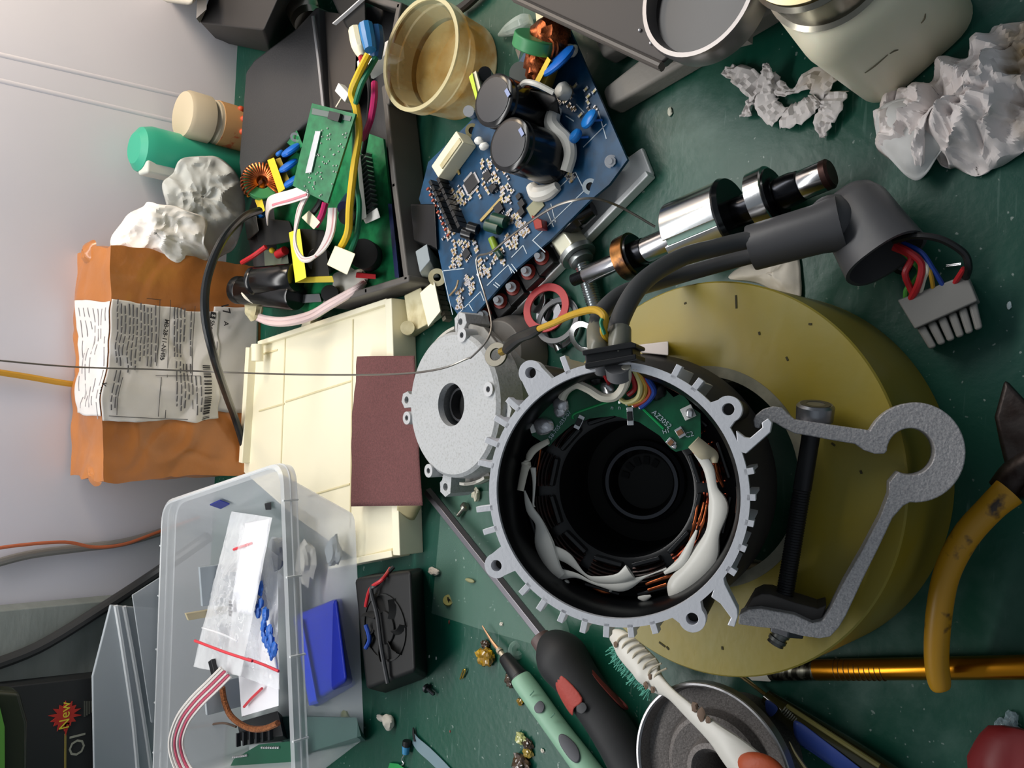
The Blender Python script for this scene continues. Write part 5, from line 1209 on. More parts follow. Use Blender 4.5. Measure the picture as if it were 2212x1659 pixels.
# deep bearing seat at the bottom of the bore
b = MB(); b.rev(A(-2.2), A(-5.9), [(0, RB + .02), (1, RB - .05)], 80, cap=False); build('bore_wall', b, mat('bore_black', '#0a0b0c', .45), MO)
b = MB(); b.rev(A(-5.9), A(-6.0), [(0, RB), (1, RB)], 64); build('bottom_plate', b, mat('bottom_dark', '#191817', .5, .4), MO)
b = MB(); b.ringrev(A(-5.95), A(-5.0), [(0, 1.05), (0, 1.62), (.7, 1.58), (.75, 1.42), (1, 1.38), (1, 1.25), (.6, 1.2)], 72); build('bearing_seat', b, mat('oiled_steel', '#3f4044', .22, .95), MO)
for k in range(5):
    a = 1.1 + k * .45; b = MB(MF); b.box((.8 * math.cos(a), .8 * math.sin(a), -5.82), (.3, .22, .1), a); build('seat_slot', b, BLACKM, MO)
# rusty patches on the inner wall
for a0, a1, h in ((-.1, .12, -.9), (1.05, 1.3, -.95), (1.55, 1.75, -1.0)):
    b = MB(MF); b.grid(lambda u, v: (lambda a: ((RI - .19) * math.cos(a), (RI - .19) * math.sin(a), h - .35 * v))(a0 + (a1 - a0) * u), 8, 4); build('rust_patch', b, mat('rust', '#5a3526', .6, col2='#2c1e19', vs=200), MO, sol=.02)
# arc-shaped circuit board
HB = -1.25
arc = [(1146, 908), (1149, 941), (1186, 964), (1202, 946), (1222, 928), (1236, 917), (1275, 904), (1327, 898), (1381, 912), (1425, 941), (1449, 969), (1460, 976), (1488, 969), (1514, 947), (1513, 893), (1492, 878), (1487, 866), (1471, 850), (1455, 858), (1427, 830), (1390, 812), (1340, 806), (1275, 815), (1236, 832), (1197, 856), (1167, 880)]
b = MB(MF); b.prism(pxl(arc, MF, HB), HB - .1, HB); MB_ = build('circuit_board', b, mat('motor_board_green', '#0c5d3c', .3, col2='#084a30', vs=150), MO)
def onb(x, y, h=0.0): return MF.U(x, y, HB + h)
def mtube(l, r, m, nm, par=None, n=8): 
    b = MB(); b.tube([onb(x, y, h) for x, y, h in l], r, n); return build(nm, b, m, par or MO)
BGR = mat('bright_trace', '#0f9a52', .3)
for l in ([(1320, 866), (1245, 892), (1238, 905)], [(1388, 882), (1434, 926)]): mtube([(x, y, .01) for x, y in l], .045, BGR, 'board_trace', MB_, 6)
def sblob(x, y, r, sx=(1, 1, .7), h=.05):
    b = MB(); b.blob(onb(x, y, h), r, x, .25, 1.2, sx, 16, 10); build('solder_blob', b, SOLDER, MB_)
sblob(1211, 874, .33); sblob(1210, 886, .26); sblob(1173, 920, .34, (.9, 1.2, .7)); sblob(1313, 838, .27); sblob(1489, 893, .16, (1, 1, .6), .12)
for x, y, dx, dy, m, rz in ((1487, 891, .42, .4, WHITEP, .5), (1470, 934, .34, .26, SOLDER, .6), (1252, 912, .5, .22, SOLDER, -.4), (1362, 899, .62, .22, SOLDER, .1), (1450, 956, .3, .24, SOLDER, .9), (1155, 925, .3, .3, WHITEP, .3)):
    fr = Fr(onb(x, y), MF.z, MF.x); b = MB(fr); b.box((0, 0, .04), (dx, dy, .08), rz + math.pi / 2); e = build('solder_pad', b, m, MB_, bev=.02)
    if m is SOLDER: b = MB(fr); b.box((0, 0, .1), (dx * .5, dy * .8, .12), rz + math.pi / 2); build('chip_body', b, BLACK if dx > .4 else mat('ceramic_brown', '#8a6244', .4), e, bev=.015)
sblob(1456, 964, .1)
def mtext(t, x, y, x2, y2, s):
    p, q = onb(x, y), onb(x2, y2); fr = Fr(p, MF.z, q - p); writing(t, fr, (float(np.linalg.norm(q - p)) / 2, 0), s, SILK, MB_, h=.02)
mtext('58-705-035-07', 1188, 948, 1232, 888, .2); mtext('AZ3052', 1413, 891, 1446, 921, .24); mtext('C2', 1482, 941, 1496, 937, .24); mtext('H1', 1432, 934, 1446, 930, .2)
for x in (1322, 1338, 1383): mtext('n', x - 3, 880, x + 4, 881, .2)
for x, y in ((1339, 868), (1354, 873), (1368, 877), (1382, 880)): sblob(x, y, .07)
# wires entering through the grommet
HT = 1.35
mtube([(1352, 792, HT), (1354, 815, 1.1), (1345, 840, .7), (1328, 857, .5), (1301, 858, .5), (1271, 840, .55), (1245, 831, .5), (1224, 842, .35), (1214, 860, .2)], .155, WHTW, 'white_wire')
mtube([(1302, 797, 1.1), (1306, 809, .8), (1315, 828, .3)], .07, REDW, 'red_wire')
mtube([(1358, 790, 1.2), (1372, 835, .5), (1358, 852, .2)], .09, mat('deep_red', '#a5202a', .4), 'red_wire')
mtube([(1368, 795, 1.2), (1383, 830, .7), (1378, 858, .4), (1355, 869, .15), (1340, 862, .1)], .085, mat('pale_yellow_wire', '#cfc887', .4), 'yellow_wire')
mtube([(1374, 795, 1.2), (1394, 832, .6), (1386, 862, .3), (1357, 872, .1)], .085, mat('ochre_wire', '#c09a3e', .4), 'yellow_wire')
mtube([(1378, 797, 1.1), (1404, 838, .5), (1396, 862, .3), (1370, 876, .1)], .085, mat('rust_wire', '#a53a22', .4), 'red_wire')
mtube([(1384, 799, 1.0), (1412, 840, .5), (1404, 862, .3), (1384, 880, .1)], .095, BLUW, 'blue_wire')
b = MB(); b.cyl(onb(1335, 790, 1.3), onb(1338, 812, 1.0), .42, n=24); build('cable_sleeve', b, mat('grey_sleeve', '#6c6c6e', .4), MO)
b = MB(); b.cyl(onb(1297, 782, 1.3), onb(1298, 803, 1.0), .22, n=20); build('cable_sleeve', b, MATS['grey_sleeve'], MO)
b = MB(); b.blob(onb(1420, 845, .1), .3, 3, .3); build('black_lump', b, BLACK, MO); b = MB(); b.blob(onb(1288, 818, .2), .22, 6, .4); build('black_lump', b, BLACK, MO)
# black grommet with ribs clamped in the rim
GRO = [(1259, 757), (1340, 741), (1368, 739), (1374, 760), (1366, 800), (1262, 800)]
b = MB(MF); b.prism(pxl([(1268, 762), (1370, 746), (1372, 778), (1270, 792)], MF), -1.1, .35); g_ = build('cable_grommet', b, BLACK, MO, bev=.06)
for pl in ([(1256, 757), (1362, 738), (1374, 742), (1374, 750), (1258, 768)], [(1262, 784), (1374, 764), (1374, 776), (1264, 797)]):
    b = MB(MF); b.prism(pxl(pl, MF, .5), -1.15, .5); build('grommet_rib', b, BLACK, g_, bev=.04)
# tubes of white insulation and copper leads, silicone
def mh(l, rs, m, nm, sub=6):
    b = MB(); rs = [r * (.78 if m is GLUE else 1) * (1 + (.25 * math.sin(i * 2.7) if m is GLUE else 0)) for i, r in enumerate(rs)]; b.tube([MF.U(x, y, HW + h) for x, y, h in l], rs, 12, sub=sub, sq=.5, sidev=MF.x * .3 + MF.y if m is not GLUE else None); return build(nm, b, m, MO)
mh([(1185, 953, .75), (1150, 975, .55), (1135, 1010, .5), (1124, 1060, .6)], [.1, .15, .2, .17], WHTW, 'insulating_sleeve')
mh([(1498, 955, .7), (1520, 975, .6), (1538, 985, .5), (1540, 1000, .5)], [.25, .28, .22, .15], mat('cream_sleeve', '#cfc4a6', .45), 'insulating_sleeve')
G = GLUE
mh([(1151, 1010, .45), (1154, 1040, .35), (1152, 1085, .35), (1152, 1095, .35)], [.17, .09, .07, .1], G, 'silicone_strand')
mh([(1133, 1060, .3), (1145, 1100, .4), (1165, 1130, .45), (1176, 1175, .5), (1196, 1225, .5), (1212, 1245, .45)], [.05, .2, .3, .42, .52, .25], G, 'silicone_strand')
mh([(1190, 1190, .5), (1225, 1205, .45), (1262, 1240, .4), (1290, 1252, .4), (1335, 1250, .45), (1362, 1235, .45)], [.3, .22, .08, .12, .3, .3], G, 'silicone_strand')
mh([(1205, 1240, .4), (1245, 1243, .4), (1290, 1262, .4), (1345, 1265, .4), (1395, 1245, .4), (1440, 1228, .4)], [.28, .1, .08, .2, .06, .04], G, 'silicone_strand')
mh([(1290, 1258, .4), (1318, 1258, .4), (1325, 1268, .35), (1318, 1278, .3)], [.07, .08, .06, .05], G, 'silicone_strand')
mh([(1506, 975, .6), (1530, 1010, .5), (1540, 1055, .45), (1552, 1095, .45), (1540, 1150, .5), (1525, 1195, .5), (1495, 1235, .5), (1460, 1268, .5), (1450, 1290, .4)], [.2, .22, .28, .36, .42, .48, .6, .42, .15], G, 'silicone_strand')
mh([(1505, 1145, .5), (1490, 1180, .5), (1470, 1215, .45), (1435, 1238, .4)], [.05, .14, .25, .06], G, 'silicone_strand')
mh([(1515, 1225, .6), (1530, 1212, .55), (1536, 1200, .5)], [.2, .14, .1], G, 'silicone_strand')
mh([(1378, 1291, .25), (1392, 1292, .25), (1406, 1287, .25)], [.05, .12, .06], G, 'silicone_strand')
b = MB(); b.ball(MF.U(1223, 1259, HW + .3), .12, 10, 8); build('silicone_drop', b, G, MO)
for l in ([(1170, 960, .5), (1164, 1000, .3), (1160, 1030, .2)], [(1545, 1000, .4), (1552, 1030, .3), (1562, 1052, .2)], [(1540, 1005, .4), (1553, 1040, .3)], [(1275, 1265, .2), (1300, 1278, .25), (1318, 1280, .2)], [(1395, 1262, .3), (1430, 1250, .35), (1460, 1240, .3)], [(1400, 1275, .3), (1440, 1262, .35)], [(1520, 1085, .3), (1512, 1120, .35), (1500, 1160, .3)], [(1526, 1090, .3), (1518, 1130, .35), (1508, 1165, .3)], [(1506, 1090, .3), (1500, 1130, .35), (1490, 1170, .3)]):
    mh(l, [.05] * len(l), COPPER, 'copper_lead')
# ------------------------------------------------------------------ cast clamp bracket and its long bolt
def c4(l): return [(1500 + x / 2.593, 780 + y / 2.593) for x, y in l]
ringc, ro_, ri_ = (1237, 512), 284, 133
arcO = [(ringc[0] + ro_ * math.cos(t), ringc[1] + ro_ * math.sin(t) * .99) for t in np.linspace(math.radians(206), math.radians(456), 40)]
arcI = [(1212 + ri_ * math.cos(t), 507 + (ri_ - 2) * math.sin(t)) for t in np.linspace(math.radians(122), math.radians(-178), 36)]
poly = [(330, 330), (345, 300), (385, 268), (440, 252), (490, 260), (520, 290), (560, 325), (640, 337), (760, 355), (900, 375), (950, 382)] + arcO + [(1170, 812), (1110, 880), (1030, 1050), (950, 1210), (850, 1425), (810, 1492), (760, 1545), (700, 1555), (600, 1540), (450, 1500), (350, 1490), (245, 1475), (250, 1420), (300, 1392), (370, 1385), (560, 1420), (660, 1467), (715, 1455), (760, 1390), (830, 1250), (940, 1060), (1040, 870), (1088, 745), (1090, 680)] + arcI + [(1065, 520), (1010, 520), (950, 500), (900, 465), (780, 445), (650, 420), (560, 405), (500, 375), (450, 345), (400, 338), (372, 350), (362, 380), (335, 370)]
HK = -2.4
BRF = Fr(MF((0, 0, HK)), MF.z, MF.x)
BR = thing('clamp_bracket', 'grey cast metal clamp bracket with a round open end, bolted to the motor', 'bracket', P(1800, 1100, 5.2))
b = MB(BRF); b.prism([tuple(BRF.L(x, y)[:2]) for x, y in c4(poly)], -.9, 0)
CB_ = mat('sand_cast_grey', '#bab7b7', .5, .35, '#9f9c9e', 1600, bump=.7, bs=900); build('bracket_body', b, CB_, BR, bev=.05)
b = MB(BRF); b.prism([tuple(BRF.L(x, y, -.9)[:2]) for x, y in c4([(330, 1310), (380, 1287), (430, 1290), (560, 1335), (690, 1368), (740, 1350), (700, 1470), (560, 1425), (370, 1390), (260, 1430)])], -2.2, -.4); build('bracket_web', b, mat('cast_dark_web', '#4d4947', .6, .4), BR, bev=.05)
HBo = -.85
def brp(x, y, h): 
    q = c4([(x, y)])[0]; return BRF.U(q[0], q[1], h)
b = MB(); b.rev(brp(672, 330, HBo), brp(680, 240, HBo + .15), [(0, .60), (.85, .62), (1, .54)], 32); bh = build('bolt_head', b, mat('bolt_grey', '#8b8c90', .3, .9), BR)
b = MB(); b.ring(brp(679, 250, HBo + .14), brp(680, 238, HBo + .16), .3, .5, 24); build('socket_ring', b, STEELD, bh)
b = MB(); n_th = 46; prof = []
p0, p1 = brp(665, 345, HBo), brp(492, 1400, HBo - .5)
prof = [(0, .30), (.35, .30)]
for k in range(n_th): t = .35 + .65 * k / n_th; prof += [(t, .30), (t + .3 / n_th * .65, .27)]
prof += [(1, .30)]
b.rev(p0, p1, prof, 20); build('threaded_bolt', b, mat('black_oxide', '#2a2a2c', .4, .7), BR)
b = MB(); b.cyl(brp(520, 1478, -1.3), brp(512, 1525, -1.3), .62, n=6); build('hex_nut', b, STEELD, BR, bev=.04)
b = MB(); b.rev(brp(500, 1500, -1.3), brp(452, 1585, -1.3), [(0, .32), (.4, .32), (.41, .27), (.6, .27), (.61, .32), (.8, .32), (.81, .27), (1, .3)], 16); build('bolt_end', b, mat('bolt_end_steel', '#6c6d6a', .35, .9), BR)
# ------------------------------------------------------------------ the two grey motor cables, ground lead
gc = mat('grey_cable_rubber', '#48494b', .45)
zt = MF.U(1338, 742, .1)[2]
CA = thing('motor_cable', 'thick upper grey cable running from motor grommet into the elbow', 'cable', P(1390, 609, 0), 'motor cables')
b = MB(); b.tube([MF.U(1342, 772, -.1), MF.U(1338, 745, 0), P(1340, 690, zt - .6), P(1388, 610, zt - 2.2), P(1470, 557, 6.9), P(1543, 536, 5.5), P(1618, 518, 4.4), P(1690, 508, 4.1)], .34, 14); build('cable_jacket', b, gc, CA)
b = MB(); b.tube([MF.U(1342, 770, -.1), MF.U(1339, 745, 0), P(1339, 712, zt - .3)], .375, 14); build('clear_sleeve', b, mat('smoky_sleeve', '#77766a', .3), CA)
CA2 = thing('motor_cable', 'lower thick grey cable beside the first, entering the elbow underneath', 'cable', P(1358, 635, 0), 'motor cables')
b = MB(); b.tube([MF.U(1298, 776, -.3), MF.U(1290, 745, -.3), P(1293, 690, zt - 1.2), P(1318, 655, zt - 2), P(1360, 628, zt - 3.2), P(1445, 602, 5.8), P(1543, 574, 4.3), P(1625, 552, 3.5), P(1700, 534, 3.3)], .32, 14); build('cable_jacket', b, gc, CA2)
b = MB(); b.tube([MF.U(1298, 774, -.3), MF.U(1291, 745, -.3), P(1290, 710, zt - .8)], .355, 14); build('clear_sleeve', b, MATS['smoky_sleeve'], CA2)
GL = thing('ground_lead', 'yellow earth lead with black sleeve and ring terminal reaching over the end cap', 'wire', P(1200, 700, 0))
b = MB(); b.tube([P(1316, 735, zt - .2), P(1304, 715, zt + .2), P(1306, 684, zt + .3), P(1282, 669, zt), P(1236, 680, zt - 1.2), P(1195, 698, zt - 2.6), P(1160, 712, zt - 4)], .13, 10); build('wire_jacket', b, mat('earth_yellow', '#c39a22', .4), GL)
b = MB(); b.tube([P(1306, 722, zt + .28), P(1298, 698, zt + .45), P(1301, 688, zt + .45)], .06, 8); build('green_stripe', b, mat('earth_green', '#1f8a64', .4), GL)
b = MB(); b.tube([P(1166, 710, zt - 3.8), P(1150, 718, zt - 4.3), P(1125, 728, zt - 5.2), P(1105, 742, zt - 5.9), P(1094, 756, 5.2)], [.17, .24, .24, .3, .22], 10); build('shrink_sleeve', b, BLACK, GL)
tcn_ = P(1072, 766, 4.9); nv = nrm(np.array([.25, -.25, 1]))
b = MB(); b.ring(tcn_ - nv * .06, tcn_ + nv * .06, .3, .6, 36); build('ring_terminal', b, mat('dull_tin', '#66635a', .4, .7), GL, bev=.02)
b = MB(); b.tube([P(1083, 760, 5.05), P(1093, 756, 5.2)], [.2, .16], 8, smooth=False); build('crimp_barrel', b, BRASS, GL)
# white foam blocks next to the grommet
b = MB(); b.hexa([P(*q, 5.02) for q in ((1382, 745), (1440, 738), (1440, 768), (1390, 768))], [P(*q, 6.8) for q in ((1376, 745), (1444, 737), (1444, 768), (1385, 762))])
solo('foam_block', b, mat('foam_white', '#ddd3cd', .7), 'white foam block on the tape roll beside the motor grommet', 'foam block', bev=.04)
# ------------------------------------------------------------------ grey cast end cap
cf0 = P(974, 874, 3.7)
EF = Fr(cf0, (-.02, .10, 1), (1, 0, 0))
RC_ = float(np.linalg.norm(EF.L(974, 714)[:2] - EF.L(974, 1034)[:2])) / 2
EC = thing('end_cap', 'grey cast motor end cap lying face up between sandpaper and motor', 'motor cover', EF((0, 0, -3.5)))
def E_(h): return EF((0, 0, h))
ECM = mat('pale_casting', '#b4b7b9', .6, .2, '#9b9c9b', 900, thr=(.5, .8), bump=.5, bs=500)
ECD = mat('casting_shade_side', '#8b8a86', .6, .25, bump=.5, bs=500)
b = MB(); b.ringrev(E_(-3.4), E_(0), [(0, 2.2), (0, RC_ * .93), (.45, RC_ * .96), (.55, RC_ * 1.02), (.82, RC_ * 1.0), (.95, RC_ * .985), (1, RC_ * .94), (1, 1.12), (.9, 1.08), (.85, 1.3)], 96); build('cap_body', b, ECM, EC)
b = MB(); b.rev(E_(-1.1), E_(-1.2), [(0, 1.3), (1, 1.3)], 40); h_ = build('bore_floor', b, mat('dark_bore', '#1c1c1c', .5, .3), EC)
b = MB(); b.ringrev(E_(-1.15), E_(-.6), [(0, .75), (0, .95), (1, .9), (1, .78)], 40); build('inner_bearing', b, STEELD, EC)
def arcs(p, q, r, h0, h1, t=.16):
    a0 = math.atan2(*(EF.L(*p, h1)[:2][::-1])); a1 = math.atan2(*(EF.L(*q, h1)[:2][::-1]))
    while a1 - a0 > math.pi: a1 -= 2 * math.pi
    while a1 - a0 < -math.pi: a1 += 2 * math.pi
    pts = [(r * math.cos(a0 + (a1 - a0) * k / 16), r * math.sin(a0 + (a1 - a0) * k / 16)) for k in range(17)] + [((r - t) * math.cos(a1 + (a0 - a1) * k / 16), (r - t) * math.sin(a1 + (a0 - a1) * k / 16)) for k in range(17)]
    b = MB(EF); b.prism(pts, h0, h1); build('flange_rim', b, mat('cream_casting', '#c2bfb6', .5, .3), EC, bev=.02)
    b = MB(EF); a = [((RC_ * .97) * math.cos(a0 + (a1 - a0) * k / 16), (RC_ * .97) * math.sin(a0 + (a1 - a0) * k / 16)) for k in range(17)] + pts[:17][::-1]
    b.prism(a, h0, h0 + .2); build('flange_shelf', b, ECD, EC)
RF = RC_ * 1.1
for p, q in (((980, 702), (932, 722)), ((908, 750), (878, 828)), ((872, 918), (888, 968)), ((896, 1000), (950, 1055)), ((992, 1042), (1040, 1015)), ((1002, 1056), (1030, 1045))): arcs(p, q, RF, -1.3, -.7)
for x, y, r, hl, h in ((994, 695, .42, .17, -.45), (878, 864, .38, .2, -.5), (962, 1052, .40, .2, -.5), (1089, 888, .42, .2, -.5)):
    c = EF.L(x, y, h)[:2]; a = math.atan2(c[1], c[0]); sq = [(c[0] + r * 1.15 * math.cos(a + t) * (1.15 if i % 2 else 1), c[1] + r * 1.15 * math.sin(a + t) * (1.15 if i % 2 else 1)) for i, t in enumerate(np.linspace(-2.2, 2.2, 10))]
    inn = [((RC_ * .9) * math.cos(a + .09), (RC_ * .9) * math.sin(a + .09)), ((RC_ * .9) * math.cos(a - .09), (RC_ * .9) * math.sin(a - .09))]
    b = MB(EF); b.prism(sq + inn, h - 1.6, h, [circ(c, hl, 20)]); build('mounting_ear', b, ECM, EC, bev=.04)
for x, y in ((997, 724), (878, 903), (925, 1017), (1054, 841)):
    c = EF.L(x, y, .12); b = MB(EF); b.prism(circ(c, .36, 28), -1.5, .12, [circ(c, .15, 16)]); e = build('screw_boss', b, mat('boss_light', '#c0c2c4', .5, .4), EC, bev=.03)
    b = MB(EF); b.prism(circ(c, .15, 16), -.4, .02); build('screw_hole', b, STEELD, e)
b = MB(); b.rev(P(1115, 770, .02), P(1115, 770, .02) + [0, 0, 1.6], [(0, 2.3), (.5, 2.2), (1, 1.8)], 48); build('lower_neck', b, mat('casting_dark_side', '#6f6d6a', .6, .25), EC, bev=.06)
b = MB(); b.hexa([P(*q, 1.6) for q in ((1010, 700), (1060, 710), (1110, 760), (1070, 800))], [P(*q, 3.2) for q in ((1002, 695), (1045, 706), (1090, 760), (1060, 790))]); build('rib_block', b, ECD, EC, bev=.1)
# ------------------------------------------------------------------ rotor shaft with bearings and magnets
ZX = 1.62
def sx(x, y, z=ZX): return P(x, y, z)
RS = thing('rotor_shaft', 'steel rotor shaft with two bearings and a split magnet cylinder lying on the mat', 'shaft', sx(1520, 490, 0))
ax0, ax1 = sx(1237, 606), sx(1800, 372); axd = nrm(ax1 - ax0); axl = np.linalg.norm(ax1 - ax0)
def on(x, y):                                    # nearest point on the axis
    w = P(x, y, ZX); return ax0 + axd * ((w - ax0) @ axd)
CH = mat('turned_steel', '#b9babd', .2, 1.0, '#9c9da2', 40, stretch=(1, 1, 1)); DKS = mat('blued_steel', '#26272b', .22, .9)
def seg(a, c, prof, m, nm, n=48, par=None):
    b = MB(); b.rev(on(*a), on(*c), prof, n); return build(nm, b, m, par or RS)
th = [(0, .20)]
for k in range(8): th += [(.05 + k * .11, .3), (.1 + k * .11, .24)]
th += [(1, .34)]
seg((1237, 606), (1265, 596), th, STEELD, 'threaded_tip')
seg((1263, 598), (1347, 566), [(0, .36), (.05, .44), (1, .44)], CH, 'shaft_section')
seg((1347, 566), (1372, 552), [(0, .9), (.04, 1.05), (.96, 1.08), (1, 1.0)], mat('coppery_bearing', '#9a6a3c', .28, .95, '#3d2b22', 130, thr=(.35, .6), bump=.2, bs=300), 'small_bearing')
seg((1371, 552), (1376, 550), [(0, .98), (1, .95)], BLACKG, 'bearing_seal')
seg((1375, 550), (1395, 542), [(0, .62), (1, .6)], DKS, 'shaft_collar')
seg((1390, 544), (1475, 505), [(0, .55), (.15, .58), (1, .58)], CH, 'shaft_section')
# magnet cylinder: two half shells with seams
m0, m1 = on(1470, 505), on(1578, 458); mz = nrm(m1 - m0)
def shell(a0, a1, r0, r1, m, nm, s0=0.0, s1=1.0):
    x = nrm(np.cross(mz, [0, 0, 1])); y = np.cross(x, mz); y = y if y[2] > 0 else -y
    L = []
    K = 20
    for t in (s0, s1):
        c = m0 + (m1 - m0) * t
        L.append([c + (x * math.cos(a0 + (a1 - a0) * k / K) + y * math.sin(a0 + (a1 - a0) * k / K)) * r1 for k in range(K + 1)] + [c + (x * math.cos(a1 + (a0 - a1) * k / K) + y * math.sin(a1 + (a0 - a1) * k / K)) * r0 for k in range(K + 1)])
    b = MB(); loft(b, L, True, True); return build(nm, b, m, RS, bev=.04)
MGM = mat('nickel_magnet', '#c6c9cb', .2, 1.0)
xm = nrm(np.cross(mz, [0, 0, 1])); sgn = 1 if ray(1500, 400) @ xm > ray(1500, 600) @ xm else -1
r_ = math.radians
for a0, a1 in ((-60, 62), (72, 172), (182, 290)): shell(r_(a0), r_(a1), .9, 1.55, MGM, 'magnet_shell', -.05, .98)
shell(r_(62), r_(72), .9, 1.42, mat('oxidised_joint', '#87a79c', .6), 'magnet_joint', 0, .97)
b = MB(); b.rev(m0 - mz * .05, m1 + mz * .02, [(0, .95), (1, .95)], 40); build('rotor_hub', b, STEELD, RS)
seg((1576, 459), (1588, 452), [(0, 1.58), (.3, 1.6), (1, 1.52)], mat('oily_black', '#15181a', .15, .3), 'end_plate', 64)
seg((1586, 453), (1640, 430), [(0, .62), (.9, .62), (1, .75)], DKS, 'shaft_section')
seg((1636, 432), (1672, 415), [(0, 1.22), (.05, 1.32), (.95, 1.32), (1, 1.22)], STEEL, 'large_bearing', 64)
seg((1671, 416), (1676, 414), [(0, 1.2), (1, 1.18)], BLACKG, 'bearing_seal', 56)
seg((1675, 414), (1735, 392), [(0, .8), (.12, .8), (.14, .68), (.6, .68), (.9, .62), (1, .5)], DKS, 'shaft_step')
seg((1730, 394), (1795, 370), [(0, .56), (.06, .6), (.9, .6), (1, .5)], CH, 'shaft_end')
seg((1780, 376), (1797, 369), [(0, .605), (.7, .605), (1, .5)], mat('rusty_end', '#3a2622', .4, .7), 'rusted_tip')
# ------------------------------------------------------------------ grey rubber elbow
EL = thing('rubber_elbow', 'grey rubber elbow sleeve around the two motor cables', 'sleeve', P(1760, 500, 0))
ER = mat('elbow_grey', '#4b4b4e', .42, bump=.08, bs=300)
p0, p1 = P(1622, 536, 3.9), P(1800, 486, 3.1)
b = MB(); d = p1 - p0; b.ringrev(p0, p1, [(0, .74), (0, .86), (.02, .88), (.8, .92), (1.0, 1.0), (1.1, 1.0), (1.1, .7)], 48)
b.blob(P(1800, 478, 2.8), 1.0, 4, .04, 1, (1, .95, .95), 32, 20); build('straight_sleeve', b, ER, EL)
q0, q1 = P(1826, 428, 1.9), P(1914, 560, 2.2); d = q1 - q0
b = MB(); x_, y_ = b.frame_of(d); 
def hood():
    L = []; n = 40
    sd = nrm(np.cross(d, [0, 0, 1])); upv = np.cross(sd, nrm(d)); upv = upv if upv[2] > 0 else -upv
    for t, rx, ry in ((-.06, .3, .25), (-.02, .85, .7), (.06, 1.12, .98), (.2, 1.3, 1.2), (.6, 1.38, 1.25), (1, 1.5, 1.3), (1, 1.36, 1.16), (.6, 1.22, 1.1), (.3, 1.0, .9)):
        c = q0 + d * t; L.append([c + sd * rx * math.copysign(abs(math.cos(a)) ** .8, math.cos(a)) + upv * ry * math.copysign(abs(math.sin(a)) ** .8, math.sin(a)) for a in np.linspace(0, 2 * math.pi, n, endpoint=False)])
    return L
loft(b, hood(), True, True); hd_ = build('connector_hood', b, ER, EL)
for k in range(3):
    b = MB(); a_, c_ = (1822 + k * 14, 530 - k * 7), (1840 + k * 13, 566 - k * 8); b.tube([P(*a_, 3.15 - k * .12), P(*c_, 2.95 - k * .12)], .07, 6, smooth=False); build('grip_rib', b, mat('elbow_rib', '#8d8d92', .3), hd_)
# wires and nylon connector
WC = thing('cable_connector', 'clear grey nylon multi-pin connector with coloured wires at the right', 'connector', P(2030, 680, 0))
def wire(l, r, m, nm):
    b = MB(); b.tube([P(x, y, z) for x, y, z in l], r, 8); return build(nm, b, m, WC)
wire([(1930, 520, 2.4), (1975, 510, 2.6), (2030, 516, 2.5), (2080, 545, 2.2), (2092, 575, 2.0), (2086, 600, 1.6)], .13, BLKW, 'black_wire')
wire([(2083, 580, 1.9), (2070, 600, 1.6), (2062, 612, 1.4)], .1, REDW, 'red_wire')
wire([(1935, 530, 2.0), (1965, 545, 2.2), (1990, 570, 2.0), (1985, 610, 1.8), (1968, 645, 1.4)], .13, REDW, 'red_wire')
wire([(1930, 535, 2.0), (1968, 555, 2.0), (1955, 590, 2.0), (1965, 620, 1.6), (1975, 640, 1.4)], .12, REDW, 'red_wire')
wire([(1940, 535, 1.9), (1985, 555, 1.9), (2003, 580, 1.9), (1996, 605, 1.7), (1988, 635, 1.4)], .075, WHTW, 'white_wire')
wire([(1945, 530, 1.8), (1995, 560, 1.8), (2010, 590, 1.8), (2016, 625, 1.4)], .08, mat('amber_wire', '#b58a2a', .4), 'yellow_wire')
wire([(1950, 525, 1.9), (1990, 545, 2.0), (2015, 580, 1.8), (2038, 618, 1.4)], .09, BLUW, 'blue_wire')
wire([(1945, 540, 1.6), (1985, 580, 1.6), (1975, 605, 1.6), (1958, 625, 1.5), (1956, 645, 1.3)], .09, mat('green_yellow_wire', '#4f9b3c', .4), 'green_wire')
NY = clear('smoky_nylon', '#8a8884', .82, .35, edge=.15); 
b = MB(); b.hexa([P(*q, .15) for q in ((1945, 655), (2095, 600), (2118, 655), (1985, 712))], [P(*q, 1.5) for q in ((1938, 648), (2089, 592), (2112, 650), (1976, 711))]); cb2 = build('connector_body', b, NY, WC, bev=.06)
for k in range(6):
    t0, t1 = k / 6 + .015, (k + 1) / 6 - .015
    def lp(a, c, t): return (a[0] * (1 - t) + c[0] * t, a[1] * (1 - t) + c[1] * t)
    A1_, B1_, A2_, B2_ = (1978, 711), (2112, 651), (2006, 756), (2125, 708)
    b = MB(); b.hexa([P(*lp(A1_, B1_, t0), .15), P(*lp(A1_, B1_, t1), .15), P(*lp(A2_, B2_, t1), .15), P(*lp(A2_, B2_, t0), .15)], [P(*lp(A1_, B1_, t0), 1.3), P(*lp(A1_, B1_, t1), 1.3), P(*lp(A2_, B2_, t1), 1.3), P(*lp(A2_, B2_, t0), 1.3)])
    build('pin_barrel', b, NY, WC, bev=.09)
b = MB(); b.tube([P(1935, 560, .6), P(1950, 575, .5), P(1958, 560, .5)], [.3, .35, .25], 8); build('loose_sleeve', b, BLACK, WC)
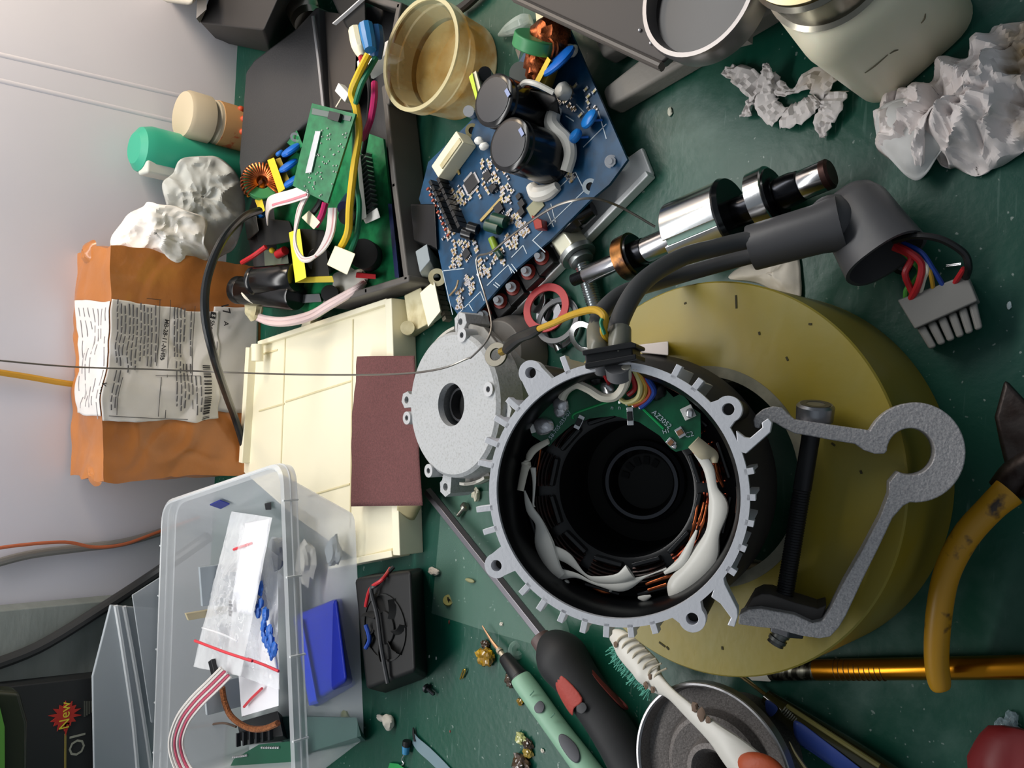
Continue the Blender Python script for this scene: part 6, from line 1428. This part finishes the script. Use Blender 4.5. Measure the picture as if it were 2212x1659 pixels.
# ------------------------------------------------------------------ bolt, washers, rings
HB2 = thing('hex_bolt', 'long zinc hex bolt with washers lying beside the shaft tip', 'bolt', P(1265, 620, 0))
b = MB(); b.cyl(P(1222, 512, .95), P(1245, 545, .95), .88, n=6); build('bolt_head', b, mat('zinc_light', '#c3c2ae', .35, .7), HB2, bev=.08)
b = MB(); b.cyl(P(1245, 545, .95), P(1251, 555, .95), .92, n=40); build('flat_washer', b, mat('zinc', '#9ea3a2', .35, .9), HB2, bev=.03)
b = MB(); b.cyl(P(1252, 556, .9), P(1258, 566, .9), .62, n=36); build('spring_washer', b, mat('zinc', '#9ea3a2', .35, .9), HB2, bev=.03)
p0, p1 = P(1256, 562, .62), P(1312, 745, .62); pr = [(0, .42)]
for k in range(34): pr += [(k / 34 + .004, .43), (k / 34 + .016, .35)]
pr.append((1, .38)); b = MB(); b.rev(p0, p1, pr, 24); build('threaded_shank', b, mat('zinc_bright', '#b9bec0', .25, .95), HB2)
def ringy(c, ri, ro, h, nv, m, name, label, z):
    c = P(*c, z); nv = nrm(np.array(nv, float)); b = MB(); b.ring(c - nv * h / 2, c + nv * h / 2, ri, ro, 48); return solo(name, b, m, label, 'ring', 'loose rings and washers beside the bolt', bev=.015)
ringy((1180, 665), .92, 1.32, .12, (.22, -.2, 1), mat('red_fibre', '#b8383c', .5), 'red_washer', 'flat red fibre washer leaning over grey rings beside the blue board', .75)
ringy((1204, 692), 1.0, 1.28, .1, (.3, -.1, 1), mat('grey_fibre', '#6a6d72', .45), 'grey_ring', 'thin grey ring lying partly under the red washer', .5)
ringy((1212, 700), 1.02, 1.3, .1, (.1, .1, 1), mat('dark_fibre', '#4c4e52', .45), 'dark_ring', 'darker grey ring lowest in the pile of rings', .2)
ringy((1186, 680), .34, .85, .1, (0, 0, 1), STEEL, 'steel_washer', 'shiny small steel washer inside the red ring', .12)
ringy((1160, 648), .3, .7, .08, (0, .2, 1), STEEL, 'steel_washer', 'polished steel washer upper left inside the red ring', .3)
ringy((1262, 728), .55, .85, .1, (-.5, -.1, 1), STEEL, 'snap_ring', 'bright circlip standing beside the bolt thread near the grommet', .7)
b = MB(); b.cyl(P(1205, 740, .3), P(1212, 758, .3), .28, n=20); solo('spacer_sleeve', b, STEEL, 'short steel spacer sleeve behind the motor rim fin', 'spacer')
# ------------------------------------------------------------------ big screwdriver
SD = thing('screwdriver', 'large screwdriver with hexagonal steel shank and black and red handle', 'screwdriver', P(1250, 1480, 0))
b = MB(); b.cyl(P(925, 1062, .6), P(1188, 1392, 1.2), .31, n=6); build('shank', b, mat('brushed_shank', '#77757a', .35, .85), SD, bev=.02)
b = MB(); b.cyl(P(1166, 1376, 1.2), P(1182, 1400, 1.25), .55, n=20); build('collar', b, mat('worn_collar', '#5c4a48', .5), SD, bev=.05)
HD = mat('handle_black', '#202123', .6, bump=.08, bs=500)
b = MB(); b.tube([P(1174, 1384, 1.25), P(1190, 1396, 1.3), P(1213, 1422, 1.35), P(1245, 1466, 1.4), P(1288, 1526, 1.3), P(1328, 1588, 1.25), P(1364, 1652, 1.2), P(1404, 1724, 1.2)], [.35, .95, 1.28, 1.12, 1.02, 1.02, 1.05, 1.1], 32); build('handle', b, HD, SD)
def patch(l, z0, z1, m, nm, par, bev=.05):
    b = MB(); b.prism([tuple(p[:2]) for p in px(l, z1)], z0, z1); return build(nm, b, m, par, bev=bev)
RDG = mat('red_grip', '#a8433a', .6, bump=.3, bs=600)
def onhandle(l, c0, c1, r, m, nm, par, lift=.03):
    """a patch draped on a lying round handle (axis c0->c1, radius r): pixels give its outline"""
    a = nrm(c1 - c0); K = 8; R = r + lift
    def fix(x, y):
        d = nrm(ray(x, y)); w = EYEP - c0; dp = d - a * (d @ a); wp = w - a * (w @ a)
        A_, B_, C_ = dp @ dp, 2 * dp @ wp, wp @ wp - R * R; disc_ = B_ * B_ - 4 * A_ * C_
        return EYEP + d * ((-B_ - math.sqrt(max(disc_, 0))) / (2 * A_))
    ol = [fix(x, y) for x, y in [tuple(v) for v in cr([np.array(q, float) for q in l], 4, True)]]; cx0 = np.mean([q[0] for q in l]), np.mean([q[1] for q in l])
    b = MB(); N = len(ol); lo = cr([np.array(q, float) for q in l], 4, True); pts = [fix(*cx0)]
    for k in range(1, K + 1):
        for q in lo: pts.append(fix(cx0[0] + (q[0] - cx0[0]) * k / K, cx0[1] + (q[1] - cx0[1]) * k / K))
    b.add(pts, [(0, 1 + j, 1 + (j + 1) % N) for j in range(N)] + [(1 + (k - 1) * N + j, 1 + k * N + j, 1 + k * N + (j + 1) % N, 1 + (k - 1) * N + (j + 1) % N) for k in range(1, K) for j in range(N)])
    return build(nm, b, m, par, sol=.04)
h0, h1 = P(1236, 1452, 1.38), P(1310, 1562, 1.28)
onhandle([(1212, 1458), (1258, 1508), (1240, 1530), (1236, 1545), (1216, 1516), (1201, 1480)], h0, h1, 1.12, RDG, 'red_inlay', SD)
onhandle([(1268, 1434), (1300, 1470), (1355, 1524), (1343, 1528), (1285, 1465)], h0, h1, 1.08, mat('dull_red_grip', '#6a2a24', .6), 'red_inlay', SD, .02)
onhandle([(1248, 1520), (1262, 1518), (1268, 1530), (1258, 1542), (1246, 1536)], h0, h1, 1.1, mat('grip_dark_grey', '#333437', .5), 'round_mark', SD, .04)
# ------------------------------------------------------------------ jade pen
JP = thing('probe_pen', 'pale green pen-style driver with black collar and grey grip pads', 'driver', P(1170, 1530, 0))
b = MB(); b.tube([P(1042, 1352, .35), P(1062, 1384, .42), P(1078, 1405, .5)], [.04, .09, .11], 8); build('needle_tip', b, mat('coppery_tip', '#b08a6c', .35, .8), JP)
b = MB(); b.rev(P(1076, 1402, .5), P(1092, 1422, .55), [(0, .16), (.3, .2), (.35, .14), (1, .16)], 16); build('tip_ferrule', b, mat('cream_ferrule', '#b8ab95', .4, .4), JP)
b = MB(); b.rev(P(1089, 1418, .55), P(1129, 1472, .62), [(0, .3), (.05, .36), (.8, .46), (.82, .5), (1, .5)], 28); build('black_collar', b, BLACK, JP)
JM = mat('jade_plastic', '#8ab59a', .45)
b = MB(); b.tube([P(1123, 1462, .62), P(1128, 1470, .62), P(1150, 1500, .62), P(1200, 1570, .62), P(1260, 1650, .62), P(1320, 1730, .62)], [.5, .56, .58, .58, .62, .62], 28); build('barrel', b, JM, JP)
j0, j1 = P(1150, 1500, .62), P(1260, 1650, .62)
GP_ = mat('slate_pad', '#54565c', .5)
onhandle([(1158, 1520), (1168, 1514), (1176, 1524), (1172, 1538), (1160, 1540), (1154, 1530)], j0, j1, .6, GP_, 'grip_pad', JP)
onhandle([(1208, 1588), (1222, 1588), (1245, 1610), (1253, 1635), (1246, 1648), (1230, 1638), (1210, 1608)], j0, j1, .63, GP_, 'grip_pad', JP)
for x, y in ((1145, 1502), (1190, 1550)):
    b = MB(); b.tube([P(x, y, 1.2), P(x + 8, y - 9, 1.18)], .03, 6, smooth=False); build('grip_line', b, mat('jade_dark', '#5c8470', .5), JP)
# ------------------------------------------------------------------ pulley
PC = P(1532, 1672, 3.2); RP = float(np.linalg.norm((P(1532, 1478, 3.2) - PC)[:2]))
PU = thing('pulley', 'round dark grey cast pulley with a bright rim at the bottom edge', 'pulley', PC * [1, 1, 0])
def pz(h): return PC * [1, 1, 0] + [0, 0, h]
b = MB(); b.ringrev(pz(.02), pz(3.2), [(0, .6), (0, RP * .70), (.12, RP * .72), (.74, RP * .66), (.80, RP * .95), (.84, RP - .06), (.95, RP - .04), (.96, RP - .2), (.8, RP - .3), (.77, RP * .69), (.75, RP * .66), (.86, RP * .61), (.88, RP * .56), (.82, RP * .36), (.94, RP * .32), (.95, RP * .26), (.85, RP * .2), (.3, RP * .16)], 120)
build('pulley_body', b, mat('dark_sand_cast', '#77726f', .55, .35, '#625d5a', 1500, bump=.5, bs=900), PU)
b = MB(); b.ringrev(pz(2.75), pz(3.2), [(0, RP - .1), (0, RP), (.9, RP), (1, RP - .04), (1, RP - .12), (.8, RP - .18)], 120); build('bright_rim', b, mat('worn_bright_rim', '#a9a8aa', .28, .8), PU)
# ------------------------------------------------------------------ toothbrush
TBm = mat('brush_white', '#d9d6cd', .35)
TB = thing('toothbrush', 'used white toothbrush with orange grip resting across the pulley', 'toothbrush', P(1480, 1520, 0))
hp = [P(1322, 1372, 3.0), P(1345, 1390, 3.1), P(1385, 1432, 3.1), P(1415, 1468, 3.1), P(1440, 1490, 3.4), P(1476, 1524, 3.8), P(1535, 1577, 4.0), P(1590, 1630, 4.1), P(1680, 1720, 4.1)]
b = MB(); b.tube(hp, [.3, .62, .68, .62, .36, .34, .44, .7, .9], 20, sq=.45, sidev=(0.8, 0.5, 0)); build('handle', b, TBm, TB)
for k in range(8):
    x, y = 1338 + k * 11.5, 1386 + k * 11; d = nrm(P(x + 10, y - 10, 3.4) - P(x, y, 3.4)); m_ = P(x + 3, y - 3, 3.44)
    b = MB(); b.tube([m_ - d * .48 - [0, 0, .14], m_ + nrm(np.cross(d, [0, 0, 1])) * -.1, m_ + d * .48 - [0, 0, .14]], .045, 6); build('head_ridge', b, mat('brush_ridge', '#b9b09b', .5), TB)
R_ = random.Random(2); b = MB()
for k in range(320):
    t = R_.random(); s_ = R_.uniform(-1, 1)
    x, y = 1338 + 82 * t - 14 * s_ * .6, 1392 + 84 * t + 14 * s_ * .6
    p = P(x, y, 2.85); e = p + np.array([-.25 + R_.uniform(-.4, .2), R_.uniform(-.35, .35), -1.05]) + np.array([-.5, 1.1, .1]); b.tube([p, (p + e) / 2 + [R_.uniform(-.1, .1), 0, 0], e], .024, 4, sub=2)
build('bristles', b, mat('green_bristle', '#5aa38f', .5), TB, kind='stuff')
b = MB(); b.blob(P(1646, 1664, 4.4), .98, 2, .05, 1, (.62, 1.0, .35), 28, 16); build('orange_grip', b, mat('orange_rubber', '#b4502c', .5, bump=.3, bs=500), TB)
b = MB()
for x, y, r in ((1395, 1480, .12), (1410, 1490, .1), (1330, 1392, .1), (1500, 1528, .14), (1515, 1545, .18), (1530, 1556, .12), (1404, 1462, .09)): b = MB(); b.blob(P(x, y, 3.42 if x < 1450 else 4.15), r, x, .6, 2, (1.4, 1, .3), 10, 6); build('dirt_spot', b, mat('brown_grime', '#6f5a4a', .7), TB)
# ------------------------------------------------------------------ blue-handled precision tool
BT = thing('precision_knife', 'clear and blue handled tool with thin metal rod at the bottom edge', 'precision tool', P(1760, 1570, 0))
b = MB(); b.tube([P(1580, 1446, .5), P(1620, 1475, .6), P(1663, 1508, .75)], .08, 8); build('metal_rod', b, mat('golden_rod', '#a8946a', .3, .9), BT)
b = MB(); b.tube([P(1655, 1505, .8), P(1700, 1540, .85), P(1760, 1582, .9), P(1850, 1640, .9), P(1940, 1700, .9)], [.3, .45, .55, .6, .6], 20); build('handle', b, mat('smoky_amber', '#37351f', .15, coat=.8), BT)
BLG = mat('blue_grip', '#3a51a0', .4)
t0, t1 = P(1700, 1540, .86), P(1850, 1640, .9)
onhandle([(1655, 1512), (1672, 1520), (1680, 1532), (1666, 1548), (1655, 1535)], P(1655, 1505, .8), P(1700, 1540, .85), .45, BLG, 'blue_grip', BT)
onhandle([(1714, 1562), (1728, 1560), (1775, 1595), (1840, 1645), (1880, 1680), (1840, 1680), (1760, 1630), (1722, 1600)], t0, t1, .66, BLG, 'blue_grip', BT)
for k in range(7):
    b = MB(); x, y = 1688 + k * 4, 1533 + k * 4; b.tube([P(x, y + 5, 1.3), P(x + 5, y, 1.36), P(x + 9, y - 6, 1.3)], .03, 6); build('knurl_ring', b, mat('knurl_grey', '#87867a', .4, .5), BT)
b = MB(); b.tube([P(1700, 1525, 1.2), P(1800, 1590, 1.35), P(1900, 1655, 1.35)], .1, 8); build('clear_ridge', b, mat('olive_ridge', '#7d7748', .15, coat=.5), BT)
b = MB(); b.tube([P(1705, 1602, 2.0), P(1718, 1630, 2.05), P(1745, 1670, 2.1)], [.03, .09, .12], 8)
solo('curved_needle', b, mat('pale_brass', '#c9b98a', .3, .8), 'pale curved needle tip lying by the pulley rim near the blue tool', 'needle')
# ------------------------------------------------------------------ golden craft knife
GK = thing('craft_knife', 'golden craft knife with knurled silver ferrule and bright blade', 'craft knife', P(1900, 1445, 0))
b = MB(); b.prism([tuple(p[:2]) for p in px([(1598, 1447), (1612, 1437), (1664, 1430), (1672, 1450), (1664, 1472), (1625, 1470)], .45)], .38, .46); build('blade', b, mat('mirror_blade', '#f2efe6', .3, .3), GK)
b = MB(); pr = []; p0, p1 = P(1662, 1449, .46), P(1762, 1447, .46); b.rev(p0, p1, [(0, .3), (.03, .38), (.1, .36), (.12, .4), (1, .4)], 30)
fe = build('ferrule', b, mat('knurled_silver', '#8f8c7e', .35, .9, '#37342c', 500, thr=(.42, .55), stretch=(.12, 1, 1)), GK)
GO = mat('gold_anodised', '#c07f1c', .28, .95)
b = MB(); b.rev(P(1760, 1447, .46), P(2300, 1440, .46), [(0, .38), (.005, .41), (1, .41)], 36); build('barrel', b, GO, GK)
for x in (1808, 1818, 1830, 1841, 1852, 1863, 1874, 1885, 1896, 1908):
    b = MB(); c = P(x, 1446.5, .46); c2 = P(x + 1.6, 1446.5, .46); b.ring(c, c2, .38, .417, 36); build('grip_groove', b, mat('groove_brown', '#4a2f10', .5), GK)
# ------------------------------------------------------------------ pliers
PL = thing('pliers', 'worn pliers with yellow dipped handle at the right edge', 'pliers', P(2100, 1200, 0))
YH = mat('yellow_grip', '#b8871c', .4, col2='#33261c', vs=95, thr=(.54, .62), det=4)
b = MB(); b.tube([P(2180, 1062, 2.6), P(2140, 1098, 2.8), P(2085, 1160, 2.8), P(2045, 1240, 2.6), P(2028, 1330, 2.3), P(2023, 1420, 1.9), P(2030, 1480, 1.6), P(2034, 1494, 1.55)], [.5, .44, .44, .42, .42, .4, .36, .12], 20); build('grip', b, YH, PL)
DM = mat('rusty_dark_metal', '#453f3d', .45, .85, '#2d2320', 120, bump=.3, bs=300)
b = MB(); b.hexa([P(*q, 1.2) for q in ((2150, 905), (2175, 820), (2240, 900), (2280, 1080), (2190, 1080), (2160, 960))], [P(*q, 2.4) for q in ((2148, 900), (2170, 818), (2240, 890), (2280, 1070), (2188, 1075), (2158, 950))]); build('jaw', b, DM, PL, bev=.15)
b = MB(); b.tube([P(2168, 1060, 2.2), P(2200, 1020, 2.2), P(2250, 990, 2.2)], .5, 12); build('handle_neck', b, DM, PL)
b = MB(); b.tube([P(2250, 1100, 2.2), P(2330, 1250, 2.2), P(2360, 1450, 2.0)], .44, 12); build('grip', b, YH, PL)
b = MB(); b.blob(P(2190, 1665, .9), 1.5, 3, .25, 1.2, (1, .9, .5)); solo('red_cloth', b, mat('dark_red_rubber', '#7c1f22', .5), 'dark red rounded piece at the bottom right corner', 'rubber piece')
# ------------------------------------------------------------------ small things on the mat
R_ = random.Random(6)
def small(name, label, cat, b, m, **k): return solo(name, b, m, label, cat, **k)
b = MB(); b.cyl(P(969, 1297, .0), P(968, 1296, .12), .34, .3, n=24); sc0 = thing('crosshead_screw', 'brass cross-head screw driven into the clear film on the mat', 'screw', P(969, 1297, 0)); build('screw_head', b, mat('old_brass', '#8f8a52', .4, .8), sc0)
for rz in (0.3, 1.87): b = MB(); b.box(P(968, 1296, .13), (.32, .08, .03), rz); build('cross_slot', b, BLACKM, sc0)
def screw(label, a, c, z=.25, r=.12, hr=.26, m=STEELD):
    T = thing('small_screw', label, 'screw', P(*a, 0), 'loose screws on the mat'); p, q = P(*a, z), P(*c, z); b = MB(); d = q - p
    b.rev(p, p + d * .28, [(0, hr * .6), (.3, hr), (1, hr)], 18); build('screw_head', b, m, T)
    pr = []
    for k in range(9): pr += [(k / 9, r), (k / 9 + .05, r * .8)]
    pr.append((1, r * .6)); b = MB(); b.rev(p + d * .26, q, pr, 12); build('screw_thread', b, m, T); return T
screw('small steel screw on the mat between end cap and screwdriver shank', (1008, 1090), (988, 1115), m=mat('dull_steel', '#8f8e86', .35, .9))
screw('small dark steel screw lying alone on the open mat', (918, 1484), (938, 1500))
b = MB(); b.blob(P(1015, 1254, .12), .2, 3, .1, 1, (.6, 1.9, .5)); small('seed', 'small olive-tan grain-shaped husk on the clear film', 'grain', b, mat('husk', '#8c8d66', .5))
b = MB(); b.tube([P(994, 1467, .1), P(1000, 1450, .15), P(1003, 1446, .15), P(1005, 1450, .15), P(999, 1465, .1)], .05, 6); small('brass_clip', 'tiny brass hairpin clip on the mat', 'clip', b, BRASS)
CW = mat('off_white_lump', '#cfcabd', .6)
b = MB(); b.blob(P(838, 1560, .3), .42, 5, .35, 1.4, (1, 1.1, .7)); b.blob(P(822, 1550, .22), .25, 8, .4, 1.4, (.7, 1.5, .7)); small('putty_lump', 'off-white putty lump on the mat right of the clear container', 'putty', b, CW)
b = MB(); b.blob(P(1028, 1068, .2), .35, 7, .5, 2, (1.1, .7, .6)); small('white_chip', 'ivory broken plastic chip between end cap and motor rim', 'chip', b, mat('ivory_chip', '#d5cfb8', .5), sharp=25)
b = MB(); b.blob(P(937, 1234, .2), .28, 9, .5, 2, (.8, 1.5, .6)); small('white_flake', 'pale flake at the edge of the clear film by the cream panel', 'flake', b, mat('pale_flake', '#b9b0a4', .6), sharp=25)
AMB = mat('amber_resin', '#8a6a1c', .12, col2='#c29a20', vs=150, thr=(.5, .62), bump=.8, bs=250, coat=.5); DAM = mat('dark_resin', '#2c211a', .12, col2='#5b4630', vs=150, bump=.8, bs=250, coat=.5)
for x, y, r, m, lb in ((1048, 1420, .5, AMB, 'large golden resin crumb beside the pen needle'), (1048, 1392, .24, DAM, 'glassy dark bead above the golden crumb'), (1103, 1470, .34, DAM, 'dark brown resin crumb touching the pen collar'), (1123, 1516, .18, AMB, 'small pale gold crumb left of the pen barrel'), (1125, 1596, .32, mat('pale_resin', '#a9ad6e', .15, bump=.8, bs=250, coat=.5), 'pale yellow-green resin flake near the bottom edge'), (1140, 1607, .28, DAM, 'brown and white crumb between two pale flakes'), (1140, 1625, .28, mat('pale_resin2', '#a0893e', .15, bump=.8, bs=250, coat=.5), 'lower gold flake near the bottom edge'), (1125, 1650, .5, DAM, 'big dark brown resin crumb at the bottom edge'), (1172, 1622, .1, CW, 'tiny white crumb beside the pen barrel'), (1083, 1348, .1, CW, 'tiny white crumb above the pen needle')):
    b = MB(); b.blob(P(x, y, r * .5), r, x, .55, 2.2, (1, 1.15, .6), 18, 10); small('resin_crumb', lb, 'crumb', b, m, group='crumbs on the mat', sharp=20)
b = MB(); b.ringrev(P(1118, 1404, .0), P(1118, 1404, .12), [(0, .05), (0, .5), (.6, .46), (1, .3), (.5, .1)], 36); small('water_ring', 'clear round dimple with a bright centre in the film', 'drop', b, clear('clear_drop', '#a8c4b8', .15, .05, edge=.3))
FILM = clear('thin_film', '#9fc2b2', .07, .25, bump=.2, bs=15, edge=.15)
b = MB(); b.prism([tuple(p[:2]) for p in px([(955, 1065), (1060, 1060), (1160, 1120), (1240, 1400), (1165, 1395), (1040, 1360), (932, 1325), (948, 1150)], .05)], .02, .05)
solo('clear_film', b, FILM, 'thin clear plastic film lying on the mat under the screwdriver shank', 'film')
b = MB(); b.strip([P(893, 1595, .1), P(905, 1610, .15), P(930, 1632, .12), (P(960, 1662, .1)), P(985, 1690, .1)], .75, .03, (.8, .5, 0)); small('grey_tape', 'grey-blue strip of tape on the mat at the bottom edge', 'tape strip', b, mat('blue_grey_tape', '#6f8791', .5, bump=.3, bs=60))
CP_ = thing('small_capacitor', 'tiny blue and black component with bent leads at the bottom edge', 'component', P(878, 1622, 0))
b = MB(); b.rev(P(878, 1602, .3), P(876, 1628, .3), [(0, .2), (.45, .24), (1, .2)], 16); build('blue_body', b, mat('sky_sleeve', '#3a86b4', .4), CP_)
b = MB(); b.cyl(P(879, 1600, .3), P(878, 1612, .3), .26, n=16); build('black_top', b, BLACK, CP_, bev=.04)
b = MB(); b.tube([P(875, 1628, .25), P(868, 1640, .15), P(872, 1650, .1), P(862, 1655, .1)], .035, 6); build('bent_lead', b, SOLDER, CP_)
b = MB(); b.tube([P(893, 1572, .15), P(894, 1585, .15), P(896, 1602, .2)], [.05, .1, .07], 6); small('dark_sliver', 'thin dark sliver above the grey tape strip', 'sliver', b, BLACK)
b = MB(); b.hexa([P(*q, .02) for q in ((838, 1660), (842, 1648), (860, 1650), (885, 1668), (870, 1700), (836, 1690))], [P(*q, .18) for q in ((838, 1660), (842, 1648), (860, 1650), (885, 1668), (870, 1700), (836, 1690))]); small('board_scrap', 'bright green circuit board corner at the bottom edge', 'board scrap', b, mat('scrap_green', '#1f9a4c', .35))
for i, (x, y, r, c, lb) in enumerate(((1447, 241, .16, '#c8c9b8', 'tiny pale foil scrap between cast foot and shaft'), (972, 1580, .05, '#a5352c', 'tiny red speck on the open mat near the bottom'), (1495, 153, .06, '#9a7a50', 'tiny tan speck beside the cast foot'), (2180, 660, .1, '#d6e4e4', 'bright white shaving on the mat right of the connector'), (970, 1344, .08, '#6a3a30', 'tiny rust-coloured speck below the brass screw'), (927, 1418, .07, '#c8d2cc', 'tiny white speck left of the golden crumb'), (942, 1422, .07, '#c8d2cc', 'second tiny white speck left of the golden crumb'), (985, 1210, .05, '#c8d2cc', 'tiny white speck above the grain husk'))):
    b = MB(); b.blob(P(x, y, r * .4), r, i, .4, 2, (1.5, .8, .4), 10, 6); small('speck', lb, 'speck', b, mat('speck_%d' % i, c, .4), group='specks on the mat', sharp=25)
SHV = thing('wire_shaving', 'thin silvery shavings on the mat inside the loop of the black wire', 'shaving', P(2060, 572, 0))
for k in range(2): b = MB(); b.tube([P(2044, 573 + k * 3, .1), P(2076, 569 + k * 3, .15)], .03, 5, smooth=False); build('silver_strand', b, SOLDER, SHV)
FS = thing('foil_scrap', 'crinkled clear foil scraps at the lower right of the mat', 'foil', P(2150, 1590, 0))
for k, (x, y) in enumerate(((2165, 1570), (2190, 1580), (2135, 1630), (2150, 1600), (2185, 1555))):
    b = MB(); b.blob(P(x, y, .12), .32, k + 40, .7, 2.5, (1, .7, .3), 14, 8); build('foil_fold', b, clear('crinkle_foil', '#a9c0c8', .35, .08, bump=.6, bs=200), FS, sharp=15)
